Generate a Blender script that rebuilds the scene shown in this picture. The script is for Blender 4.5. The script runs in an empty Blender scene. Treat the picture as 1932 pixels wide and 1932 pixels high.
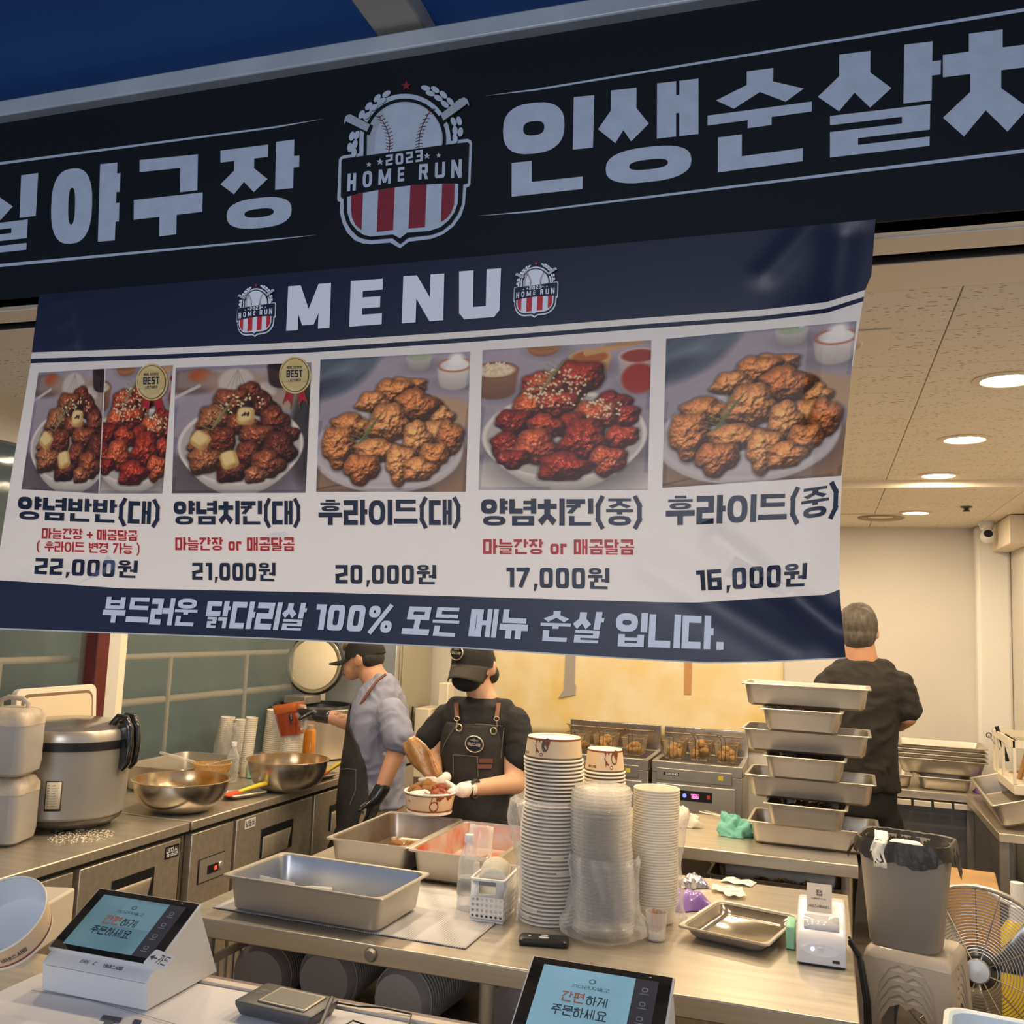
import bpy, bmesh, math, random
import numpy as np
from mathutils import Vector, Matrix, noise as MN
from mathutils.geometry import tessellate_polygon
random.seed(7); PI = math.pi
S = bpy.context.scene; COL = S.collection
# ---------------------------------------------------------------- camera
F_PX = 1786.0; YAW = math.radians(18.4); PIT = math.radians(6.6); ROL = math.radians(2.3)
CAM = Vector((0, 0, 1.67))
fwd = Vector((-math.sin(YAW)*math.cos(PIT), math.cos(YAW)*math.cos(PIT), math.sin(PIT)))
r0 = Vector((math.cos(YAW), math.sin(YAW), 0)); u0 = r0.cross(fwd)
rgt = r0*math.cos(ROL) + u0*math.sin(ROL); upv = u0*math.cos(ROL) - r0*math.sin(ROL)
cam = bpy.data.objects.new('camera', bpy.data.cameras.new('camera')); COL.objects.link(cam)
cam.matrix_world = Matrix(((rgt.x, upv.x, -fwd.x, CAM.x), (rgt.y, upv.y, -fwd.y, CAM.y), (rgt.z, upv.z, -fwd.z, CAM.z), (0, 0, 0, 1)))
cam.data.sensor_width = 36; cam.data.lens = 36*F_PX/1932; cam.data.clip_start = .02
S.camera = cam
def at(px, py, **k):
    """room point seen at a pixel of the photograph, on the plane x=, y= or z="""
    d = fwd*F_PX + rgt*(px-966) - upv*(py-966)
    a, v = list(k.items())[0]; i = 'xyz'.index(a)
    return CAM + d*((v-CAM[i])/d[i])
# ---------------------------------------------------------------- world, lights, exposure
S.view_settings.view_transform = 'Standard'; S.view_settings.look = 'None'
S.view_settings.gamma = 1; S.view_settings.use_curve_mapping = False; S.view_settings.exposure = 0.0
W = bpy.data.worlds.new('dusk'); S.world = W; W.use_nodes = True
bg = W.node_tree.nodes['Background']; bg.inputs[0].default_value = (.36, .50, .78, 1); bg.inputs[1].default_value = 0.62
WARM = (1.0, .785, .53)
def area(name, loc, size, power, col, rot=(0, 0, 0), shape='DISK', sy=None):
    l = bpy.data.lights.new(name, 'AREA'); l.shape = shape; l.size = size; l.energy = power; l.color = col
    if sy: l.size_y = sy
    o = bpy.data.objects.new(name, l); COL.objects.link(o); o.location = loc; o.rotation_euler = rot
    return o
CEIL = 2.39
LAMPS = [(x, y, CEIL) for y in (2.85, 3.70, 4.53) for x in (-2.2, -1.3, -.42, .48)] + [(x, 5.65, CEIL-.03) for x in (-2.2, -1.3, -.42, .48)]  # only the right-hand column is visible; the others are added to light the kitchen
for i, (x, y, z) in enumerate(LAMPS):
    area('downlight_glow', (x, y, z-.012), .13, 8.2, WARM)
# added fill lamp: stands in for evening light from the street, behind the camera
area('street_fill', (-.8, -3.2, 2.3), 2.6, 84, (.92, .94, 1.0), (math.radians(84), 0, 0), 'RECTANGLE', 1.6)
# ---------------------------------------------------------------- materials
MATS = {}
def mat(name, col, rough=.5, metal=0, noise=0, nscale=8, bump=0, bscale=60, emit=None, es=1, alpha=1, trans=0, ior=1.45, spec=.5, stretch=None, col2=None, coat=0, sss=0):
    if name in MATS: return MATS[name]
    m = bpy.data.materials.new(name); m.use_nodes = True; nt = m.node_tree; b = nt.nodes['Principled BSDF']
    I = b.inputs
    I['Base Color'].default_value = (*col, 1); I['Roughness'].default_value = rough; I['Metallic'].default_value = metal
    I['IOR'].default_value = ior; I['Specular IOR Level'].default_value = spec; I['Alpha'].default_value = alpha
    I['Transmission Weight'].default_value = trans; I['Coat Weight'].default_value = coat
    if sss: I['Subsurface Weight'].default_value = sss; I['Subsurface Radius'].default_value = (.02, .008, .004)
    if emit: I['Emission Color'].default_value = (*emit, 1); I['Emission Strength'].default_value = es
    if noise or bump:
        tc = nt.nodes.new('ShaderNodeTexCoord'); mp = nt.nodes.new('ShaderNodeMapping')
        nt.links.new(tc.outputs['Object'], mp.inputs[0])
        if stretch: mp.inputs['Scale'].default_value = stretch
    if noise:
        n = nt.nodes.new('ShaderNodeTexNoise'); n.inputs['Scale'].default_value = nscale; n.inputs['Detail'].default_value = 5
        nt.links.new(mp.outputs[0], n.inputs['Vector'])
        mx = nt.nodes.new('ShaderNodeMix'); mx.data_type = 'RGBA'
        c2 = col2 if col2 else tuple(c*(1-noise) for c in col)
        mx.inputs[6].default_value = (*col, 1); mx.inputs[7].default_value = (*c2, 1)
        rp = nt.nodes.new('ShaderNodeMapRange'); rp.inputs[1].default_value = .35; rp.inputs[2].default_value = .7
        nt.links.new(n.outputs[0], rp.inputs[0]); nt.links.new(rp.outputs[0], mx.inputs[0]); nt.links.new(mx.outputs[2], I['Base Color'])
    if bump:
        n2 = nt.nodes.new('ShaderNodeTexNoise'); n2.inputs['Scale'].default_value = bscale; n2.inputs['Detail'].default_value = 4
        nt.links.new(mp.outputs[0], n2.inputs['Vector'])
        bp = nt.nodes.new('ShaderNodeBump'); bp.inputs['Strength'].default_value = bump; bp.inputs['Distance'].default_value = .004
        nt.links.new(n2.outputs[0], bp.inputs['Height']); nt.links.new(bp.outputs[0], I['Normal'])
    MATS[name] = m; return m
def translucent(m, fac, col):
    nt = m.node_tree; o = nt.nodes['Material Output']; p = nt.nodes['Principled BSDF']; t = nt.nodes.new('ShaderNodeBsdfTranslucent'); x = nt.nodes.new('ShaderNodeMixShader')
    t.inputs[0].default_value = (*col, 1); x.inputs[0].default_value = fac; nt.links.new(p.outputs[0], x.inputs[1]); nt.links.new(t.outputs[0], x.inputs[2]); nt.links.new(x.outputs[0], o.inputs[0]); return t
STEEL = mat('brushed_steel', (.64, .57, .46), .34, .72, .18, 3, .08, 90, stretch=(1, 14, 14))
STEEL2 = mat('satin_steel', (.56, .515, .44), .38, .75, .12, 5, .05, 60)
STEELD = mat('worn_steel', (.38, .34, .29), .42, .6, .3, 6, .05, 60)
DARK = mat('dark_gap', (.012, .011, .010), .8)
BLACK = mat('black_plastic', (.012, .012, .013), .35)
WHITE = mat('white_plastic', (.80, .79, .77), .35)
CREAM = mat('cream_plastic', (.80, .72, .58), .45)
WALLM = mat('painted_wall', (.68, .64, .565), .6, 0, .05, 2, .04, 90)
def film(name, col, op, rough=.12, bump=.6, bs=30):
    """thin clear plastic: mostly see-through with a glossy crumpled surface"""
    m = bpy.data.materials.new(name); m.use_nodes = True; nt = m.node_tree; nt.nodes.clear()
    o = nt.nodes.new('ShaderNodeOutputMaterial'); a = nt.nodes.new('ShaderNodeBsdfTransparent'); p = nt.nodes.new('ShaderNodeBsdfPrincipled')
    p.inputs['Base Color'].default_value = (*col, 1); p.inputs['Roughness'].default_value = rough
    x = nt.nodes.new('ShaderNodeMixShader'); fr = nt.nodes.new('ShaderNodeLayerWeight'); fr.inputs[0].default_value = .35
    ad = nt.nodes.new('ShaderNodeMath'); ad.operation = 'ADD'; ad.use_clamp = True; ad.inputs[1].default_value = op
    ml = nt.nodes.new('ShaderNodeMath'); ml.operation = 'MULTIPLY'; ml.inputs[1].default_value = .6
    n = nt.nodes.new('ShaderNodeTexNoise'); n.inputs['Scale'].default_value = bs; tc = nt.nodes.new('ShaderNodeTexCoord')
    nt.links.new(tc.outputs['Object'], n.inputs['Vector'])
    b = nt.nodes.new('ShaderNodeBump'); b.inputs['Strength'].default_value = bump; b.inputs['Distance'].default_value = .01
    nt.links.new(n.outputs[0], b.inputs['Height']); nt.links.new(b.outputs[0], p.inputs['Normal']); nt.links.new(b.outputs[0], fr.inputs['Normal'])
    nt.links.new(fr.outputs['Facing'], ml.inputs[0]); nt.links.new(ml.outputs[0], ad.inputs[0]); nt.links.new(ad.outputs[0], x.inputs[0])
    nt.links.new(a.outputs[0], x.inputs[1]); nt.links.new(p.outputs[0], x.inputs[2]); nt.links.new(x.outputs[0], o.inputs[0])
    return m
CLEAR = film('clear_film', (.85, .84, .82), .10); CLOUDY = film('cloudy_plastic', (.86, .82, .74), .42, .3, .1)
CLEARP = film('clear_plastic', (.8, .8, .78), .12, .08, .05, 8)
# ---------------------------------------------------------------- geometry buffer
class G:
    def __init__(s): s.v = []; s.f = []; s.m = []
    def add(s, vs, fs, mi=0):
        o = len(s.v); s.v += [tuple(p) for p in vs]; s.f += [[o+i for i in f] for f in fs]; s.m += [mi]*len(fs); return s
    def box(s, x0, y0, z0, x1, y1, z1, mi=0, M=None):
        vs = [Vector(p) for p in ((x0, y0, z0), (x1, y0, z0), (x1, y1, z0), (x0, y1, z0), (x0, y0, z1), (x1, y0, z1), (x1, y1, z1), (x0, y1, z1))]
        if M: vs = [M @ p for p in vs]
        return s.add(vs, [(3, 2, 1, 0), (4, 5, 6, 7), (0, 1, 5, 4), (1, 2, 6, 5), (2, 3, 7, 6), (3, 0, 4, 7)], mi)
    def loft(s, rings, c0=True, c1=True, mi=0):
        n = len(rings[0]); o = len(s.v)
        for r in rings: s.v += [tuple(p) for p in r]
        fs = []
        for k in range(len(rings)-1):
            a = o+k*n; b = a+n
            for i in range(n):
                j = (i+1) % n; fs.append([a+i, a+j, b+j, b+i])
        if c0: fs.append([o+i for i in range(n)][::-1])
        if c1: fs.append([o+(len(rings)-1)*n+i for i in range(n)])
        s.f += fs; s.m += [mi]*len(fs); return s
    def lathe(s, prof, n=32, c=(0, 0, 0), mi=0, M=None, cap0=False, cap1=False):
        rings = []
        for r, z in prof:
            R = [Vector((c[0]+r*math.cos(2*PI*i/n), c[1]+r*math.sin(2*PI*i/n), c[2]+z)) for i in range(n)]
            if M: R = [M @ p for p in R]
            rings.append(R)
        return s.loft(rings, cap0, cap1, mi)
    def tube(s, pts, r, n=8, mi=0, cap=True, closed=False):
        P = [Vector(p) for p in pts]; rs = r if isinstance(r, (list, tuple)) else [r]*len(P)
        rings = []; up = Vector((0, 0, 1)); last = None
        for i, p in enumerate(P):
            if closed: t = (P[(i+1) % len(P)]-P[i-1]).normalized()
            else: t = (P[min(i+1, len(P)-1)]-P[max(i-1, 0)]).normalized()
            if last is None: a = t.cross(up if abs(t.z) < .9 else Vector((1, 0, 0))).normalized()
            else: a = (last - t*last.dot(t)).normalized()
            last = a; b = t.cross(a)
            rings.append([p + (a*math.cos(2*PI*k/n) + b*math.sin(2*PI*k/n))*rs[i] for k in range(n)])
        if closed: rings.append(rings[0]); return s.loft(rings, False, False, mi)
        return s.loft(rings, cap, cap, mi)
    def strip(s, grid, mi=0):
        """open surface from a grid of points"""
        o = len(s.v); n = len(grid[0])
        for r in grid: s.v += [tuple(p) for p in r]
        fs = [[o+a*n+b, o+a*n+b+1, o+(a+1)*n+b+1, o+(a+1)*n+b] for a in range(len(grid)-1) for b in range(n-1)]
        s.f += fs; s.m += [mi]*len(fs); return s
def rr(hx, hy, r, z, n=5, cx=0, cy=0):
    r = min(r, hx, hy); out = []
    for q, (sx, sy) in enumerate(((1, 1), (-1, 1), (-1, -1), (1, -1))):
        for k in range(n+1):
            a = (q + k/n)*PI/2; out.append(Vector((cx+sx*(hx-r)+r*math.cos(a), cy+sy*(hy-r)+r*math.sin(a), z)))
    return out
def obj(name, g, mats, parent=None, smooth=40, loc=None, rot=None, bevel=0, thick=0):
    me = bpy.data.meshes.new(name); me.from_pydata(g.v, [], g.f)
    for m in (mats if isinstance(mats, (list, tuple)) else [mats]): me.materials.append(m)
    if len(me.materials) > 1: me.polygons.foreach_set('material_index', g.m)
    bm = bmesh.new(); bm.from_mesh(me); bmesh.ops.remove_doubles(bm, verts=bm.verts, dist=1e-6); bmesh.ops.recalc_face_normals(bm, faces=bm.faces); bm.to_mesh(me); bm.free()
    if smooth: me.shade_smooth(); me.set_sharp_from_angle(angle=math.radians(smooth))
    o = bpy.data.objects.new(name, me); COL.objects.link(o)
    if parent: o.parent = parent
    if loc: o.location = loc
    if rot: o.rotation_euler = rot
    if bevel:
        b = o.modifiers.new('bevel', 'BEVEL'); b.width = bevel; b.segments = 2; b.limit_method = 'ANGLE'
    if thick:
        b = o.modifiers.new('solid', 'SOLIDIFY'); b.thickness = thick; b.offset = 0
    return o
def tag(o, label, cat, group=None, kind=None):
    if label: o['label'] = label
    if cat: o['category'] = cat
    if group: o['group'] = group
    if kind: o['kind'] = kind
    return o
def thing(name, label, cat, loc=(0, 0, 0), rz=0, group=None, rot=None):
    o = bpy.data.objects.new(name, None); COL.objects.link(o); o.empty_display_size = .05
    o.location = loc; o.rotation_euler = rot if rot else (0, 0, rz); return tag(o, label, cat, group)
def struct(name, g, m, parent=None, **k):
    o = obj(name, g, m, parent, **k)
    if not parent: o['kind'] = 'structure'
    return o
def dup(o, loc, rz=None, label=None, group=None, rot=None, sc=None):
    def cp(a, par):
        c = a.copy(); COL.objects.link(c); c.parent = par
        for ch in kids.get(a, []): cp(ch, c)
        return c
    kids = {}
    for x in (list(o.children) + [y for q in o.children for y in q.children]): kids.setdefault(x.parent, []).append(x)
    r = cp(o, None); r.location = loc
    if rz is not None: r.rotation_euler = (0, 0, rz)
    if rot: r.rotation_euler = rot
    if sc: r.scale = sc
    if label: r['label'] = label
    if group: r['group'] = group
    return r
# ---------------------------------------------------------------- lettering: glyphs as flat strokes in a unit box
def ring(x0, y0, x1, y1, tx, ty=None, p=2.6, n=28):
    ty = ty or tx; cx, cy, a, b = (x0+x1)/2, (y0+y1)/2, (x1-x0)/2, (y1-y0)/2; out = []
    def pt(t, a, b, q): c, s = math.cos(t), math.sin(t); return (cx+a*abs(c)**(2/q)*(1 if c > 0 else -1), cy+b*abs(s)**(2/q)*(1 if s > 0 else -1))
    ia, ib = max(a-tx, a*.12), max(b-ty, b*.12)
    for i in range(n):
        t, u = 2*PI*i/n, 2*PI*(i+1)/n
        out.append([pt(t, ia, ib, p), pt(t, a, b, p), pt(u, a, b, p), pt(u, ia, ib, p)])
    return out
def R(x0, y0, x1, y1): return [(x0, y0), (x1, y0), (x1, y1), (x0, y1)]
def L(pts, t):
    out = []
    for (a, b), (c, d) in zip(pts, pts[1:]):
        l = math.hypot(c-a, d-b) or 1; ux, uy = (c-a)/l*t/2, (d-b)/l*t/2
        out.append([(a-ux-uy, b-uy+ux), (c+ux-uy, d+uy+ux), (c+ux+uy, d+uy-ux), (a-ux+uy, b-uy-ux)])
    return out
def J(j, x0, y0, x1, y1, t, side=False):
    w, h = x1-x0, y1-y0; cx = (x0+x1)/2; P = []
    b = lambda n: min(t, h/(2*n-1)*1.12)
    if j == 'ㄱ' or j == 'ㄲ':
        q = b(2.2); P.append(R(x0, y1-q, x1, y1))
        P.append([(x1-t, y1), (x1, y1), (x0+t*1.1, y0), (x0+.02*w, y0+.04*h)] if side else R(x1-t, y0, x1, y1))
    elif j == 'ㅋ':
        P = J('ㄱ', x0, y0, x1, y1, t, side); q = b(3); P.append(R(x0, y0+h*.42, x1-w*.25, y0+h*.42+q*.9))
    elif j == 'ㄴ': q = b(2); P = [R(x0, y0, x0+t, y1), R(x0, y0, x1, y0+q)]
    elif j == 'ㄷ': q = b(2.2); P = [R(x0, y1-q, x1, y1), R(x0, y0, x0+t, y1), R(x0, y0, x1, y0+q)]
    elif j == 'ㄹ': q = b(3); m = (y0+y1)/2; P = [R(x0, y1-q, x1, y1), R(x1-t, m, x1, y1), R(x0, m-q/2, x1, m+q/2), R(x0, y0, x0+t, m), R(x0, y0, x1, y0+q)]
    elif j == 'ㄺ': P = J('ㄹ', x0, y0, x0+w*.47, y1, t*.8)+J('ㄱ', x0+w*.55, y0, x1, y1, t*.8)
    elif j == 'ㅁ': q = b(2); P = [R(x0, y1-q, x1, y1), R(x0, y0, x0+t, y1), R(x1-t, y0, x1, y1), R(x0, y0, x1, y0+q)]
    elif j == 'ㅂ': q = b(2.4); P = [R(x0, y0, x0+t, y1), R(x1-t, y0, x1, y1), R(x0, y0, x1, y0+q), R(x0, y0+h*.48, x1, y0+h*.48+q*.9)]
    elif j == 'ㅍ': q = b(2); P = [R(x0, y1-q, x1, y1), R(x0, y0, x1, y0+q), R(x0+.16*w, y0, x0+.16*w+t, y1), R(x1-.16*w-t, y0, x1-.16*w, y1)]
    elif j == 'ㅌ': q = b(3); P = J('ㄷ', x0, y0, x1, y1, t)+[R(x0, y0+h/2-q/2, x1, y0+h/2+q/2)]
    elif j == 'ㅅ':
        k = h*.62
        P = [R(cx-t*.55, y0+k*.8, cx+t*.55, y1), [(cx-t*.55, y0+k), (cx+t*.4, y0+k*.82), (x0+t*.75, y0), (x0-.0*w, y0+min(t, .3*h))], [(cx+t*.55, y0+k), (cx-t*.4, y0+k*.82), (x1-t*.75, y0), (x1, y0+min(t, .3*h))],
             [(cx-t*.55, y0+k), (cx+t*.55, y0+k), (cx+t*.4, y0+k*.7), (cx-t*.4, y0+k*.7)]]
    elif j == 'ㅈ': q = b(2.6); P = [R(x0, y1-q, x1, y1)]+J('ㅅ', x0, y0, x1, y1-q*.6, t)
    elif j == 'ㅊ': q = b(3.2); P = [R(cx-t*.6, y1-q, cx+t*.6, y1)]+J('ㅈ', x0, y0, x1, y1-q*.85, t)
    elif j == 'ㅎ': q = b(3.3); P = [R(cx-w*.24, y1-q, cx+w*.24, y1), R(x0, y1-2.3*q, x1, y1-1.3*q)]+ring(x0+.06*w, y0, x1-.06*w, y1-2.6*q, t, q*.95)
    elif j == 'ㅇ': P = ring(x0, y0, x1, y1, t, min(t, h*.36))
    return P
LJ = 'ㄱ ㄲ ㄴ ㄷ ㄸ ㄹ ㅁ ㅂ ㅃ ㅅ ㅆ ㅇ ㅈ ㅉ ㅊ ㅋ ㅌ ㅍ ㅎ'.split(); TJ = ['']+'ㄱ ㄲ ㄳ ㄴ ㄵ ㄶ ㄷ ㄹ ㄺ ㄻ ㄼ ㄽ ㄾ ㄿ ㅀ ㅁ ㅂ ㅄ ㅅ ㅆ ㅇ ㅈ ㅊ ㅋ ㅌ ㅍ ㅎ'.split()
VJ = 'ㅏㅐㅑㅒㅓㅔㅕㅖㅗㅘㅙㅚㅛㅜㅝㅞㅟㅠㅡㅢㅣ'
def glyph(c, t=.17):
    """(strokes, advance) of a character; height 1"""
    if '가' <= c <= '힣':
        k = ord(c)-0xAC00; l, v, f = LJ[k//588], VJ[k//28 % 21], TJ[k % 28]; P = []
        yb = .40 if f else 0; g = .035
        if v in 'ㅏㅑㅓㅕㅣㅐㅔ':
            two = v in 'ㅐㅔ'; vx = .74; lx1 = .50 if two else .60
            if v in 'ㅓㅕ': lx1 = .50
            vx = .66
            y0 = yb + (g if f else 0); tv = t if not two else t*.82; H = 1-y0
            if two:
                P += [R(.58, y0, .58+tv, 1), R(.80, y0-(.0), .80+tv, 1)]
                P.append(R(.58, y0+H*.42, .9, y0+H*.42+t*.8) if v == 'ㅐ' else R(.40, y0+H*.42, .64, y0+H*.42+t*.8))
                if v == 'ㅔ': lx1 = .44
            else:
                vx = .70 if v in 'ㅏㅑ' else .80
                P.append(R(vx, y0, vx+t, 1))
                ys = [.42] if v in 'ㅏㅓ' else ([.62, .24] if v in 'ㅑㅕ' else [])
                for q in ys:
                    P.append(R(vx, y0+H*q, 1.0, y0+H*q+min(t, H*.24)) if v in 'ㅏㅑ' else R(.52, y0+H*q, vx+.02, y0+H*q+min(t, H*.24)))
                if v == 'ㅣ': lx1 = .70
            P += J(l, .0, y0, lx1, 1-.02, t, True)
        elif v == 'ㅝ':
            P += J(l, .04, .70 if f else .55, .62, 1, t*.85)
            P += [R(0, .52, .68, .52+t*.75), R(.28, .32, .28+t, .56), R(.80, .30, .80+t, 1), R(.62, .34, .82, .34+t*.7)]
        else:
            top = .60 if f else .50
            P += J(l, .08, top+g, .92, 1, t)
            by = yb + (g+.0 if f else .0)
            H = top-by; q = min(t, H*.62 if f else t)
            if v in 'ㅗㅛ':
                P.append(R(0, by, 1, by+q)); P += [R(x-t/2, by, x+t/2, top+g) for x in ((.5,) if v == 'ㅗ' else (.33, .67))]
            elif v in 'ㅜㅠ':
                P.append(R(0, top-q, 1, top)); P += [R(x-t/2, by-(.0 if not f else .02), x+t/2, top) for x in ((.5,) if v == 'ㅜ' else (.33, .67))]
            else: P.append(R(0, (by+.02 if f else .06), 1, (by+.02 if f else .06)+q))
        if f: P += J(f, .10 if f != 'ㅇ' else .08, 0, .92, .36 if f not in 'ㄹㄺ' else .40, t)
        return P, 1.06
    h = t/2; w = .62
    D = {'0': lambda: ring(0, 0, w, 1, t, t, 5), '1': lambda: [R(w*.32, 0, w*.32+t, 1), R(w*.05, 1-t, w*.4, 1)], '2': lambda: L([(h, 1-h), (w-h, 1-h), (w-h, .52), (h, .42), (h, h), (w-h, h)], t),
         '3': lambda: L([(h, 1-h), (w-h, 1-h), (w-h, .5), (.12+h, .5)], t)+L([(w-h, .5), (w-h, h), (h, h)], t), '6': lambda: L([(w-h, 1-h), (h, 1-h), (h, h), (w-h, h), (w-h, .5), (h, .5)], t),
         '7': lambda: L([(h, 1-h), (w-h, 1-h), (w*.35, h)], t), ',': lambda: [[(.06, -.16), (.14, -.16), (.26, t), (.08, t)]], '.': lambda: [R(.04, 0, .04+t*1.1, t*1.1)], '%': lambda: ring(0, .55, .42, 1, t*.8)+ring(.5, 0, .92, .45, t*.8)+L([(.16, .02), (.76, .98)], t*.8),
         '(': lambda: L([(.26, 1.02), (.12, .75), (.12, .22), (.26, -.05)], t*.85), ')': lambda: L([(.04, 1.02), (.18, .75), (.18, .22), (.04, -.05)], t*.85), '+': lambda: L([(.06, .45), (.5, .45)], t)+L([(.28, .67), (.28, .23)], t),
         'o': lambda: ring(0, 0, .58, .7, t, t, 4), 'r': lambda: [R(0, 0, t, .7), R(0, .7-t, .42, .7), R(.26, .48, .42, .7)],
         'M': lambda: [R(0, 0, t, 1), R(.9-t, 0, .9, 1), [(0, 1), (t*1.1, 1), (.45+t*.5, .1), (.45-t*.5, .1)], [(.9, 1), (.9-t*1.1, 1), (.45-t*.5, .1), (.45+t*.5, .1)]],
         'E': lambda: [R(0, 0, t, 1), R(0, 1-t, .62, 1), R(0, .5-t/2, .58, .5+t/2), R(0, 0, .62, t)], 'N': lambda: [R(0, 0, t, 1), R(.72-t, 0, .72, 1), [(0, 1), (t, 1), (.72, 0), (.72-t, 0)]],
         'U': lambda: [R(0, .12, t, 1), R(.7-t, .12, .7, 1), [(0, .14), (.09, 0), (.61, 0), (.7, .14), (.7, t), (0, t)]], 'H': lambda: [R(0, 0, t, 1), R(.62-t, 0, .62, 1), R(0, .5-t/2, .62, .5+t/2)],
         'O': lambda: ring(0, 0, .66, 1, t, t, 3.2), 'R': lambda: [R(0, 0, t, 1)]+L([(t, 1-h), (.62-h, 1-h), (.62-h, .5), (t, .5)], t)+[[(.28, .5), (.28+t, .5), (.66, 0), (.66-t*1.1, 0)]],
         'B': lambda: [R(0, 0, t, 1)]+L([(t, 1-h), (.55, 1-h), (.55, .5), (t, .5)], t)+L([(.5, .5), (.6-h, .5), (.6-h, h), (t, h)], t), 'S': lambda: L([(.6-h, 1-h), (h, 1-h), (h, .5), (.6-h, .5), (.6-h, h), (h, h)], t), 'T': lambda: [R(0, 1-t, .62, 1), R(.31-h, 0, .31+h, 1)],
         'C': lambda: L([(.6-h, 1-h), (h, 1-h), (h, h), (.6-h, h)], t), 'A': lambda: L([(h, h), (h, 1-h), (.6-h, 1-h), (.6-h, h)], t)+L([(h, .42), (.6-h, .42)], t), 'L': lambda: L([(h, 1-h), (h, h), (.55, h)], t), 'I': lambda: [R(0, 0, t, 1)],
         'F': lambda: L([(.55, 1-h), (h, 1-h), (h, h)], t)+L([(h, .5), (.5, .5)], t), 'G': lambda: L([(.6-h, 1-h), (h, 1-h), (h, h), (.6-h, h), (.6-h, .45), (.35, .45)], t), 'D': lambda: ring(0, 0, .64, 1, t, t, 3.4), 'W': lambda: [R(0, 0, t, 1), R(.8-t, 0, .8, 1), R(.4-h, 0, .4+h, .8), R(0, 0, .8, t)]}
    adv = {'1': .5, ',': .34, '.': .36, '%': 1.0, '(': .42, ')': .34, '+': .6, ' ': .42, 'o': .70, 'r': .50, 'M': 1.04, 'I': t+.12, 'W': .9}
    return (D[c]() if c in D else []), adv.get(c, w+.14 if c != ' ' else .4)
def text(s, t=.17, sp=0):
    P = []; x = 0
    for c in s:
        g, a = glyph(c, t); P += [[(x+px, py) for px, py in q] for q in g]; x += a+sp
    w = x-.06-sp
    return [[(px/w, py) for px, py in q] for q in P], w
def in_quad(polys, TL, TR, BR, BL):
    out = []
    for q in polys:
        r = []
        for u, v in q:
            a = [TL[i]*(1-u)+TR[i]*u for i in (0, 1)]; b = [BL[i]*(1-u)+BR[i]*u for i in (0, 1)]
            r.append((b[0]*(1-v)+a[0]*v, b[1]*(1-v)+a[1]*v))
        out.append(r)
    return out
def flat(g, polys, fn, mi=0, nd=Vector((0, -1.2e-5, 0))):
    """lay 2D polygons onto a surface given by fn"""
    for k, q in enumerate(polys):
        P = [fn(a, b)+nd*(k % 14) for a, b in q]
        if len(q) <= 4: g.add(P, [list(range(len(q)))], mi)
        else:
            tr = tessellate_polygon([[Vector((a, b, 0)) for a, b in q]]); g.add(P, [list(x) for x in tr], mi)
def ell(cx, cy, a, b, rot=0, n=20): return [(cx+a*math.cos(t)*math.cos(rot)-b*math.sin(t)*math.sin(rot), cy+a*math.cos(t)*math.sin(rot)+b*math.sin(t)*math.cos(rot)) for t in [2*PI*i/n for i in range(n)]]
def star(cx, cy, r, rot=-PI/2): return [(cx+(r if i % 2 == 0 else r*.42)*math.cos(rot+i*PI/5), cy+(r if i % 2 == 0 else r*.42)*math.sin(rot+i*PI/5)) for i in range(10)]
# ================================================================ THE SETTING
XL, XR, YB, YF = -3.05, 1.06, 6.42, 1.72
TILE = mat('ceiling_tile', (.80, .72, .60), .75)
# speckled acoustic tile
nt = TILE.node_tree; b = nt.nodes['Principled BSDF']; tc = nt.nodes.new('ShaderNodeTexCoord'); mp = nt.nodes.new('ShaderNodeMapping'); mp.inputs['Scale'].default_value = (22, 60, 1)
vo = nt.nodes.new('ShaderNodeTexVoronoi'); vo.inputs['Scale'].default_value = 1.6; vo.inputs['Randomness'].default_value = 1
nz = nt.nodes.new('ShaderNodeTexNoise'); nz.inputs['Scale'].default_value = .25; cr = nt.nodes.new('ShaderNodeMath'); cr.operation = 'LESS_THAN'
ml = nt.nodes.new('ShaderNodeMath'); ml.operation = 'MULTIPLY'; ml.inputs[1].default_value = .40
mx = nt.nodes.new('ShaderNodeMix'); mx.data_type = 'RGBA'; mx.inputs[6].default_value = (.80, .73, .61, 1); mx.inputs[7].default_value = (.36, .25, .15, 1)
nt.links.new(tc.outputs['Object'], mp.inputs[0]); nt.links.new(mp.outputs[0], vo.inputs['Vector']); nt.links.new(mp.outputs[0], nz.inputs['Vector'])
nt.links.new(nz.outputs[0], ml.inputs[0]); nt.links.new(vo.outputs['Distance'], cr.inputs[0]); nt.links.new(ml.outputs[0], cr.inputs[1]); nt.links.new(cr.outputs[0], mx.inputs[0]); nt.links.new(mx.outputs[2], b.inputs['Base Color'])
# floor of worn tiles
FL = mat('kitchen_floor', (.16, .13, .11), .35, 0, .4, 3)
g = G().box(XL-.3, .5, -.06, XR+1.2, YB+.1, 0); struct('floor', g, FL)
PAVE = mat('street_paving', (.22, .21, .2), .8, 0, .3, 2)
struct('trim_1', G().box(-6, -5, -.08, 5, .5, 0), PAVE)
# walls
g = G().box(XL-.1, YB, 0, XR+.1, YB+.1, 2.6); struct('wall_back', g, WALLM)
g = G().box(XR, 1.9, 0, XR+.1, YB, 2.6); struct('wall_right', g, WALLM)
WL = struct('wall_left', G().box(XL-.06, 1.75, 0, XL, 5.42, .86).box(XL-.06, 1.75, 2.295, XL, YB, 2.6).box(XL-.06, 5.42, 0, XL, YB, 2.295), WALLM)
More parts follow.
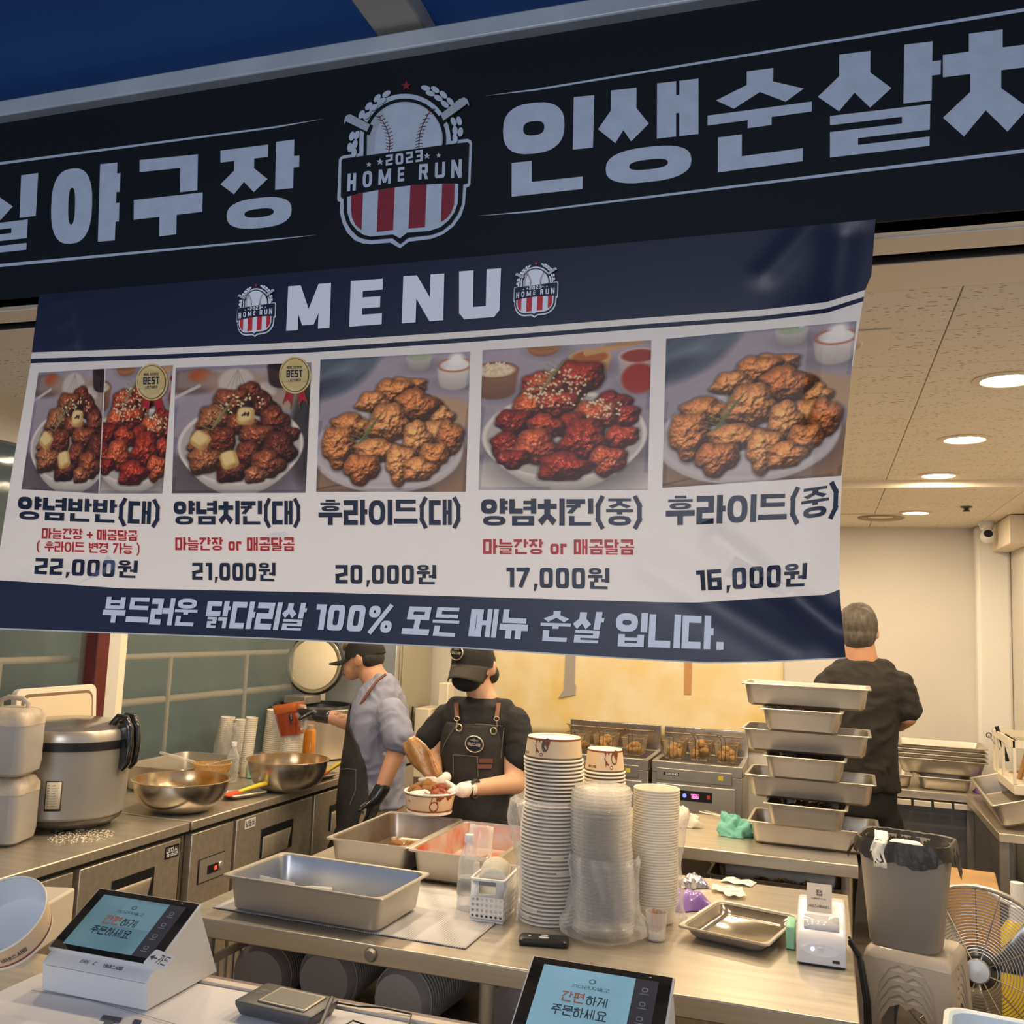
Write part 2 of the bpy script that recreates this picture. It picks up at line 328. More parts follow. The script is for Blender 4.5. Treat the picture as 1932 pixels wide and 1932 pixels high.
# ceiling: base slab, acoustic tiles, the step down near the back wall
g = G().box(XL, 1.9, CEIL+.012, XR, 4.66, CEIL+.06).box(XL, 4.66, CEIL-.018, XR, YB, CEIL+.06)
CE = struct('ceiling', g, mat('ceiling_board', (.30, .24, .17), .8))
tx, ty = .60, .30
def tile_mesh(w, d):
    g = G(); e = .0015
    g.loft([[Vector((sx*(w/2-e), sy*(d/2-e), .012)) for sx, sy in ((1, 1), (-1, 1), (-1, -1), (1, -1))], [Vector((sx*(w/2-e), sy*(d/2-e), .001)) for sx, sy in ((1, 1), (-1, 1), (-1, -1), (1, -1))],
            [Vector((sx*(w/2-e-.0012), sy*(d/2-e-.0012), 0)) for sx, sy in ((1, 1), (-1, 1), (-1, -1), (1, -1))]]); return g
T0 = obj('tile', tile_mesh(tx, ty), TILE, CE, smooth=0)
first = True
x0 = -2.73
for zc, ys, ye in ((CEIL, 2.06, 4.66), (CEIL-.03, 4.67, 6.42)):
    ny = int(round((ye-ys)/ty))
    for j in range(ny):
        y = ys+(j+.5)*ty
        if y+ty/2 > ye+.12: continue
        off = (j % 2)*.3
        for i in range(7):
            x = x0+tx/2+i*tx-off*0
            if x > XR-.1: continue
            o = T0 if first else T0.copy(); first or COL.objects.link(o); first = False
            o.location = (x, y, zc); o.parent = CE
SOF = mat('cream_soffit', (.80, .70, .55), .5)
g = G().box(XL, 1.9, CEIL, -2.735, 4.66, CEIL+.03).box(XL, 4.66, CEIL-.03, -2.735, YB, CEIL).box(XL, 1.905, CEIL-.002, XR, 2.055, CEIL+.03).box(.87+.0, 2.06, CEIL, XR, 4.66, CEIL+.03).box(.87, 4.66, CEIL-.03, XR, YB, CEIL+.03)
struct('trim_2', g, SOF)
struct('trim_3', G().box(XL, 4.655, CEIL-.036, XR, 4.672, CEIL+.01), SOF, bevel=.003)       # lip of the step
# opening head: aluminium underside, cream board, dark shutter slot
ALU = mat('aluminium_trim', (.72, .76, .80), .38, .3)
struct('trim_4', G().box(-3.4, 1.705, CEIL, 1.9, 1.772, CEIL+.04), ALU)
struct('trim_5', G().box(-3.4, 1.773, CEIL-.002, 1.9, 1.852, CEIL+.04), SOF)
g = G().box(-3.4, 1.853, CEIL+.035, 1.9, 1.904, CEIL+.05).box(-3.4, 1.852, CEIL, 1.9, 1.857, CEIL+.04).box(-3.4, 1.9, CEIL, 1.9, 1.905, CEIL+.04)
struct('trim_6', g, mat('bronze_slot', (.05, .035, .025), .5))
struct('wall_front', G().box(-3.4, 1.76, CEIL+.05, 1.9, 1.9, 3.0), WALLM)
struct('trim_7', G().box(XR-.19, 6.30, 0, XR, YB, CEIL-.03), mat('pipe_casing', (.80, .77, .70), .45), bevel=.02)   # boxed pipe in the corner
# left window of clear vinyl over a teal tarpaulin
TEAL = mat('teal_tarpaulin', (.036, .108, .125), .45, 0, .35, 2.2, .5, 5, stretch=(1, 1.6, .7), col2=(.085, .145, .14))
g = G(); n = 60
grid = [[Vector((XL-.42+.02*math.sin(i*.9)+.012*math.sin(i*2.3+j), 1.6+i*5.6/n, .2+j*.45)) for j in range(6)] for i in range(n+1)]
g.strip(grid); tp = obj('tarpaulin', g, TEAL); tag(tp, 'teal tarpaulin sheet hanging outside behind the left window', 'tarpaulin')
WN = tag(thing('window_1', None, None, (0, 0, 0)), None, None, kind='structure')
obj('pane', G().box(XL-.012, 1.75, .86, XL-.006, 5.42, 2.295), film('clear_vinyl', (.25, .3, .3), .04, .06, .1, 5), WN, smooth=0)
MULL = mat('window_mullion', (.62, .60, .55), .4); obj('window_post', G().box(XL-.03, 3.462, .86, XL+.045, 3.540, 2.295), MULL, WN, bevel=.004)['label'] = 'pale grey window post'
obj('window_post', G().box(XL-.03, 3.541, .86, XL+.03, 3.60, 2.295), mat('cream_mullion', (.86, .76, .58), .45), WN, bevel=.004)['label'] = 'cream edge of the window post'
rd = obj('window_post', G().box(XL-.04, 3.385, .86, XL+.055, 3.458, 2.295), mat('oxblood_paint', (.12, .02, .018), .4, 0, .3, 20), WN, bevel=.004); rd['label'] = 'dark red painted post with chipped paint'
obj('window_sill', G().box(XL-.05, 1.75, .845, XL+.03, 5.42, .862), MULL, WN)
RAILM = mat('beige_rail', (.44, .38, .27), .5)
rl = thing('railing', 'beige horizontal tube railing outside behind the left window', 'railing', (XL-.15, 3.5, 0))
def rail_y(z, r, y0=-1.8, y1=2.0): obj('rail', G().tube([(0, y0, z), (0, y1, z)], r, 10), RAILM, rl)
rail_y(1.425, .017); rail_y(1.205, .02)
for y in (-.45, .62, 1.3): obj('baluster', G().tube([(.02, y, .1), (.02, y, 1.42)], .012, 8), RAILM, rl)
# fascia sign --------------------------------------------------------------
SY = 1.70
NAVYBK = mat('sign_vinyl_black', (.007, .009, .013), .6, 0, 0, bump=.03, bscale=4, spec=.18)
SW = mat('sign_white_print', (.46, .53, .62), .5, 0, .12, 30); SR = mat('sign_red_print', (.22, .012, .025), .5); SGY = mat('sign_grey_print', (.36, .40, .45), .5); SDR = mat('sign_maroon_print', (.10, .004, .01), .6)
SIGN = thing('shop_sign', 'long black fascia sign with pale Korean lettering and a baseball shield emblem', 'sign', (-.8, SY, 2.39))
def spt(px, py, lay=1):
    p = at(px, py, y=SY-.0006*lay); p.y = SY-.0006*lay; return p - Vector((-.8, SY, 2.39))
obj('sign_board', G().box(-3.3+.8, 0, 0, 1.8+.8, .05, .46), NAVYBK, SIGN)
obj('frame_trim', G().box(-3.35+.8, -.03, .455, 1.9+.8, .05, .472).box(-3.35+.8, -.03, .472, 1.9+.8, .06, .495), mat('frame_grey', (.50, .54, .58), .45, .2, .2, 6), SIGN, bevel=.004)
SIGNTXT = [('실', (-72, 346), (68, 327), (60, 470), (-68, 484)), ('야', (98, 319), (228, 306), (223, 453), (95, 463)), ('구', (253, 303), (384, 290), (381, 436), (252, 452)), ('장', (416, 281), (566, 262), (561, 424), (416, 437)),
           ('인', (949, 196), (1116, 180), (1112, 355), (949, 373)), ('생', (1129, 170), (1320, 148), (1320, 333), (1127, 354)), ('순', (1335, 145), (1533, 118), (1530, 302), (1335, 328)), ('살', (1543, 104), (1776, 76), (1772, 273), (1543, 300)), ('치', (1779, 66), (2010, 36), (2010, 236), (1779, 262))]
for ch, a, b_, c, d in SIGNTXT:
    g = G(); P, w = text(ch, .23 if ch not in '야구' else .25); flat(g, in_quad(P, a, b_, c, d), spt); obj('lettering', g, SW, SIGN, smooth=0)
g = G()
for q in ([(-60, 314), (0, 306), (520, 238), (611, 224), (520, 241.5), (0, 311), (-60, 320)], [(-60, 505), (0, 498), (500, 452), (598, 443), (500, 455.5), (0, 504), (-60, 511)],
          [(914, 181), (1010, 167.5), (1932, 15), (2040, -3), (2040, 4), (1932, 22), (1010, 171)], [(900, 407.5), (1000, 397.5), (1932, 281), (2040, 268), (2040, 275), (1932, 288), (1000, 401)]):
    flat(g, [q], spt)
obj('pinstripe', g, SW, SIGN, smooth=0)
# emblem: polygons in its own drawing units (1648 x 1932)
def emblem():
    A = []   # (layer, colour, polygon)
    arc = lambda rx, ry, a0, a1, cx=818, cy=700, n=26: [(cx+rx*math.cos(math.radians(a0+(a1-a0)*i/n)), cy-ry*math.sin(math.radians(a0+(a1-a0)*i/n))) for i in range(n+1)]
    A.append((1, 'w', [(165, 870), (130, 885), (110, 915), (92, 1340), (100, 1362), (125, 1370), (120, 1480), (150, 1600), (200, 1700), (280, 1780), (370, 1815), (450, 1822), (660, 1805), (765, 1865), (860, 1795), (1100, 1765), (1230, 1715), (1340, 1630), (1420, 1520), (1460, 1400), (1475, 1215), (1505, 1205), (1520, 1180), (1537, 740), (1525, 710), (1490, 693), (1385, 705), (325, 850)]))
    A.append((2, 'w', [(330, 875)]+arc(490, 490, 183, -5)[::-1][::-1]+[(1250, 755)]))
    A.append((3, 'k', [(372, 880)]+arc(443, 440, 183, -5)+[(1248, 765)]))
    A.append((4, 'g', [(408, 880)]+arc(407, 404, 184, -5)+[(1212, 775)]))
    A.append((5, 'w', [(500, 860)]+[(492, 800), (500, 690), (520, 600), (555, 520), (600, 450)]+arc(395, 392, 128, -4)+[(1205, 775)]))
    A.append((6, 'k', [(150, 905), (1250, 757), (1490, 728), (1505, 742), (1490, 1165), (1440, 1178), (1200, 1174), (900, 1190), (600, 1230), (350, 1275), (200, 1316), (140, 1330), (130, 1310), (137, 930)]))
    A.append((6, 'k', [(160, 1325), (1440, 1172), (1425, 1390), (1380, 1500), (1310, 1600), (1210, 1680), (1100, 1720), (850, 1750), (765, 1820), (680, 1755), (450, 1775), (380, 1765), (310, 1740), (240, 1670), (190, 1590), (160, 1480)]))
    A.append((7, 'w', [(200, 1315), (350, 1275), (600, 1230), (900, 1190), (1200, 1174), (1393, 1173), (1385, 1380), (1350, 1480), (1290, 1565), (1200, 1640), (1080, 1680), (840, 1700), (765, 1760), (690, 1718), (450, 1740), (370, 1720), (300, 1670), (235, 1590), (200, 1480)]))
    for q in ([(243, 1303), (368, 1272), (352, 1672), (290, 1620), (250, 1540), (240, 1450)], [(533, 1242), (708, 1214), (690, 1670), (515, 1692)], [(877, 1193), (1050, 1181), (1032, 1640), (857, 1655)], [(1218, 1175), (1352, 1174), (1345, 1400), (1310, 1490), (1260, 1550), (1203, 1585)]): A.append((8, 'r', q))
    for q in ([(235, 430), (445, 540), (410, 615), (185, 505), (170, 540), (168, 500), (180, 455), (205, 435)], [(1200, 430), (1400, 268), (1450, 248), (1480, 262), (1500, 300), (1505, 345), (1485, 318), (1232, 498)]):
        cx = sum(p[0] for p in q)/len(q); cy = sum(p[1] for p in q)/len(q)
        A.append((6, 'k', [(cx+(x-cx)*1.16, cy+(y-cy)*1.35) for x, y in q])); A.append((7, 'g', q))
    for x, y, a in ((620, 212, -.6), (522, 258, -.9), (568, 287, -.5), (430, 342, -.9), (482, 358, -.6), (355, 432, -1.1), (408, 445, -.7), (250, 665, -1.3), (302, 655, -1.2), (228, 785, -1.5), (281, 752, -1.3), (272, 838, -1.5),
                    (1040, 148, .25), (1142, 165, .6), (1090, 206, .3), (1230, 220, .8), (1175, 256, .5), (1305, 293, .9), (1246, 322, .7), (1340, 510, 1.2), (1400, 502, 1.3), (1356, 605, 1.5), (1414, 620, 1.7), (1356, 690, 1.5)):
        A.append((7, 'w', ell(x, y, 52, 29, a, 10)))
    A.append((7, 'r', star(833, 122, 58)))
    for x, y, r in ((432, 970, 30), (552, 940, 42), (1056, 877, 38), (1180, 872, 30)): A.append((8, 'w', star(x, y, r)))
    for c, q in (('H', ((205, 1068), (310, 1058), (303, 1245), (198, 1257))), ('O', ((368, 1043), (475, 1033), (468, 1207), (365, 1218))), ('M', ((538, 1023), (683, 1008), (677, 1170), (532, 1188))), ('E', ((745, 1000), (822, 990), (818, 1145), (740, 1155))),
                 ('R', ((972, 966), (1078, 958), (1073, 1122), (965, 1132))), ('U', ((1143, 948), (1250, 938), (1247, 1107), (1138, 1117))), ('N', ((1317, 920), (1427, 910), (1422, 1108), (1312, 1112))),
                 ('2', ((615, 868), (700, 855), (695, 970), (612, 982))), ('0', ((718, 853), (812, 842), (810, 962), (718, 972))), ('2', ((830, 836), (912, 825), (912, 945), (830, 957))), ('3', ((930, 820), (1020, 805), (1018, 930), (932, 945)))):
        P, w = text(c, {'H': .22, 'M': .2, 'N': .22}.get(c, .2))
        for pl in in_quad(P, *q): A.append((8, 'w', pl))
    for cs, sg in (([(540, 455), (590, 520), (620, 580), (645, 650), (655, 720), (652, 780), (645, 835)], 1), ([(1105, 370), (1050, 460), (1010, 540), (985, 610), (972, 680), (968, 740), (968, 797)], -1)):
        for q in L(cs, 8): A.append((6, 'd', q))
        for i in range(11):
            s = i/11*(len(cs)-1); k = int(s); f = s-k; x = cs[k][0]*(1-f)+cs[k+1][0]*f; y = cs[k][1]*(1-f)+cs[k+1][1]*f
            for q in L([(x-36, y-14*sg+8), (x, y+6), (x+36, y-10*sg-4)], 7): A.append((6, 'd', q))
    return A
EMB = emblem()
def put_emblem(name, parent, fn, ox, oy, sx, sy, mats):
    """one mesh per emblem; fn(px, py, layer) gives the surface point"""
    g = G(); key = 'wkgrd'
    for k, (lay, c, q) in enumerate(EMB):
        flat(g, [[(ox+x*sx, oy+y*sy) for x, y in q]], lambda a, b_, l=lay: fn(a, b_, l)+Vector((0, -1.3e-5*(k % 25), 0)), key.index(c))
    return obj(name, g, mats, parent, smooth=0)
e = put_emblem('shield_emblem', SIGN, spt, 620, 140, 290/1648, 340/1932, [SW, NAVYBK, SGY, SR, SDR]); e['label'] = 'baseball shield emblem reading 2023 HOME RUN'
# canopy above ---------------------------------------------------------------
CAN = thing('canopy', 'deep blue fabric canopy roof stretched over the stall front', 'canopy', (-.8, 0, 2.9))
BLUE = mat('blue_canvas', (.06, .14, .27), .55, 0, .25, 3, .4, 3)
translucent(BLUE, .5, (.13, .34, .62))
g = G(); grid = []
for i in range(61):
    y = 1.80-i*.055
    grid.append([Vector((-4+j*.5, y, .03+.012*math.sin(y*9)+.02*math.exp(-((y-1.50)/.03)**2)+.006*math.sin(j*1.7+y*4))) for j in range(17)])
g.strip(grid); obj('fabric', g, BLUE, CAN, thick=.002)
BEAM = mat('beige_beam', (.50, .44, .36), .5)
for bx in (-.053, -1.34, 1.2): obj('beam', G().box(bx-.056, -1.5, .0, bx+.056, 1.80, .045), BEAM, CAN, bevel=.004)
# ================================================================ MENU BANNER
BY = 1.675
BO = Vector((-.9, BY, 2.39))
BN = thing('menu_banner', 'navy and white vinyl menu banner with food photographs hanging below the sign', 'banner', BO)
def bfold(x, z):
    """gentle folds of the hanging vinyl, metres towards the street"""
    def ridge(x0, z0, x1, z1, w, h):
        dx, dz = x1-x0, z1-z0; l2 = dx*dx+dz*dz; t = max(0, min(1, ((x-x0)*dx+(z-z0)*dz)/l2)); d2 = (x-x0-t*dx)**2+(z-z0-t*dz)**2
        return h*math.exp(-d2/(w*w))
    f = .004*math.sin(x*3.1+1)+.003*math.sin(z*7+x)
    f += ridge(-.18, 1.83, .04, 1.66, .022, .011) + ridge(-.30, 1.78, -.05, 1.64, .03, -.008)
    f += ridge(-2.0, 1.78, -1.55, 1.90, .03, .010) + ridge(-1.9, 1.70, -1.45, 1.80, .03, -.008)
    f += ridge(.03, 2.36, -.01, 2.05, .03, -.012) + ridge(-.02, 2.39, -.1, 2.30, .02, .006) + ridge(-1.66, 2.36, -1.62, 2.25, .012, .008)
    f += ridge(-.02, 2.2, -.03, 1.8, .05, .010)
    return f
def bpt(px, py, lay=0):
    y = BY
    for _ in range(3):
        p = at(px, py, y=y); y = BY-bfold(p.x, p.z)
    p.y = y-.0005*lay; return p-BO
def interp(c, x, ax=0):
    for a, b_ in zip(c, c[1:]):
        if (a[ax]-x)*(b_[ax]-x) <= 0 and a[ax] != b_[ax]:
            f = (x-a[ax])/(b_[ax]-a[ax]); return a[1-ax]*(1-f)+b_[1-ax]*f
    return c[0][1-ax] if abs(c[0][ax]-x) < abs(c[-1][ax]-x) else c[-1][1-ax]
LE = [(74, 556), (63, 640), (58, 684), (46, 755), (25, 874), (0, 1033), (-25, 1186)]
RE = [(1652, 414), (1644, 520), (1632, 548), (1619, 625), (1600, 745), (1590, 860), (1585, 1000), (1584, 1112), (1590, 1180), (1596, 1243)]
TOP = [(60, 557), (74, 556), (932, 481), (1652, 414), (1670, 412)]
S1 = [(-40, 668), (58, 665), (300, 657), (580, 645), (900, 624), (1210, 600), (1440, 584), (1560, 570), (1632, 547), (1650, 540)]
BAND = [(-40, 1093), (0, 1095), (100, 1101), (230, 1110), (620, 1118), (1000, 1129), (1240, 1136), (1314, 1137), (1452, 1128), (1560, 1122), (1584, 1112), (1600, 1108)]
BOT = [(-40, 1185), (-25, 1186), (0, 1187), (500, 1205), (860, 1222), (1180, 1243), (1330, 1251), (1450, 1249), (1550, 1244), (1600, 1242)]
def region(top, bot, nx, ny, lay, off0=0, off1=0):
    """surface patch between two curves, cut by the side edges of the banner"""
    grid = []
    for j in range(ny+1):
        v = j/ny; row = []
        for i in range(nx+1):
            u = i/nx; x = 40*(1-u)+1610*u
            for _ in range(4):
                yy = (interp(top, x)+off0)*(1-v)+(interp(bot, x)+off1)*v
                x = interp(LE, yy, 1)*(1-u)+interp(RE, yy, 1)*u
            row.append(bpt(x, yy, lay))
        grid.append(row)
    return G().strip(grid)
BNAVY = mat('banner_navy_vinyl', (.012, .017, .044), .38, 0, 0, bump=.12, bscale=6, spec=.5)
BWHITE = mat('banner_white_print', (.80, .79, .80), .42, 0, .04, 4, .06, 5); BRED = mat('banner_red_print', (.62, .025, .03), .4); BINK = mat('banner_ink', (.014, .020, .042), .4); BGY = mat('banner_grey_print', (.5, .5, .52), .4); BDR = mat('banner_maroon', (.3, .01, .03), .5)
EDGE = mat('banner_hem', (.70, .66, .60), .5)
BLET = mat('banner_letter_white', (.86, .86, .88), .42, 0, .04, 4); translucent(BWHITE, .40, (.86, .88, .98)); translucent(BNAVY, .10, (.04, .05, .11))
obj('navy_sheet', region(TOP, S1, 110, 24, 0), BNAVY, BN, smooth=180)
obj('white_stripe', region(S1, S1, 90, 2, 0, 0, 12), BWHITE, BN, smooth=180)
obj('navy_stripe', region(S1, S1, 90, 2, 0, 12, 20.5), BNAVY, BN, smooth=180)
PQ = [((73, 703), (198, 696), (186, 931.5), (41, 923)), ((200, 696), (327, 689), (307, 931.5), (188, 931.5)), ((332, 694), (588, 684), (577, 930), (325, 931)), ((605, 678.6), (887.6, 663.7), (879, 928), (597, 928)), ((911, 661), (1229, 642), (1222, 925), (903, 925)), ((1257, 639.6), (1616, 606), (1587, 898), (1249.6, 921))]
def under_photo(x, y):
    for TL, TR, BR, BL in PQ:
        if all((b_[0]-a[0])*(y-a[1])-(b_[1]-a[1])*(x-a[0]) > 4*math.hypot(b_[0]-a[0], b_[1]-a[1]) for a, b_ in ((TL, TR), (TR, BR), (BR, BL), (BL, TL))): return True
    return False
g = region(S1, BAND, 180, 70, 0, 20.5, 0); keep = []
for f in g.f:
    P = [Vector(g.v[i])+BO-CAM for i in f]; c3 = sum(P, Vector())/4; w_ = c3.dot(fwd); keep.append(not under_photo(966+F_PX*c3.dot(rgt)/w_, 966-F_PX*c3.dot(upv)/w_))
g.f = [f for f, k in zip(g.f, keep) if k]; g.m = [0]*len(g.f); obj('white_panel', g, BWHITE, BN, smooth=180)   # the photographs are let into the sheet
obj('navy_band', region(BAND, BOT, 110, 14, 0), BNAVY, BN, smooth=180)
obj('hem', region(BOT, BOT, 90, 1, 2, -2, .5), EDGE, BN, smooth=180)
def words(s, quad, m, t=.17, lay=5, name='lettering', sp=0, out=None):
    P, w = text(s, t, sp); Q = in_quad(P, *quad)
    if out:
        g = G(); cx = sum(p[0] for p in quad)/4; cy = sum(p[1] for p in quad)/4
        P2, w = text(s, t+.07, sp); flat(g, in_quad(P2, *[(cx+(x-cx)*1.012, cy+(y-cy)*1.07) for x, y in quad]), lambda a, b_: bpt(a, b_, lay-2)); obj('lettering_outline', g, out, BN, smooth=0)
    g = G(); flat(g, Q, lambda a, b_: bpt(a, b_, lay)); return obj(name, g, m, BN, smooth=0)
q4 = lambda l, tl, r, tr, br, bl: ((l, tl), (r, tr), (r, br), (l, bl))
words('양념반반(대)', ((36, 936), (304, 947), (302, 990), (34, 980)), BINK, .20)
words('양념치킨(대)', q4(329, 945, 568, 945, 990, 990), BINK, .20); words('후라이드(대)', q4(602, 943, 870, 943, 991, 991), BINK, .20)
words('양념치킨(중)', q4(908, 941, 1212, 941, 992, 992), BINK, .20)
words('후라이드', ((1257, 936), (1486, 932), (1484, 983), (1256, 992)), BINK, .20); words('(중)', ((1490, 927), (1583, 913), (1581, 970), (1489, 984)), BINK, .20)
words('마늘간장 + 매콤달콤', ((81, 996), (261, 1001), (261, 1021), (80, 1016)), BRED, .18); words('( 후라이드 변경 가능 )', ((71, 1021), (265, 1026), (265, 1046), (70, 1040)), BRED, .17)
words('마늘간장 or 매콤달콤', q4(332, 1014, 557, 1014, 1040, 1038), BRED, .18); words('마늘간장 or 매콤달콤', q4(912, 1017, 1197, 1018, 1047, 1045), BRED, .18)
words('22,000원', ((69, 1053), (262, 1058), (260, 1091), (66, 1083)), BINK, .2); words('21,000원', q4(364, 1062, 521, 1062, 1097, 1094), BINK, .2)
words('20,000원', q4(634, 1066, 824, 1066, 1103, 1101), BINK, .2); words('17,000원', q4(955, 1071, 1150, 1072, 1112, 1108), BINK, .2); words('16,000원', ((1312, 1077), (1523, 1062), (1521, 1106), (1315, 1115)), BINK, .2)
for s, q in (('부드러운', ((200, 1126), (378, 1130), (369, 1182), (193, 1174))), ('닭다리살', ((394, 1133), (583, 1138), (572, 1190), (386, 1184))), ('100%', ((598, 1140), (747, 1144), (739, 1194), (591, 1188))), ('모든', ((770, 1144), (872, 1147), (863, 1202), (758, 1196))),
             ('메뉴', ((891, 1148), (1000, 1151), (995, 1207), (884, 1200))), ('순살', ((1023, 1152), (1143, 1155), (1133, 1214), (1018, 1209))), ('입니다.', ((1164, 1155), (1369, 1163), (1367, 1226), (1160, 1219)))): words(s, q, BLET, .21)
for s, q in (('M', ((545, 541), (633, 534), (630, 619), (541, 625))), ('E', ((663, 531), (731, 526), (729, 612), (660, 617))), ('N', ((762, 522), (837, 517), (835, 605), (759, 611))), ('U', ((867, 513), (946, 507), (943, 598), (867, 604)))): words(s, q, BLET, .24)
for nm, ox, oy, x1, y1 in (('leftmost', 443, 533, 528, 640), ('right', 964, 492, 1061, 604)):
    e = put_emblem('shield_emblem', BN, lambda a, b_, l: bpt(a, b_, l+4), ox, oy, (x1-ox)/1648, (y1-oy)/1932, [BLET, BNAVY, BGY, BRED, BDR]); e['label'] = 'small baseball shield emblem beside the word MENU'
# translucent tape stuck behind the sheet
TAPE = film('blue_tape', (.35, .42, .62), .12, .3, 0)
for q in ([(1365, 1085), (1388, 1049), (1500, 1110), (1480, 1125)], [(170, 1090), (205, 1048), (228, 1070), (140, 1105)], [(505, 1008), (540, 1003), (545, 1013), (506, 1016)]):
    g = G(); flat(g, [q], lambda a, b_: bpt(a, b_, 7)); obj('tape_patch', g, TAPE, BN, smooth=0)
# ---- printed food photographs, painted as colour on a fine grid
rng = np.random.default_rng(3)
def vnoise(h, w, cells, seed, octs=3):
    r = np.random.default_rng(seed); out = np.zeros((h, w)); amp = 1; tot = 0
    for o in range(octs):
        c = cells*2**o; gr = r.random((c+2, c+2)); yy = np.linspace(0, c, h); xx = np.linspace(0, c, w)
        yi = np.minimum(yy.astype(int), c-1); xi = np.minimum(xx.astype(int), c-1); fy = (yy-yi)[:, None]; fx = (xx-xi)[None]; fy = fy*fy*(3-2*fy); fx = fx*fx*(3-2*fx)
        a = gr[yi][:, xi]; b_ = gr[yi][:, xi+1]; c_ = gr[yi+1][:, xi]; d = gr[yi+1][:, xi+1]
        out += amp*((a*(1-fx)+b_*fx)*(1-fy)+(c_*(1-fx)+d*fx)*fy); tot += amp; amp *= .55
    return out/tot
def paint(kind, H=200, Wd=210):
    Y, X = np.mgrid[0:H, 0:Wd]; X = X/(Wd-1); Y = Y/(H-1)
    img = np.zeros((H, Wd, 3)); n1 = vnoise(H, Wd, 4, 1); n2 = vnoise(H, Wd, 30, 2)
    base = np.array((158, 148, 158))/255
    img[:] = base; img *= (.92+.16*(1-Y)+.10*(n1-.5)+.05*(n2-.5))[..., None]
    def soft(m, c, e=1.0): nonlocal img; m = np.clip(m, 0, 1)[..., None]*e; img = img*(1-m)+np.array(c)/255*m
    def ellm(cx, cy, a, b_, k=40, rot=0):
        dx, dy = X-cx, Y-cy; xr = dx*math.cos(rot)+dy*math.sin(rot); yr = -dx*math.sin(rot)+dy*math.cos(rot)
        return np.clip((1-np.sqrt((xr/a)**2+(yr/b_)**2))*k*min(a, b_)+.5, 0, 1)
    def sqm(cx, cy, a, b_, k, rot): dx, dy = X-cx, Y-cy; xr = dx*math.cos(rot)+dy*math.sin(rot); yr = -dx*math.sin(rot)+dy*math.cos(rot); return np.clip((1-((np.abs(xr)/a)**4+(np.abs(yr)/b_)**4)**.25)*k*min(a, b_)+.5, 0, 1)
    def plate(cx, cy, a, b_, c=(214, 206, 203)):
        soft(ellm(cx+.03, cy+.05, a*1.03, b_*1.05, 12), (95, 85, 90), .55); soft(ellm(cx, cy+.03, a, b_, 90), (190, 180, 176)); soft(ellm(cx, cy, a, b_, 90), c); soft(ellm(cx, cy+.005, a*.93, b_*.9, 60), tuple(.90*v for v in c)); soft(ellm(cx, cy+.01, a*.88, b_*.84, 20), c, .8)
    def bowl(cx, cy, a, b_, d, c=(222, 214, 206)):
        soft(ellm(cx+.04, cy+d*.9, a*1.0, b_*.9, 8), (80, 72, 78), .6)
        for i in range(14):
            f = i/13; soft(ellm(cx, cy+d*(1-f), a*(.62+.38*f**.6), b_*(.75+.25*f), 90), tuple(v*(.72+.22*f) for v in c))
        soft(ellm(cx, cy, a, b_, 90), c); soft(ellm(cx, cy+.008, a*.955, b_*.94, 90), tuple(v*.82 for v in c))
    def ramekin(cx, cy, a, h, out, inn, rim=None):
        soft(ellm(cx+.03, cy+h, a*1.15, a*.5, 14), (90, 82, 90), .5)
        for i in range(10): soft(ellm(cx, cy+h*(1-i/9), a*(.86+.14*i/9), a*.42, 90), tuple(v*(.8+.2*i/9) for v in out))
        soft(ellm(cx, cy, a, a*.45, 90), rim or out); soft(ellm(cx, cy, a*.88, a*.36, 90), inn)
    def chunks(lst, cols, gloss, seed):
        nonlocal img
        r = np.random.default_rng(seed); lx, ly, lz = -.35, -.62, .70
        for k, (cx, cy, rx, ry) in enumerate(lst):
            rx, ry = rx*1.17, ry*1.17; h0 = r.random()*PI; dx, dy = X-cx, Y-cy; ang = np.arctan2(dy/ry, dx/rx)
            wob = 1+.09*np.sin(ang*3+h0)+.07*np.sin(ang*5+h0*2)+.025*np.sin(ang*9+h0*5)
            d = np.sqrt((dx/rx)**2+(dy/ry)**2)/wob; m = np.clip((1-d)*rx*Wd*.9, 0, 1)
            if m.max() <= 0: continue
            nz_ = vnoise(H, Wd, 26, seed*97+k, 3); nc = vnoise(H, Wd, 60, seed*31+k, 2)
            hh = np.sqrt(np.clip(1-d*d, 0, 1))*rx*1.25+(nz_-.5)*.055+(nc-.5)*.018
            gy, gx = np.gradient(hh*Wd*.8); nl = np.sqrt(gx*gx+gy*gy+1)
            nx_, ny_, nz2 = -gx/nl, -gy/nl, 1/nl; lam = np.clip(nx_*lx+ny_*ly+nz2*lz, 0, 1)
            c = np.array(cols[k % len(cols)])/255; ao = np.clip(.35+.9*np.clip(1-d, 0, 1)**.55, 0, 1)
            col = c*(.46+1.05*lam*ao)[..., None]*(.86+.3*(nc-.3))[..., None]
            if gloss:
                hx, hy, hz = lx*.5, ly*.5, .9; sp_ = np.clip(nx_*hx+ny_*hy+nz2*hz, 0, 1)**28; sp_ = sp_*(nc > .5)
                col = col+gloss*sp_[..., None]*np.array((1, .93, .85))
            dark = np.clip((1.12-d)*rx*Wd*.35, 0, 1)[..., None]*.28*(1-m[..., None]); img = img*(1-dark)
            img = img*(1-m[..., None])+np.clip(col, 0, 1)*m[..., None]
    def line(pts, w, c):
        for (a, b_), (c_, d) in zip(pts, pts[1:]):
            l2 = (c_-a)**2+(d-b_)**2; t = np.clip(((X-a)*(c_-a)+(Y-b_)*(d-b_))/l2, 0, 1); dd = np.sqrt((X-a-t*(c_-a))**2+(Y-b_-t*(d-b_))**2); soft((w-dd)*Wd+.5, c)
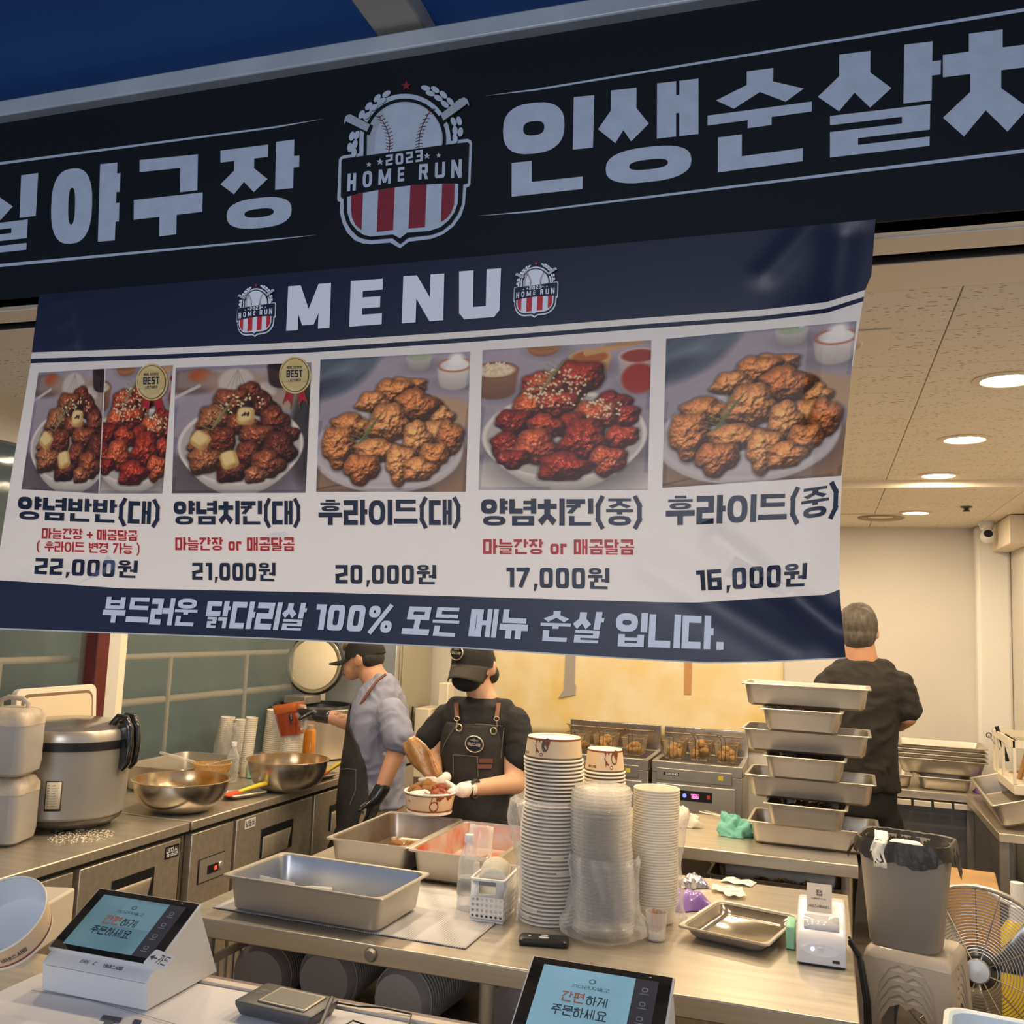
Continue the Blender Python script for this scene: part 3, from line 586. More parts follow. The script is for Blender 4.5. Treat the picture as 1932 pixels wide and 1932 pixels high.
    def sprig(x, y, s, c=(120, 130, 80)):
        line([(x, y), (x+.05*s, y-.10*s), (x+.13*s, y-.20*s)], .004, c)
        for i in range(7):
            f = i/6; bx, by = x+.11*s*f, y-.18*s*f
            line([(bx, by), (bx-.07*s, by-.03*s-.02*s*f)], .003, c); line([(bx, by), (bx+.05*s, by-.06*s)], .003, tuple(v*.85 for v in c))
    def sesame(cx, cy, rx, ry, n, seed, c=(235, 215, 170)):
        r = np.random.default_rng(seed)
        for _ in range(n):
            a, q = r.random()*2*PI, math.sqrt(r.random()); soft(ellm(cx+rx*q*math.cos(a), cy+ry*q*math.sin(a), .009, .006, 200, r.random()*3), c)
    if kind == 'fried':
        soft(ellm(.55, 1.0, .72, .42, 30), (150, 118, 92)); soft(ellm(.85, .42, .35, .10, 25, .25), (186, 152, 118), .9)
        line([(.0, .98), (.25, .93), (.5, .99)], .006, (110, 82, 62))
        soft(ellm(.08, .12, .30, .16, 20, -.45), (88, 98, 112)); soft(ellm(.16, .10, .22, .05, 14, -.5), (128, 138, 150), .8); soft(ellm(.03, .2, .16, .05, 20, -.4), (60, 66, 78), .8); soft(ellm(.30, .04, .10, .05, 20, -.5), (100, 110, 122))
        ramekin(.90, .09, .115, .13, (226, 216, 208), (240, 236, 230), (178, 96, 66)); soft(ellm(.91, .05, .05, .045, 30), (248, 246, 242)); ramekin(.66, .02, .08, .07, (188, 184, 178), (170, 180, 150))
        plate(.47, .68, .50, .30, (196, 188, 192))
        pile = [(.58, .24, .12, .07), (.50, .26, .11, .08), (.72, .38, .09, .07), (.82, .46, .08, .07), (.36, .34, .10, .07), (.22, .52, .13, .09), (.64, .38, .13, .11), (.80, .60, .13, .10), (.47, .50, .13, .13), (.14, .66, .10, .14), (.88, .62, .08, .12), (.66, .62, .09, .12), (.40, .70, .15, .08), (.78, .74, .09, .09), (.30, .83, .11, .10), (.56, .80, .09, .13), (.68, .84, .10, .08)]
        chunks(pile, [(206, 138, 84), (196, 126, 74), (184, 114, 68), (212, 146, 90)], .10, 5); sprig(.28, .64, 1.0)
    if kind == 'spicy':
        soft(ellm(.5, 1.05, .9, .30, 20), (214, 206, 198), .9)
        ramekin(.08, .15, .135, .15, (146, 104, 80), (220, 196, 160), (130, 88, 64)); sesame(.08, .14, .10, .045, 60, 4, (238, 220, 190)); ramekin(.36, .0, .09, .03, (176, 120, 78), (160, 110, 70)); ramekin(.64, .09, .12, .08, (206, 160, 104), (176, 100, 50), (210, 168, 116)); line([(.62, .06), (.95, .0)], .022, (206, 158, 108))
        ramekin(.93, .10, .12, .20, (196, 176, 172), (150, 60, 48), (200, 186, 182)); soft(ellm(.93, .25, .10, .10, 40), (158, 44, 30)); bowl(.50, .62, .485, .30, .16)
        pile = [(.58, .23, .13, .11), (.36, .28, .12, .09), (.78, .42, .10, .08), (.30, .42, .10, .09), (.84, .50, .09, .08), (.46, .40, .11, .08), (.20, .52, .10, .08), (.68, .50, .12, .10), (.55, .56, .10, .08), (.38, .56, .10, .08), (.17, .68, .10, .08), (.33, .70, .12, .11), (.62, .66, .13, .13), (.84, .64, .09, .07), (.20, .78, .09, .06), (.76, .80, .10, .09), (.50, .84, .14, .09)]
        chunks(pile, [(150, 52, 32), (168, 66, 40), (132, 42, 28), (180, 84, 50)], .85, 9); sesame(.45, .30, .2, .14, 110, 8); sesame(.72, .45, .12, .08, 40, 18); sprig(.36, .30, .9, (150, 150, 100))
    if kind == 'soy':
        soft(ellm(.0, 1.0, .6, .30, 20, .3), (98, 88, 88), .8); soft(ellm(.12, .12, .24, .10, 30), (120, 98, 92)); soft(ellm(.12, .10, .19, .07, 30), (150, 130, 122)); soft(ellm(.18, .07, .08, .05, 30), (176, 92, 48)); line([(.0, .24), (.18, .15)], .012, (200, 196, 194))
        soft(ellm(.60, .20, .40, .13, 20, .25), (176, 150, 130), .8); soft(ellm(.45, .13, .13, .11, 40), (206, 194, 184))
        for i in range(5): line([(.46, .03), (.36+i*.045, .21)], .003, (176, 162, 152))
        soft(ellm(.68, .19, .07, .05, 40, .4), (214, 200, 188)); ramekin(.80, .02, .12, .12, (70, 48, 44), (50, 30, 28)); soft(ellm(1.0, .55, .14, .4, 20), (40, 34, 32), .8); bowl(.50, .62, .465, .31, .17)
        pile = [(.56, .24, .10, .09), (.42, .28, .12, .09), (.66, .32, .08, .08), (.30, .42, .12, .10), (.74, .45, .10, .11), (.50, .46, .11, .08), (.86, .55, .07, .06), (.22, .60, .10, .09), (.36, .60, .09, .12), (.62, .56, .12, .09), (.78, .66, .12, .12), (.24, .74, .12, .10), (.56, .70, .10, .09), (.70, .78, .12, .10), (.44, .82, .11, .09), (.62, .86, .08, .06)]
        chunks(pile, [(118, 58, 36), (134, 72, 44), (96, 46, 30), (150, 92, 58)], .75, 12)
        for x, y in ((.53, .40), (.20, .58), (.42, .74)):
            soft(sqm(x, y, .068, .066, 90, x*3), (200, 162, 96)); soft(sqm(x-.008, y-.014, .056, .046, 60, x*3), (234, 206, 144)); soft(ellm(x+.04, y+.05, .03, .02, 30), (160, 112, 64), .7)
        sesame(.53, .385, .035, .02, 12, 3, (50, 40, 36)); sesame(.5, .3, .16, .08, 40, 5); sprig(.28, .50, 1.0, (150, 146, 104))
    return np.clip(img, 0, 1)
PM = bpy.data.materials.new('photo_print'); PM.use_nodes = True; pn = PM.node_tree; pb = pn.nodes['Principled BSDF']; pb.inputs['Roughness'].default_value = .4
ca = pn.nodes.new('ShaderNodeVertexColor'); ca.layer_name = 'print'; pn.links.new(ca.outputs[0], pb.inputs['Base Color']); tl_ = translucent(PM, .35, (1, 1, 1)); pn.links.new(ca.outputs[0], tl_.inputs[0])
def photo(img, quad, label, lay=4, x0=0., x1=1.):
    H, Wd = img.shape[:2]; TL, TR, BR, BL = quad; i0, i1 = int(x0*(Wd-1)), int(x1*(Wd-1)); sub = img[:, i0:i1+1]; n = sub.shape[1]; pts = []
    # exact surface on a coarse lattice, filled in linearly
    K = 12; lat = [[None]*(K+1) for _ in range(K+1)]
    for a in range(K+1):
        for c in range(K+1):
            u, v = c/K, a/K; x = (TL[0]*(1-u)+TR[0]*u)*(1-v)+(BL[0]*(1-u)+BR[0]*u)*v; y = (TL[1]*(1-u)+TR[1]*u)*(1-v)+(BL[1]*(1-u)+BR[1]*u)*v
            lat[a][c] = tuple(bpt(x, y, lay))
    lat = np.array(lat); vv = np.linspace(0, K, H); uu = np.linspace(0, K, n); vi = np.minimum(vv.astype(int), K-1); ui = np.minimum(uu.astype(int), K-1); fv = (vv-vi)[:, None, None]; fu = (uu-ui)[None, :, None]
    P = (lat[vi][:, ui]*(1-fu)+lat[vi][:, ui+1]*fu)*(1-fv)+(lat[vi+1][:, ui]*(1-fu)+lat[vi+1][:, ui+1]*fu)*fv
    me = bpy.data.meshes.new('food_photo'); idx = np.arange(H*n).reshape(H, n); f = np.stack([idx[:-1, :-1], idx[1:, :-1], idx[1:, 1:], idx[:-1, 1:]], -1).reshape(-1, 4)
    me.vertices.add(H*n); me.vertices.foreach_set('co', P.reshape(-1)); me.loops.add(f.size); me.loops.foreach_set('vertex_index', f.reshape(-1)); me.polygons.add(len(f)); me.polygons.foreach_set('loop_start', np.arange(len(f))*4); me.polygons.foreach_set('loop_total', np.full(len(f), 4)); me.update()
    lin = np.where(sub <= .04045, sub/12.92, ((sub+.055)/1.055)**2.4); ca_ = me.color_attributes.new('print', 'FLOAT_COLOR', 'POINT'); ca_.data.foreach_set('color', np.concatenate([lin, np.ones((H, n, 1))], -1).reshape(-1))
    me.materials.append(PM); me.shade_smooth(); o = bpy.data.objects.new('food_photo', me); COL.objects.link(o); o.parent = BN; o['label'] = label; return o
FR, SP, SO = paint('fried'), paint('spicy'), paint('soy')
for im, q, lb, x0, x1 in ((SO, PQ[0], 'printed photograph of soy glazed chicken, left half', 0, .82), (SP, PQ[1], 'printed photograph of red glazed chicken, right half', .15, .85), (SO, PQ[2], 'printed photograph of soy glazed chicken in a bowl', 0, 1),
                         (FR, PQ[3], 'printed photograph of fried chicken on a plate', 0, 1), (SP, PQ[4], 'printed photograph of red glazed chicken in a bowl', 0, 1), (FR, PQ[5], 'larger printed photograph of fried chicken on a plate', 0, 1)): photo(im, q, lb, 2, x0, x1)
# gold medals with ribbons printed over two photographs
GOLD = mat('medal_gold', (.75, .48, .14), .35, 0, .35, 60, col2=(.80, .62, .30)); GOLD2 = mat('medal_pale_gold', (.72, .50, .19), .4); MRED = mat('medal_red', (.55, .01, .025), .4); GDK = mat('medal_dark', (.16, .09, .03), .4)
for cx, cy in ((289.5, 722), (559, 709)):
    g = G(); fn = lambda lay: (lambda a, b_: bpt(a, b_, lay))
    for sx in (-1, 1):
        flat(g, [[(cx+sx*2, cy+28), (cx+sx*16, cy+26), (cx+sx*24, cy+52), (cx+sx*14, cy+46), (cx+sx*8, cy+56)]], fn(8), 2); flat(g, L([(cx+sx*3, cy+28), (cx+sx*9, cy+62)], 1.6)+L([(cx+sx*14, cy+26), (cx+sx*23, cy+54)], 1.6), fn(9), 3)
    flat(g, [ell(cx, cy, 30, 35, 0, 36)], fn(10), 0); flat(g, [ell(cx, cy, 27, 32, 0, 36)], fn(11), 3); flat(g, [ell(cx, cy, 25.5, 30.5, 0, 36)], fn(12), 0); flat(g, [ell(cx, cy, 20, 24, 0, 30)], fn(13), 1)
    flat(g, [[(cx-25, cy-10), (cx-20, cy-13), (cx+20, cy-14), (cx+25, cy-11), (cx+25, cy+9), (cx+20, cy+13), (cx-20, cy+14), (cx-25, cy+11)]], fn(14), 1)
    P, w = text('BEST', .2); flat(g, in_quad(P, (cx-15, cy-9), (cx+16, cy-10), (cx+16, cy+4), (cx-15, cy+5)), fn(15), 4)
    P, w = text('REAL ESTATE', .16); flat(g, in_quad(P, (cx-14, cy-16), (cx+14, cy-17), (cx+14, cy-12), (cx-14, cy-11)), fn(15), 4); P, w = text('LECTURER', .16); flat(g, in_quad(P, (cx-11, cy+8), (cx+12, cy+7), (cx+12, cy+12), (cx-11, cy+13)), fn(15), 4)
    obj('medal', g, [GOLD, GOLD2, MRED, GDK, BINK], BN, smooth=0)['label'] = 'printed gold BEST medal with red ribbon'
# ================================================================ CEILING FITTINGS
LAMPM = mat('lamp_face', (1, .95, .85), .5, emit=(1, .90, .74), es=9); RIMM = mat('lamp_rim', (.72, .60, .45), .4)
def downlight(x, y, z, label, group=None):
    t = thing('downlight', label, 'ceiling light', (x, y, z), group=group)
    obj('rim', G().lathe([(.068, .001), (.088, .001), (.090, -.003), (.070, -.006), (.066, .0)], 32), RIMM, t)
    obj('lens', G().lathe([(.0005, -.004), (.066, -.004)], 32), LAMPM, t); return t
order = ['nearest bright round downlight at the right edge of the ceiling', 'second bright round downlight from the front on the right', 'third downlight, just before the ceiling step', 'farthest small downlight near the back wall']
k = 0
for i, (x, y, z) in enumerate(LAMPS):
    if x == .48: downlight(x, y, z, order[k]); k += 1
    else: downlight(x, y, z, 'added round recessed downlight in the ceiling, unseen behind the menu banner', 'added downlights behind the banner')
t = thing('ceiling_speaker', 'square cream ceiling speaker with round grille beside the banner edge', 'speaker', (.02, 2.42, CEIL))
obj('panel', G().box(-.13, -.10, -.004, .13, .10, .0), SOF, t, bevel=.002); obj('grille', G().lathe([(.0005, -.006), (.05, -.008), (.055, -.004)], 28).lathe([(.062, -.004), (.064, -.009), (.070, -.004)], 28), SOF, t)
t = thing('air_vent', 'round ceiling air vent in a square plate near the back wall', 'vent', (.31, 5.85, CEIL-.03))
obj('plate', G().box(-.22, -.13, -.004, .22, .13, 0), SOF, t, bevel=.002); obj('duct_ring', G().lathe([(.07, -.006), (.12, -.014), (.13, -.004)], 28), mat('vent_shadow', (.35, .28, .2), .6), t)
t = thing('sprinkler', 'small dark sprinkler head on a white ring in the ceiling', 'sprinkler', (.70, 5.37, CEIL-.03))
obj('ring', G().lathe([(.0005, -.002), (.045, -.002), (.046, 0)], 20), WHITE, t); obj('head', G().lathe([(.0005, -.03), (.02, -.028), (.01, -.015), (.028, -.008), (.028, -.003)], 16), mat('sprinkler_metal', (.2, .17, .13), .4, .8), t)
t = thing('security_camera', 'white security camera with a black lens hanging from the ceiling corner', 'camera', (.90, 6.1, CEIL-.03))
obj('mount', G().lathe([(.0005, -.05), (.03, -.05), (.045, -.01), (.045, 0)], 20), WHITE, t)
Mh = Matrix.Translation((0, -.02, -.09)) @ Matrix.Rotation(math.radians(70), 4, 'X')
obj('housing', G().lathe([(.0005, -.045), (.025, -.04), (.038, -.01), (.038, .03), (.03, .045), (.0005, .045)], 20, M=Mh), WHITE, t)
obj('lens', G().lathe([(.0005, .05), (.024, .048), (.024, .044)], 20, M=Mh), BLACK, t)
g = G().tube([(.97, 6.15, 2.335), (1.0, 6.1, 2.31), (1.03, 6.05, 2.28), (1.055, 6.0, 2.27)], .004, 6); tag(obj('camera_cable', g, BLACK), 'thin dark cable sagging from the security camera', 'cable')
tag(obj('wall_box', G().box(.955, 5.7, 2.20, XR-.002, 6.28, 2.355), SOF, bevel=.004), 'cream boxed duct under the ceiling on the right wall', 'duct')
# ================================================================ STEEL PANS
def pan(L_, W_, H, lip=.013, tp=.010, r=.032, inner=None):
    g = G(); hx, hy = L_/2, W_/2; w = .0015
    g.loft([rr(hx-lip-tp-.012, hy-lip-tp-.012, r*.7, 0), rr(hx-lip-tp, hy-lip-tp, r, .010), rr(hx-lip, hy-lip, r, H-.004), rr(hx-.001, hy-.001, .014, H-.006), rr(hx, hy, .015, H-.003), rr(hx-.002, hy-.002, .014, H),
            rr(hx-lip+.001, hy-lip+.001, r, H-.001), rr(hx-lip-.001, hy-lip-.001, r, H-.006)], True, False, 0)
    g.loft([rr(hx-lip-.001, hy-lip-.001, r, H-.006), rr(hx-lip-tp-w, hy-lip-tp-w, r, .012), rr(hx-lip-tp-.014, hy-lip-tp-.014, r*.7, .003)], False, True, 1)
    return g
def panthing(label, loc, rz, L_, W_, H, inner=STEEL2, group=None, outer=STEEL2, name='steel_pan', tp=.010, rot=None):
    o = obj(name, pan(L_, W_, H, tp=tp), [outer, inner], loc=loc, rot=rot or (0, 0, rz)); return tag(o, label, 'pan', group)
SAUCE = mat('sauced_steel', (.60, .50, .42), .28, .25, .9, 9, col2=(.60, .10, .01)); SAUCE2 = mat('greasy_steel', (.50, .46, .40), .35, .8, .5, 6, col2=(.40, .26, .14)); OILY = mat('dark_oily_steel', (.14, .12, .10), .3, .9, .4, 6)
# fried chicken pieces: four lumpy shapes shared by every copy
CH = {}
def chunk_mesh(seed):
    r = random.Random(seed); bm = bmesh.new(); bmesh.ops.create_icosphere(bm, subdivisions=2, radius=1)
    ph = [(r.uniform(2, 6), r.uniform(2, 6), r.uniform(2, 6), r.random()*6) for _ in range(5)]
    for v in bm.verts:
        p = v.co.copy(); s = 1+.16*sum(math.sin(p.x*a+p.y*b+p.z*c+d)/(i+1.3) for i, (a, b, c, d) in enumerate(ph))+r.uniform(-.09, .09); v.co = Vector((p.x*s*1.15, p.y*s, p.z*s*.8))
    me = bpy.data.meshes.new('fried_chicken_piece'); bm.to_mesh(me); bm.free(); me.shade_smooth(); return me
CM = [chunk_mesh(s) for s in range(4)]
FRY = mat('fried_crust', (.50, .25, .08), .6, 0, .6, 40, .8, 120, col2=(.24, .09, .02)); SPICY = mat('red_glaze', (.42, .075, .02), .22, 0, .5, 50, .6, 110, col2=(.22, .03, .01), coat=.6); SOY = mat('dark_glaze', (.19, .075, .03), .3, 0, .5, 50, .6, 110, coat=.4); PALE = mat('golden_crust', (.62, .38, .13), .6, 0, .5, 40, .8, 110, col2=(.42, .20, .06))
MESHM = {}
def piece(loc, s, m, label, group, r):
    i = r.randrange(4); key = (i, m.name)
    if key not in MESHM:
        me = CM[i].copy(); me.materials.append(m); MESHM[key] = me
    o = bpy.data.objects.new('fried_chicken_piece', MESHM[key]); COL.objects.link(o); o.location = loc; o.scale = (s, s, s); o.rotation_euler = (r.random()*.8, r.random()*.8, r.random()*6)
    return tag(o, label, 'fried chicken', group)
def heap(cx, cy, z, hx, hy, n, s, m, label, group, seed, hz=.03):
    r = random.Random(seed)
    for i in range(n):
        a, q = r.random()*2*PI, math.sqrt(r.random()); x, y = q*math.cos(a), q*math.sin(a)
        piece((cx+hx*x, cy+hy*y, z+s*.7+hz*(1-q)*r.uniform(.5, 1)), s*r.uniform(.8, 1.2), m, label, group, r)
# ================================================================ FRONT WORK TABLE
def table(name, label, x0, y0, x1, y1, z, legs, shelf=.35, apron=.052):
    t = thing(name, label, 'table', ((x0+x1)/2, (y0+y1)/2, 0)); hx, hy = (x1-x0)/2, (y1-y0)/2
    g = G().box(-hx, -hy, z-apron, hx, hy, z); obj('tabletop', g, STEEL, t, bevel=.004)
    for lx, ly in legs: obj('leg', G().lathe([(.021, 0), (.021, z-apron)], 16, (lx-(x0+x1)/2, ly-(y0+y1)/2, 0)), STEEL2, t)
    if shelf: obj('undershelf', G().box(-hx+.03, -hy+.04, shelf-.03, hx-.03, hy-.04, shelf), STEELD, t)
    return t
T1 = table('work_table', 'long brushed steel work table holding the cup stacks, pans and label printer', -1.765, 2.40, .078, 3.52, .80, [(-1.70, 2.47), (-.83, 2.45), (.035, 2.47), (-1.70, 3.46), (-.83, 3.46), (.035, 3.46)], .50)
Mx = Matrix.Rotation(PI/2, 4, 'X')
obj('round_plate', G().lathe([(.0005, .012), (.014, .011), (.018, 0), (.02, 0)], 20, M=Matrix.Translation((-.30, -.561, .775)) @ Mx), STEELD, T1)['label'] = 'round steel badge on the table edge'
g = G()
nx, ny = 56, 38
MAT_ = thing('shelf_liner', 'grey perforated rubber liner lying under the steel pans on the table', 'mat', (-1.30, 2.72, .8015), math.radians(-1))
LIN = mat('liner_grey', (.46, .44, .42), .7); nt = LIN.node_tree; tc = nt.nodes.new('ShaderNodeTexCoord'); ck = nt.nodes.new('ShaderNodeTexVoronoi'); ck.inputs['Scale'].default_value = 125; ck.inputs['Randomness'].default_value = 0
rp = nt.nodes.new('ShaderNodeMapRange'); rp.inputs[1].default_value = .28; rp.inputs[2].default_value = .34; mx = nt.nodes.new('ShaderNodeMix'); mx.data_type = 'RGBA'; mx.inputs[6].default_value = (.16, .15, .15, 1); mx.inputs[7].default_value = (.58, .56, .55, 1)
nt.links.new(tc.outputs['Object'], ck.inputs['Vector']); nt.links.new(ck.outputs['Distance'], rp.inputs[0]); nt.links.new(rp.outputs[0], mx.inputs[0]); nt.links.new(mx.outputs[2], nt.nodes['Principled BSDF'].inputs['Base Color'])
grid = [[Vector((-.40+.80*i/nx, -.24+.50*j/ny-.0*i, .002*abs(math.sin(i*.35+j*.2)))) for i in range(nx+1)] for j in range(ny+1)]
obj('liner_sheet', G().strip(grid), LIN, MAT_, thick=.002)
fp = at(619, 1650, z=.905)
panthing('large empty grey steel pan with a clear scoop on the near table edge', (fp.x, fp.y, .806), math.radians(-2), .525, .315, .102, inner=mat('shiny_inner_steel', (.50, .52, .56), .3, .85, .1, 4))
pa_ = at(612, 1580, z=.904)
panthing('steel pan with a few fried pieces beside the sauced pan', (pa_.x+.158, pa_.y+.262, .802), 0, .315, .525, .102, inner=SAUCE2)
panthing('steel pan smeared with orange sauce behind the water bottle', (pa_.x+.476, pa_.y+.245, .802), 0, .315, .525, .102, inner=SAUCE)
heap(pa_.x+.22, pa_.y+.20, .812, .075, .05, 10, .030, FRY, 'brown fried chicken piece at the bottom of the pan left of the sauced pan', 'pieces in the left pan', 3); heap(pa_.x+.53, pa_.y+.13, .812, .06, .06, 8, .029, SPICY, 'red sauced chicken piece in the corner of the orange-smeared pan', 'pieces in the sauced pan', 4)
# clear scoops
SCM = film('scoop_plastic', (.9, .88, .82), .22, .05, .1, 10)
def scoop(label, loc, rz, rx=0, m=SCM, s=1):
    t = thing('scoop', label, 'scoop', loc, rot=(rx, 0, rz))
    obj('bowl', G().strip([[Vector((.045*s*math.cos(a)*(1-.12*j/6), j*.018*s, -.035*s*math.sin(a)*(1-.2*(j == 0)))) for a in [PI*q/12 for q in range(13)]] for j in range(7)]), m, t, thick=.0015)
    obj('handle', G().tube([(0, -.005, -.008), (0, -.05*s, .004), (0, -.11*s, .012)], [.009, .011, .012], 10), m, t); return t
scoop('clear plastic scoop lying inside the empty grey pan', (fp.x-.12, fp.y+.02, .850), math.radians(120), math.radians(14))
scoop('clear plastic scoop standing handle up in the sauced pan', (-1.06, 2.98, .90), math.radians(180), math.radians(105))
# water bottle
WAT = film('bottle_plastic', (.88, .88, .86), .14, .06, .5, 40)
t = thing('water_bottle', 'small clear plastic water bottle with white cap beside the napkin basket', 'bottle', (-1.026, 2.80, .802))
obj('body', G().lathe([(.0005, 0), (.028, 0), (.031, .006), (.030, .03), (.031, .05), (.0295, .06), (.031, .09), (.030, .13), (.028, .15), (.018, .178), (.0125, .188), (.0125, .198)], 24), WAT, t)
obj('water', G().lathe([(.0005, .003), (.027, .003), (.0285, .01), (.0285, .095), (.0005, .095)], 20), film('water', (.75, .8, .8), .05, .03, 0), t)
obj('wrap_label', G().lathe([(.0315, .045), (.0315, .088)], 24), film('speckled_label', (.35, .33, .3), .35, .3, .2), t); obj('cap', G().lathe([(.0005, .219), (.013, .219), (.0145, .216), (.0145, .197), (.013, .196)], 20), WHITE, t)
# napkin basket with real holes
t = thing('napkin_basket', 'white perforated plastic basket packed with folded napkins beside the cup stack', 'basket', (-.936, 2.80, .802), math.radians(4))
def holes(w, h, nx_, nz_, r, org, ux, uz, g):
    cw, chh = w/nx_, h/nz_
    for i in range(nx_):
        for j in range(nz_):
            cx, cz = (i+.5)*cw, (j+.5)*chh; sq = [(cx+cw/2*a, cz+chh/2*b_) for a, b_ in ((1, 0), (1, 1), (0, 1), (-1, 1), (-1, 0), (-1, -1), (0, -1), (1, -1))]; ci = [(cx+r*math.cos(a*PI/4), cz+r*math.sin(a*PI/4)) for a in range(8)]
            P = [org+ux*a+uz*b_ for a, b_ in sq+ci]; g.add(P, [(q, (q+1) % 8, 8+(q+1) % 8, 8+q) for q in range(8)])
bw, bd, bh = .098, .185, .118; g = G(); V = Vector
for org, ux, w_, n_ in ((V((-bw/2, -bd/2, 0)), V((1, 0, 0)), bw, 7), (V((bw/2, -bd/2, 0)), V((0, 1, 0)), bd, 13), (V((bw/2, bd/2, 0)), V((-1, 0, 0)), bw, 7), (V((-bw/2, bd/2, 0)), V((0, -1, 0)), bd, 13)):
    holes(w_, .062, n_, 4, .0042, org+V((0, 0, .008)), ux, V((0, 0, 1)), g)
    g.add([org, org+ux*w_, org+ux*w_+V((0, 0, .008)), org+V((0, 0, .008))], [(0, 1, 2, 3)])
    if w_ == bw:   # cut-out hand grip
        a, b_ = .24*w_, .76*w_; zz = V((0, 0, 1))
        for p0, p1, z0_, z1_ in ((0, a, .07, bh), (b_, w_, .07, bh), (a, b_, .07, .078), (a, b_, .106, bh)): g.add([org+ux*p0+zz*z0_, org+ux*p1+zz*z0_, org+ux*p1+zz*z1_, org+ux*p0+zz*z1_], [(0, 1, 2, 3)])
    else: g.add([org+V((0, 0, .07)), org+ux*w_+V((0, 0, .07)), org+ux*w_+V((0, 0, bh)), org+V((0, 0, bh))], [(0, 1, 2, 3)])
g.add([V((-bw/2, -bd/2, 0)), V((bw/2, -bd/2, 0)), V((bw/2, bd/2, 0)), V((-bw/2, bd/2, 0))], [(0, 1, 2, 3)])
obj('basket_body', g, WHITE, t, thick=.002); obj('rim', G().loft([rr(bw/2+.004, bd/2+.004, .012, bh-.004), rr(bw/2+.005, bd/2+.005, .012, bh+.002), rr(bw/2-.002, bd/2-.002, .01, bh+.003), rr(bw/2-.002, bd/2-.002, .01, bh-.004)], False, False), WHITE, t)
obj('grip', G().box(-.026, -bd/2-.004, .102, .026, -bd/2+.001, .114), mat('grey_grip', (.2, .2, .22), .5), t, bevel=.001)
NAP = mat('paper_napkin', (.80, .74, .60), .8); gn = G().strip([[Vector((-.043+.086*i/6, .016*math.sin(j*PI/10)+.0, .005+.132*j/8-.022*((i-3)/3)**2*(j/8))) for i in range(7)] for j in range(9)])
nk = tag(obj('napkin', gn, NAP, loc=(-.93, 2.735, .806), rot=(-.16, 0, .07), thick=.0022), 'folded cream paper napkin standing in the white basket', 'napkin', 'napkins in the basket')
for i in range(1, 15): dup(nk, (-.93-.004*i*.5, 2.735+.0100*i, .806+.0004*i), rot=(-.16+.020*i, 0, .07))
# ---- towers of paper buckets, upside down
KRAFT = mat('paper_bucket', (.80, .60, .38), .55, 0, .06, 20); PWHITE = mat('bucket_white', (.86, .80, .68), .5); BRN = mat('bucket_brown', (.26, .055, .02), .5); BRN2 = mat('bucket_olive', (.13, .08, .04), .5); INK = mat('cup_ink', (.05, .04, .035), .6)
def bucket_geo(rt, rb, h):
    """narrow end up: base at the top, rolled rim at the bottom"""
    g = G(); g.lathe([(rb+.0035, .004), (rb+.0045, .0015), (rb+.003, -.0005), (rb, 0), (rb-.0015, .002)], 40, mi=1)
    g.lathe([(rb+.0035, .004), (rb, .005)], 40, mi=1); g.lathe([(rb, .0048), (rb-.0006, .0105)], 40, mi=3)  # brown line, darkened to paint in the dark gaps between nested rims
    g.lathe([(rb-.0006, .0105), (rt+.0007, h-.007)], 40, mi=0); g.lathe([(rt+.0007, h-.007), (rt, h-.0015)], 40, mi=2)
    g.lathe([(rt, h-.0015), (rt-.0015, h), (rt-.004, h-.001), (rt-.005, h-.006), (.0005, h-.007)], 40, mi=1); return g
def cone_fn(rt, rb, h, e=.0006): return lambda a, z: Vector(((rb+(rt-rb)*z/h+e)*math.cos(a), (rb+(rt-rb)*z/h+e)*math.sin(a), z))
def subdiv(poly, n=3):
    o = []
    for a, b_ in zip(poly, poly[1:]+poly[:1]): o += [(a[0]+(b_[0]-a[0])*i/n, a[1]+(b_[1]-a[1])*i/n) for i in range(n)]
    return o
def print_bucket(t, rt, rb, h, a0, kind):
    """drips, moustache and small lettering on the upturned paper"""
    fn = cone_fn(rt, rb, h); g = G(); k = h/.065; s = .068/rb
    A = lambda x, z: (a0+x*s, h-.006*k-z*k)
    def put(p, mi): 
        q = [A(x, z) for x, z in p]; P = [fn(*v) for v in q]; tr = tessellate_polygon([[Vector((a, b_, 0)) for a, b_ in q]]); g.add(P, [list(x) for x in tr], mi)
    put(ell(.12, .014, .17, .019, 0, 24), 1); put(ell(.22, .004, .13, .012, 0, 16), 0); put(ell(.18, .013, .10, .005, .1, 14), 0)
    put([(-.42, 0), (-.36, .004), (-.33, .014), (-.31, .004), (-.27, 0)], 0); put([(-.24, 0), (-.17, .007), (-.12, 0)], 0); put(ell(-.36, .018, .045, .0035, .1, 10), 1)
    put([(-.34, .024), (-.27, .022), (-.20, .030), (-.13, .031), (-.18, .036), (-.24, .033), (-.29, .034), (-.31, .041), (-.33, .034)], 0); put(ell(-.04, .040, .075, .0055, 0, 14), 0); put(ell(-.04, .040, .045, .0022, 0, 10), 2)
    obj('drip_print', g, [BRN, BRN2, PWHITE, INK], t, smooth=0); g = G(); P, w = text('바비스시림', .16)
    for q in in_quad(P, A(-1.25, .036), A(-.80, .036), A(-.80, .043), A(-1.25, .043)): g.add([cone_fn(rt, rb, h, .0008)(*v) for v in q], [list(range(len(q)))], 0)
    obj('lettering', g, [INK], t, smooth=0)
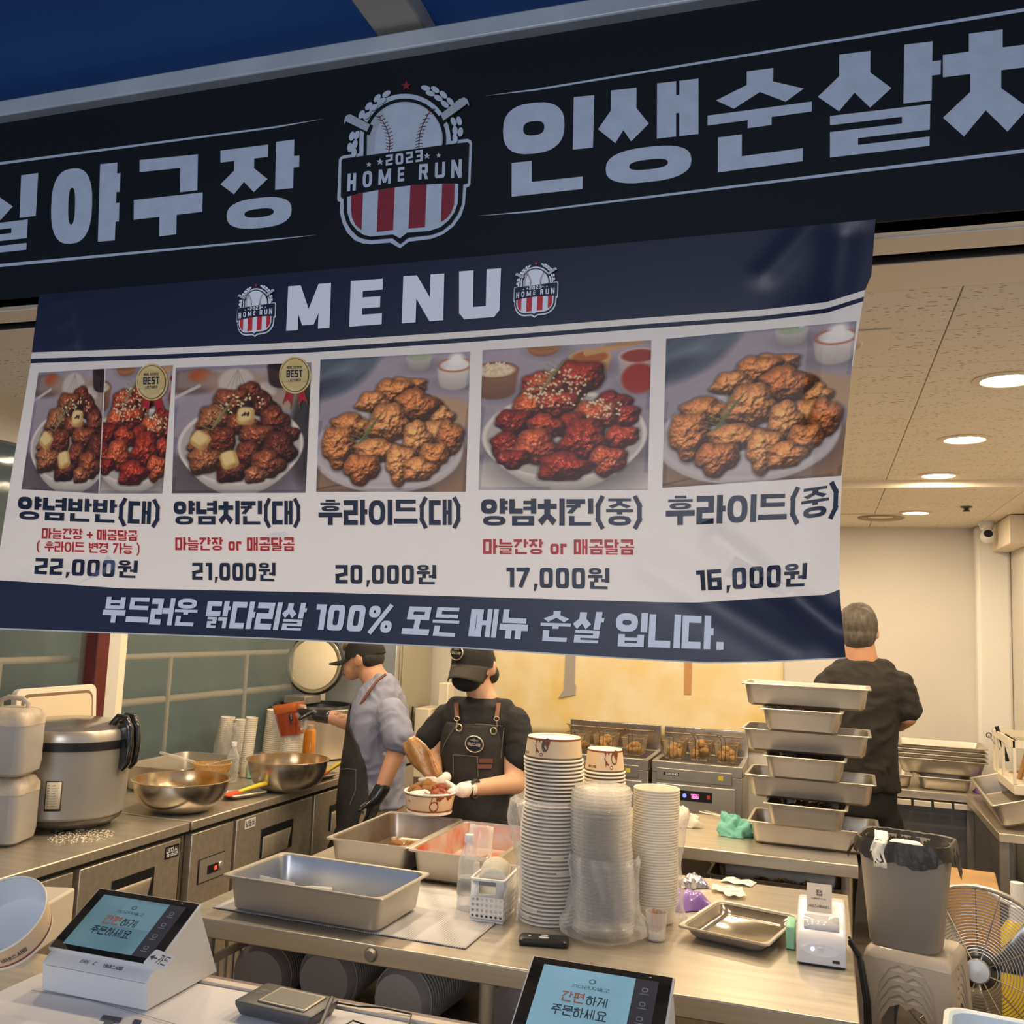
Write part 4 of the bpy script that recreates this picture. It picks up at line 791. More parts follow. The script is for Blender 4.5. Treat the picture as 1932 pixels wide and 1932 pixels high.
def tower(n, x, y, z0, rt, rb, h, dz, name, lab, topl, grp, a0, wob=.0015, seed=1):
    r = random.Random(seed)
    base = thing(name, lab, 'cup', (x, y, z0), group=grp); obj('paper_wall', bucket_geo(rt, rb, h), [KRAFT, PWHITE, BRN, BRN2], base)
    for i in range(1, n): last = dup(base, (x+wob*math.sin(i*.23)*2+r.uniform(-1, 1)*.0006, y+r.uniform(-1, 1)*.0006, z0+dz*i), rz=0)
    if 'group' in last: del last['group']
    last['label'] = topl; print_bucket(last, rt, rb, h, a0, 0); return last
b1 = at(1035, 1733, z=.80); zt = at(1037, 1388, y=b1.y).z
tower(44, b1.x, b1.y, .802, .0800, .0865, .066, (zt-.802-.066)/43, 'paper_bucket', 'upturned paper chicken bucket nested in the tall left stack', 'top upturned chicken bucket of the tall stack with brown drip print', 'large paper buckets in the tall stack', -PI/2-.30+.15, .0022, 2)
b2y = 3.02; c2 = at(1139, 1480, y=b2y); zt2 = at(1141, 1412, y=b2y).z
tower(38, c2.x, b2y, .802, .0550, .0625, .072, (zt2-.802-.072)/37, 'paper_cup', 'upturned paper cup nested in the narrower stack behind the clear lids', 'top upturned paper cup of the narrower stack with moustache print', 'small paper cups in the stack', -PI/2+.62, .001, 3)
# ---- tall stack of clear dome lids
LIDM = film('clear_lid', (.80, .76, .68), .10, .10, .4, 60)
l0 = tag(obj('clear_lid', G().lathe([(.0870, .0), (.0885, .002), (.087, .005), (.083, .006), (.081, .016), (.074, .020), (.0005, .021)], 32), LIDM, loc=(-.596, 2.765, .812)), 'clear plastic dome lid nested in the bagged middle stack', 'lid', 'clear lids in the middle stack')
r = random.Random(5)
for i in range(1, 38): dup(l0, (-.596+.004*math.sin(i*.17)-.0004*i+r.uniform(-.001, .001), 2.765+r.uniform(-.001, .001), .812+.0102*i))
# ---- translucent white containers
FROST = mat('frosted_container', (.88, .78, .60), .38, 0, coat=.2, sss=0)
f0 = tag(obj('frosted_container', G().lathe([(.0005, .002), (.056, .002), (.060, .004), (.0655, .050), (.0695, .0505), (.070, .053), (.069, .055), (.064, .054), (.058, .010), (.0005, .008)], 36), FROST, loc=(-.483, 2.945, .802)), 'frosted round plastic container nested in the right-hand stack', 'container', 'frosted containers in the stack')
for i in range(1, 44): dup(f0, (-.483+.0015*math.sin(i*.2)+r.uniform(-.0004, .0004), 2.945, .802+.0077*i))
# toothpicks in a small cup
t = thing('toothpick_cup', 'small clear cup of wooden toothpicks in front of the frosted stack', 'cup', (-.447, 2.775, .802))
obj('cup_wall', G().lathe([(.0005, .002), (.024, 0), (.0255, .003), (.0305, .075), (.029, .075), (.0245, .006)], 24), film('cup_clear', (.85, .82, .76), .25, .06, 0), t); obj('filler', G().lathe([(.0005, .004), (.0245, .004), (.026, .020), (.0005, .020)], 20), PWHITE, t)
tp0 = None; WOOD = mat('toothpick_wood', (.62, .38, .18), .6)
for i in range(26):
    a = i*2.4; q = .020*math.sqrt((i+.5)/26); loc = (-.447+q*math.cos(a), 2.775+q*math.sin(a), .823)
    if not tp0: tp0 = tag(obj('toothpick', G().tube([(0, 0, 0), (0, 0, .058)], .0009, 5), WOOD, loc=loc), 'thin wooden toothpick standing in the small clear cup', 'toothpick', 'toothpicks in the cup')
    else: dup(tp0, loc, rot=(.16*math.sin(a*3), .16*math.cos(a*2), 0))
# plastic bags slumped round the stacks
def crumple(name, label, cx, cy, prof, amp, seed, m=CLEAR, n=64, sx=1, sy=1):
    r = random.Random(seed); ph = [(r.randint(2, 13), r.uniform(10, 70), r.random()*6, r.random()) for _ in range(12)]; g = G(); rings = []
    pts = []
    for (ra, za), (rb_, zb) in zip(prof, prof[1:]): pts += [(ra+(rb_-ra)*q/5, za+(zb-za)*q/5) for q in range(5)]
    pts.append(prof[-1])
    for rad, z in pts:
        R_ = []
        for i in range(n):
            a = 2*PI*i/n; d = sum(math.sin(f*a+w*z+p)*q for f, w, p, q in ph)/5; rd = max(.001, rad*(1+amp*d)); R_.append(Vector((cx+rd*sx*math.cos(a), cy+rd*sy*math.sin(a), z+.35*amp*rad*d*(0 if z < .806 else 1))))
        rings.append(R_)
    g.loft(rings, False, False); return tag(obj(name, g, m, smooth=180), label, 'plastic bag')
crumple('plastic_bag', 'crumpled clear bag wrapped round the foot of the clear lid stack', -.596, 2.76, [(.105, .803), (.128, .815), (.125, .84), (.108, .86), (.100, .90), (.098, .96), (.101, 1.00), (.094, 1.02)], .10, 3)
crumple('plastic_bag', 'thin clear bag pulled down round the tall bucket stack', b1.x, b1.y, [(.098, .803), (.100, .84), (.0985, .90), (.101, .95), (.106, .99), (.118, 1.02), (.135, 1.09), (.128, 1.14), (.105, 1.15)], .075, 5, sx=1.0)
crumple('plastic_bag', 'loose clear bag round the foot of the frosted container stack', -.483, 2.945, [(.09, .803), (.098, .82), (.086, .87), (.082, .95), (.084, 1.0), (.092, 1.07), (.10, 1.11)], .09, 8)
# remote control
t = thing('remote_control', 'black remote control with pale oval buttons lying on the steel table', 'remote', (-.725, 2.605, .802), math.radians(12))
obj('case', G().loft([rr(.066, .026, .012, 0), rr(.068, .028, .012, .003), rr(.068, .028, .012, .013), rr(.063, .024, .010, .017)]), BLACK, t)
PB = mat('pale_button', (.62, .60, .56), .5)
for x, y, a in ((0, .010, .010), (.0, -.008, .014)): obj('button', G().loft([[Vector((x+a*math.cos(q*PI/8), y+a*.45*math.sin(q*PI/8), z)) for q in range(16)] for z in (.0165, .0185)]), PB, t)
obj('power_button', G().lathe([(.0005, .0185), (.004, .0185), (.004, .0165)], 12, (-.040, 0, 0)), PB, t)
# metal tray
tc_ = at(1398, 1745, z=.825)
t = tag(obj('baking_tray', pan(.262, .33, .035, lip=.012, tp=.012, r=.03), [STEEL2, mat('wet_tray', (.40, .36, .30), .16, .9, .4, 9)], loc=(tc_.x, tc_.y, .803), rot=(0, 0, math.radians(-14))), 'shallow shiny steel tray lying between purple pack and label printer', 'tray')
# wrapped purple pack and scraps
PUR = mat('purple_film', (.30, .16, .58), .28, 0, .3, 14, .25, 30, coat=.4)
def pillow(name, label, cat, loc, rz, L_, W_, H, m, seed, tilt=0):
    r = random.Random(seed); g = G(); n = 22; grid = []
    for j in range(n+1):
        row = []
        for i in range(n+1):
            u, v = i/n*2-1, j/n*2-1; e = max(0, (1-u**4)*(1-v**4)); z = H*e*(.8+.16*math.sin(u*4+v*3+seed)+.07*math.sin(u*9-v*7)); row.append(Vector((u*L_/2, v*W_/2+.01*math.sin(u*4), z)))
        grid.append(row)
    g.strip(grid); g.add([(-L_/2, -W_/2, 0), (L_/2, -W_/2, 0), (L_/2, W_/2, 0), (-L_/2, W_/2, 0)], [(0, 3, 2, 1)])
    return tag(obj(name, g, m, loc=loc, rot=(tilt, 0, rz), smooth=70), label, cat)
p = at(1303, 1712, z=.81); pk = pillow('wet_wipe_pack', 'purple plastic wipe pack lying behind the metal tray', 'packet', (p.x-.02, p.y+.045, .803), math.radians(24), .165, .12, .050, PUR, 2)
p = at(1305, 1665, z=.81); pillow('snack_wrapper', 'crumpled silver wrapper behind the purple pack', 'wrapper', (p.x, p.y, .803), .5, .10, .09, .035, mat('silver_film', (.7, .7, .72), .2, .8, .6, 30, 1, 40, col2=(.1, .1, .25)), 6)
RCP = mat('receipt_paper', (.86, .80, .66), .7)
for i, (px_, py_, a, l_) in enumerate(((1393, 1664, -.2, .11), (1372, 1680, .1, .10), (1385, 1690, .25, .07))):
    p = at(px_, py_, z=.803); g = G().strip([[Vector((-l_/2+l_*u/8, -.035+.07*v, .002+.003*i+.006*math.sin(u*.8+i)**2)) for u in range(9)] for v in (0, 1)]); rc = tag(obj('receipt', g, RCP, loc=(p.x, p.y, .801), rot=(0, 0, a), thick=.0004), ('uppermost', 'middle', 'lowest')[i]+' of three curled paper receipts on the steel table', 'receipt')
    obj('printed_line', G().box(-.012, -.012, .0125+.003*i, .012, -.009, .013+.003*i), INK, rc)
# label printer
t = thing('label_printer', 'white label printer with a card standing in its lid at the table corner', 'printer', (-.006, 2.845, .802))
PRW = mat('printer_white', (.76, .76, .78), .28, coat=.3); prof = [(-.098, .004), (-.100, .03), (-.094, .058), (-.078, .078), (-.02, .106), (.04, .128), (.085, .130), (.098, .115), (.10, .004)]
rings = []
for s, sc_ in ((-.063, .93), (-.060, .98), (-.054, 1), (.054, 1), (.060, .98), (.063, .93)): rings.append([Vector((s, y_*sc_, .004+(z_-.004)*sc_)) for y_, z_ in prof])
obj('casing', G().loft(rings), PRW, t, smooth=50)
obj('base', G().box(-.058, -.094, 0, .058, .095, .006), BLACK, t)
sl = lambda x, y, e=.0015: Vector((x, y, .106+(y+.02)*.38+e)) if y > -.02 else Vector((x, y, .078+(y+.078)*.483+e))
obj('window_lid', G().strip([[sl(x, y) for x in (-.045, .045)] for y in (-.07, -.045, -.021)]), mat('printer_window', (.55, .57, .62), .15, coat=.5), t, thick=.002)
g = G(); sf = lambda a, b_: Vector((a, -.0995+.0, b_)); flat(g, [ell(0, .040, .046, .016, 0, 24)], lambda a, b_: Vector((a, -.1005+.000, b_))); obj('control_panel', g, mat('printer_panel', (.85, .86, .9), .2), t)
obj('power_light', G().lathe([(.0005, .003), (.005, .002), (.005, 0)], 14, M=Matrix.Translation((-.022, -.100, .042)) @ Mx), mat('blue_led', (.4, .4, 1), .4, emit=(.55, .55, 1), es=2.5), t)
obj('feed_button', G().box(-.009, -.1025, .034, .006, -.100, .048), PRW, t, bevel=.001); obj('badge', G().box(.028, -.1012, .012, .046, -.100, .019), BLACK, t)
card = tag(obj('price_card', G().box(-.033, -.001, 0, .033, .001, .085), mat('card_paper', (.62, .55, .46), .7), loc=(-.012, 2.835, .905), rot=(math.radians(-28), 0, 0)), 'beige card standing in the white label printer', 'card')
g = G(); P, w = text('잽', .12); flat(g, in_quad(P, (-.009, .068), (.009, .068), (.009, .053), (-.009, .053)), lambda a, b_: Vector((a, -.0018, b_))); 
for q in in_quad(text('시림바스시', .12)[0], (-.022, .047), (.018, .047), (.018, .043), (-.022, .043))+in_quad(text('바비스시림바비스', .12)[0], (-.027, .028), (.027, .028), (.027, .021), (-.027, .021)): flat(g, [q], lambda a, b_: Vector((a, -.0015, b_)))
obj('lettering', g, INK, card, smooth=0)
tag(obj('sponge_pad', G().box(-.012, -.05, 0, .012, .05, .06), mat('mint_pad', (.30, .62, .42), .8), loc=(-.088, 2.90, .802), bevel=.004), 'pale green pad wedged beside the label printer', 'pad')
g = G()
for i, (dx, dz) in enumerate(((0, 0), (.012, -.006), (.006, .01))): g.tube([(.064, 2.80, .86+dz), (.085+dx, 2.76, .83+dz), (.10+dx, 2.72, .74), (.105+dx, 2.72, .5), (.10+dx, 2.75, .2), (.10, 2.8, .01)], .004, 6)
tag(obj('power_cable', g, BLACK), 'bundle of dark cables hanging off the table corner beside the printer', 'cable')
# bowls stored on their sides on the undershelf
BOWLM = mat('storage_plastic', (.30, .29, .32), .35, 0, coat=.3); BOWLC = mat('container_clear', (.42, .41, .44), .25, coat=.5)
bg = G().lathe([(.0005, 0), (.075, 0), (.078, .004), (.090, .030), (.093, .031), (.093, .034), (.088, .034)], 28)
for k, (cx, zc, tilt, nm) in enumerate(((-1.58, .600, .12, 'leftmost'), (-1.365, .622, .05, 'second'), (-1.13, .60, -.10, 'third'), (-.80, .62, 0, 'rightmost'))):
    m = BOWLM if k != 2 else BOWLC
    b0 = tag(obj('plastic_bowl', bg, m, loc=(cx, 2.56, zc), rot=(-PI/2, 0, tilt)), 'grey plastic bowl lying on its side in the %s stack under the table' % nm, 'bowl', '%s stack of bowls under the table' % nm)
    for i in range(1, 26): dup(b0, (cx-tilt*.014*i, 2.56+.014*i, zc), rot=(-PI/2, 0, tilt))
t = thing('storage_crate', 'cream slatted plastic crate edge beside the bowls under the table', 'crate', (-1.70, 2.70, .50))
obj('side', G().box(-.004, -.22, .0, .004, .30, .03).box(-.004, -.22, .14, .004, .30, .165), CREAM, t)
for i in range(14): obj('slat', G().box(-.003, -.215+i*.038, .03, .003, -.205+i*.038, .14), CREAM, t)
# ================================================================ LEFT COUNTER WITH FRIDGES
FX, BX = -2.33, -3.0
def fridge(label, y0, y1, doors, panel=None, end_sticker=None):
    t = thing('undercounter_fridge', label, 'fridge', (0, 0, 0)); t.location = ((FX+BX)/2, (y0+y1)/2, 0); cx, cy = t.location[0], t.location[1]
    gb = lambda a, b_, c, d, e, f: G().box(a-cx, b_-cy, c, d-cx, e-cy, f)
    obj('countertop', gb(BX, y0+.003, .815, FX, y1-.003, .85), STEEL, t, bevel=.004)
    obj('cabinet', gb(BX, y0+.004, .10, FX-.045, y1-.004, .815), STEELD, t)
    obj('gap', gb(FX-.045, y0+.006, .80, FX-.02, y1-.006, .815), DARK, t)
    for a, b_ in doors:
        d = obj('door', gb(FX-.043, a, .14, FX-.008, b_, .797), STEEL, t, bevel=.003); w = b_-a
        if w > .3:
            ya, yb = a+w*.30, b_-w*.28; z0, z1 = .60, .725
            fr = G(); X = FX-.008-cx
            fr.loft([[Vector((X+.003, y-cy, z)) for y, z in ((ya, z0), (yb, z0), (yb, z1), (ya, z1))], [Vector((X+.003, y-cy, z)) for y, z in ((ya+.012, z0+.012), (yb-.012, z0+.012), (yb-.012, z1-.012), (ya+.012, z1-.012))], [Vector((X-.012, y-cy, z)) for y, z in ((ya+.012, z0+.012), (yb-.012, z0+.012), (yb-.012, z1-.012), (ya+.012, z1-.012))]], False, True)
            fr.box(X-.002, ya-cy, z0, X+.003, yb-cy, z1)
            h = obj('handle', G().box(X, ya-cy, z0, X+.004, yb-cy, z1), BLACK, d, bevel=.0015)
            obj('handle', G().loft([[Vector((X+.0045, y-cy, z)) for y, z in ((ya+.012, z0+.0), (yb-.04, z0+.0), (yb-.012, z1-.035), (ya+.012, z1-.035))], [Vector((X+.010, y-cy, z)) for y, z in ((ya+.014, z0+.002), (yb-.045, z0+.002), (yb-.03, z1-.045), (ya+.014, z1-.045))]]), STEEL, d)
    if panel:
        a, b_ = panel; d = obj('machine_panel', gb(FX-.043, a, .14, FX-.008, b_, .797), STEEL, t, bevel=.003); X = FX-.008
        obj('control_frame', gb(X, a+.05, .595, X+.004, b_-.055, .690), BLACK, t, bevel=.001); obj('control_plate', gb(X+.004, a+.054, .599, X+.006, b_-.059, .686), mat('control_grey', (.42, .39, .34), .4, .5), t)
        obj('display', gb(X+.006, a+.105, .622, X+.008, b_-.10, .655), BLACK, t); obj('red_led', gb(X+.008, b_-.125, .630, X+.0088, b_-.110, .646), mat('red_led', (.8, .05, .02), .4, emit=(1, .08, .03), es=1.6), t)
        obj('dial', G().lathe([(.0005, .008), (.014, .006), (.016, 0)], 18, M=Matrix.Translation((X+.006-cx, b_-.082-cy, .640)) @ Matrix.Rotation(PI/2, 4, 'Y')), mat('dial_grey', (.6, .56, .5), .3, .6), t)
        for r_ in range(5):
            for c_ in range(4): obj('vent_slot', gb(X, a+.05+c_*.045, .50-.022*r_, X+.001, a+.085+c_*.045, .505-.022*r_), DARK, t)
    if end_sticker:
        ya, yb, z0, z1, m, im, s = end_sticker; X = FX-.007
        st = obj('sticker', gb(X, ya, z0, X+.0008, yb, z1), m, t); g = G()
        flat(g, in_quad(text(s, .15)[0], (ya+.006, z1-.006), (yb-.006, z1-.006), (yb-.006, z0+.006), (ya+.006, z0+.006)), lambda a, b_: Vector((X+.0012-cx, a-cy, b_)), nd=Vector((1e-5, 0, 0))); obj('sticker_text', g, im, t, smooth=0)
    for lx, ly in ((.03, .06), (.03, -.06)): 
        obj('foot', G().lathe([(.02, 0), (.02, .10)], 12, (FX-.08-cx, (y0+.08 if ly > 0 else y1-.08)-cy, 0)), BLACK, t)
    return t
fridge('nearest steel undercounter fridge, below the rice cooker and jugs', 1.95, 3.215, [(2.0, 2.625), (2.655, 3.175)], None, (3.085, 3.165, .735, .780, BLACK, WHITE, '냉장실'))
fridge('middle steel undercounter fridge with control panel and red light', 3.225, 4.72, [(3.545, 4.165), (4.19, 4.70)], (3.245, 3.52), (3.60, 3.68, .748, .787, WHITE, BLACK, '냉동실'))
fridge('far steel cabinet under the large open rice pot', 4.73, 5.38, [(4.75, 5.36)])
# jugs
JUG = mat('jug_plastic', (.42, .39, .36), .32, 0, .15, 3, coat=.2); JUGC = mat('jug_cap_cream', (.62, .52, .40), .4, 0, .4, 14); SOYL = mat('dark_sauce', (.06, .022, .012), .2)
def jug(label, x, y, z, rz, h=.235, dark=False):
    t = thing('sauce_jug', label, 'jug', (x, y, z), rz); hx, hy = .085, .085
    obj('body', G().loft([rr(hx-.02, hy-.02, .03, .0), rr(hx-.004, hy-.004, .032, .012), rr(hx, hy, .032, .04), rr(hx, hy, .032, h-.055)]), JUG, t)
    obj('shoulder', G().loft([rr(hx+.001, hy+.001, .032, h-.056), rr(hx, hy, .032, h-.03), rr(hx-.012, hy-.012, .035, h-.008), rr(hx-.035, hy-.035, .03, h)], False, True), JUGC, t)
    obj('handle', G().tube([(-.045, 0, h-.008), (-.045, 0, h+.022), (-.02, 0, h+.033), (.03, 0, h+.03), (.05, 0, h+.014), (.052, 0, h-.008)], .009, 8), JUGC, t)
    if dark: 
        for k in range(3): obj('liquid_streak', G().box(-.07+k*.026, -hy-.001, .02, -.058+k*.026, -hy+.001, h-.06), SOYL, t)
    return t
jx = at(70, 1597, z=.85)
jug('lower cloudy plastic sauce jug standing on the counter by the rice cooker', -2.675, 2.65, .852, math.radians(18), .225)
jug('upper cloudy sauce jug with moulded handle stacked on another jug', -2.650, 2.62, 1.085, math.radians(18), .225, True)
jug('jug of dark sauce at the very left edge, lower of its stack', -2.72, 2.36, .852, math.radians(12), .36, True); jug('pinkish topped jug peeping in at the left frame edge', -2.715, 2.36, 1.22, math.radians(12), .225, True)
# rice cooker
t = thing('rice_cooker', 'large grey rice cooker with black band standing on the counter', 'rice cooker', (-2.705, 2.965, .852))
CKG = mat('cooker_grey', (.33, .31, .28), .38, .35, .05, 3); CKD = mat('cooker_dark', (.09, .08, .075), .25, .4)
obj('base', G().lathe([(.17, .012), (.195, .03), (.20, .045)], 48, cap0=True), CKD, t); obj('body', G().lathe([(.197, .044), (.208, .055), (.212, .29)], 48), CKG, t)
obj('band', G().lathe([(.212, .29), (.216, .292), (.216, .318), (.212, .32)], 48), BLACK, t); obj('collar', G().lathe([(.212, .32), (.215, .323), (.214, .352), (.208, .362)], 48), mat('cooker_silver', (.50, .46, .40), .3, .6), t)
obj('lid', G().lathe([(.208, .360), (.19, .374), (.12, .386), (.0005, .390)], 48), mat('cooker_lid', (.34, .31, .28), .18, .7), t)
for a in range(4): obj('foot', G().lathe([(.022, 0), (.022, .02)], 12, (.14*math.cos(a*PI/2+.6), .14*math.sin(a*PI/2+.6), -.001)), BLACK, t)
ha = math.radians(12); hc = Matrix.Rotation(ha, 4, 'Z')
g = G()
for s in (-.028, .028): g.tube([hc @ Vector(p) for p in ((.17, s, .375), (.195, s, .405), (.222, s, .402), (.240, s, .365), (.246, s, .30), (.240, s, .24), (.222, s, .215))], .014, 10)
g.box(.20, -.026, .22, .236, .026, .38, M=hc); obj('hinge', g, mat('gloss_black', (.01, .01, .01), .12, coat=1), t)
pa = -1.04; P0 = lambda a, z, e=.001: Vector(((.2085+.004*(z-.055)/.235+e)*math.cos(pa+a), (.2085+.004*(z-.055)/.235+e)*math.sin(pa+a), z))
obj('plate_frame', G().strip([[P0(-.13+.26*i/4, z) for i in range(5)] for z in (.085, .190)]), BLACK, t, thick=.001); obj('rating_plate', G().strip([[P0(-.115+.23*i/4, z, .0018) for i in range(5)] for z in (.093, .186)]), mat('rating_plate', (.58, .52, .40), .4), t, thick=.001)
g = G(); r = random.Random(1)
for k in range(9): flat(g, [[(-.10, .176-.009*k), (-.10+.12+.08*r.random(), .176-.009*k), (-.10+.12, .173-.009*k), (-.10, .173-.009*k)]], lambda a, b_: P0(a, b_, .0026), nd=Vector((0, -1e-5, 0)))
obj('rating_print', g, mat('grey_ink', (.25, .2, .15), .6), t, smooth=0)['kind'] = 'stuff'
# spilled rice
RICE = mat('rice', (.80, .72, .55), .5); r = random.Random(9); g = G()
for i in range(260):
    a, q = r.random()*2*PI, math.sqrt(r.random()); x, y = -2.50+.10*q*math.cos(a)*1.0, 2.83+.12*q*math.sin(a); an = r.random()*PI; M = Matrix.Translation((x, y, .8535)) @ Matrix.Rotation(an, 4, 'Z') @ Matrix.Diagonal((.0045, .0018, .0018, 1))
    g.add([M @ Vector(p) for p in ((1, 0, 0), (0, 1, 0), (-1, 0, 0), (0, -1, 0), (0, 0, 1), (0, 0, -1))], [(0, 1, 4), (1, 2, 4), (2, 3, 4), (3, 0, 4), (1, 0, 5), (2, 1, 5), (3, 2, 5), (0, 3, 5)])
tag(obj('spilled_rice', g, RICE), 'spilled cooked rice grains on the counter in front of the rice cooker', 'rice', kind='stuff')
# cream lid leaning at the window
t = thing('box_lid', 'cream insulated box lid leaning against the left window behind the cooker', 'lid', (-2.95, 3.17, .853)); 
Mr = Matrix.Rotation(math.radians(-5), 4, 'Y') @ Matrix(((0, 0, 1, 0), (1, 0, 0, 0), (0, 1, 0, .24), (0, 0, 0, 1)))
g = G().loft([[Mr @ p for p in rr(.215, .24, .03, z)] for z in (-.018, .010)]); g2 = G().loft([[Mr @ p for p in rr(.18, .205, .03, z)] for z in (.010, .016)])
obj('panel', g, CREAM, t, bevel=.003); obj('inner_panel', g2, mat('box_lid_inner', (.76, .63, .44), .6), t); obj('groove', G().loft([[Mr @ p for p in rr(.192, .217, .034, z)] for z in (.0095, .0108)]), mat('groove_brown', (.20, .14, .08), .7), t)
# pan of peeled garlic, strainer
gp = panthing('steel pan of peeled garlic beside the rice cooker', (-2.845, 3.84, .852), math.radians(3), .325, .50, .115, inner=STEEL2)
GARL = mat('garlic', (.80, .72, .52), .45); r = random.Random(21); g0 = None
for i in range(34):
    a, q = r.random()*2*PI, math.sqrt(r.random()); loc = (-2.80+.06*q*math.cos(a), 3.74+.09*q*math.sin(a), .868+.025*(1-q))
    if not g0: g0 = tag(obj('garlic_clove', G().lathe([(.0005, -.012), (.009, -.008), (.011, 0), (.007, .009), (.0005, .014)], 10), GARL, loc=loc), 'peeled garlic clove heaped in the steel pan', 'garlic', 'garlic cloves in the pan')
    else: dup(g0, loc, rot=(r.random()*3, r.random()*3, 0))
t = thing('strainer', 'amber mesh strainer resting over the edge of the garlic pan', 'strainer', at(400, 1446, z=.975), math.radians(20)); AMB = film('amber_mesh', (.55, .30, .08), .45, .35, .6, 80)
obj('mesh_bowl', G().lathe([(.0005, -.045), (.05, -.04), (.075, -.02), (.082, .012)], 28), AMB, t); obj('rim', G().lathe([(.080, .010), (.086, .012), (.086, .017), (.080, .018)], 28), AMB, t); obj('handle', G().tube([(-.08, .01, .014), (-.16, .03, .03), (-.25, .05, .045)], .006, 8), SCM, t)
# mixing bowls
BWLO = mat('bowl_steel', (.62, .57, .50), .26, 1, .12, 6, .05, 30); BWLI = mat('bowl_inside_sauced', (.62, .55, .42), .22, .8, .6, 8, col2=(.50, .26, .05))
def bowl(label, x, y, z, R_, H):
    t = thing('mixing_bowl', label, 'bowl', (x, y, z)); n = 10; pr = [(R_*(.42+.58*math.sin(i/n*PI/2)**.9), H*(1-math.cos(i/n*PI/2)*1.0)) for i in range(n+1)]
    obj('outside', G().lathe([(.0005, 0)]+pr+[(R_+.008, H), (R_+.010, H+.003)], 56), BWLO, t); obj('inside', G().lathe([(R_+.010, H+.003), (R_+.006, H+.005), (R_-.001, H+.002)]+[(a-.004, b_+.003) for a, b_ in pr[::-1]]+[(.0005, .004)], 56), BWLI, t); return t
a_, b_ = at(247, 1472, z=.975), at(437, 1468, z=.975); c_ = (a_+b_)/2; bowl('nearer large steel mixing bowl with oily inside on the counter', c_.x, c_.y, .852, (b_-a_).length/2-.008, .123)
a_, b_ = at(464, 1432, z=.99), at(622, 1433, z=.99); c_ = (a_+b_)/2; bowl('farther steel mixing bowl with sauce traces beside the blue-shirted cook', c_.x, c_.y, .852, (b_-a_).length/2-.008, .138)
# trays with spatulas
def spatula(label, loc, rz, tilt=0, head=(.85, .10, .04), hand=(.85, .62, .04)):
    t = thing('spatula', label, 'spatula', loc, rot=(0, tilt, rz)); HM = mat('spatula_head', head, .4); YM = mat('spatula_yellow', hand, .35)
    obj('blade', G().loft([rr(.038, .022, .008, -.003, cx=-.045), rr(.038, .022, .008, .003, cx=-.045)]), HM, t); obj('handle', G().tube([(-.012, 0, 0), (.03, 0, .003), (.09, 0, .006), (.15, 0, .006)], [.007, .0085, .010, .011], 10), YM, t); return t
tr = tag(obj('small_tray', pan(.19, .13, .022, lip=.008, tp=.006, r=.02), [STEEL2, STEELD], loc=(-2.455, 3.74, .852), rot=(0, 0, 1.25)), 'small steel tray holding the red and yellow spatula between the bowls', 'tray')
spatula('red bladed spatula with yellow handle lying across the small tray', (-2.435, 3.70, .882), math.radians(70), math.radians(-6))
tag(obj('small_tray', pan(.16, .12, .022, lip=.008, tp=.006, r=.02), [STEEL2, STEELD], loc=(-2.40, 4.36, .852), rot=(0, 0, 1.4)), 'small dark tray behind the farther mixing bowl', 'tray'); spatula('orange and yellow spatula leaning beside the farther mixing bowl', (-2.33, 4.29, .90), math.radians(62), math.radians(-22), (.85, .18, .05))
# cup stacks by the window
FC = mat('foam_cup', (.80, .72, .58), .5); CB = film('bag_cloudy', (.82, .78, .70), .30, .2, .8, 20)
def cupstack(label, grp, x, y, r_, h, n, dz, tilt=0, m=FC, topw=1.12):
    c = tag(obj('disposable_cup', G().lathe([(.0005, .001), (r_, 0), (r_*topw, h), (r_*topw+.003, h), (r_*topw+.003, h+.004), (r_*topw-.002, h+.004), (r_*.95, .004)], 24), m, loc=(x, y, .853)), label, 'cup', grp)
    for i in range(1, n): dup(c, (x+math.sin(tilt)*dz*i, y, .853+dz*i), rot=(0, tilt, 0))
cupstack('pale disposable cup in the leftmost window-side stack', 'leftmost cup stack', -2.93, 4.27, .030, .07, 22, .0094, math.radians(3)); cupstack('pale disposable cup in the second window-side stack', 'second cup stack', -2.845, 4.29, .029, .07, 21, .0094)
cupstack('pale narrow cup in the third window-side stack', 'third cup stack', -2.735, 4.18, .024, .07, 24, .0094, math.radians(4)); cupstack('wide pale cup in the tall leaning window-side stack', 'wide cup stack', -2.76, 4.45, .048, .08, 22, .0105, math.radians(4), topw=1.05)
cupstack('ribbed pale cup in the stack beside the orange bottle', 'ribbed cup stack', -2.615, 4.40, .045, .05, 24, .0095, math.radians(3), topw=1.08)
crumple('plastic_bag', 'cloudy bag over the leftmost window-side cup stacks', -2.90, 4.28, [(.075, .853), (.082, .88), (.075, .95), (.062, 1.05), (.055, 1.10)], .10, 12, CB, sx=1.2, sy=.7); crumple('plastic_bag', 'crumpled clear bag knotted on top of the ribbed cup stack', -2.61, 4.40, [(.053, 1.02), (.058, 1.06), (.062, 1.12), (.070, 1.15), (.06, 1.18), (.03, 1.165)], .22, 14, CB)
t = thing('sauce_bottle', 'orange sauce bottle with pale cap beside the cup stacks', 'bottle', (-2.565, 4.50, .853)); obj('bottle_body', G().loft([rr(.024, .024, .01, 0), rr(.026, .026, .01, .01), rr(.026, .026, .01, .205), rr(.02, .02, .01, .215)]), mat('orange_sauce', (.62, .22, .015), .25, coat=.6), t); obj('cap', G().lathe([(.018, .214), (.018, .235), (.0005, .236)], 16), JUGC, t)
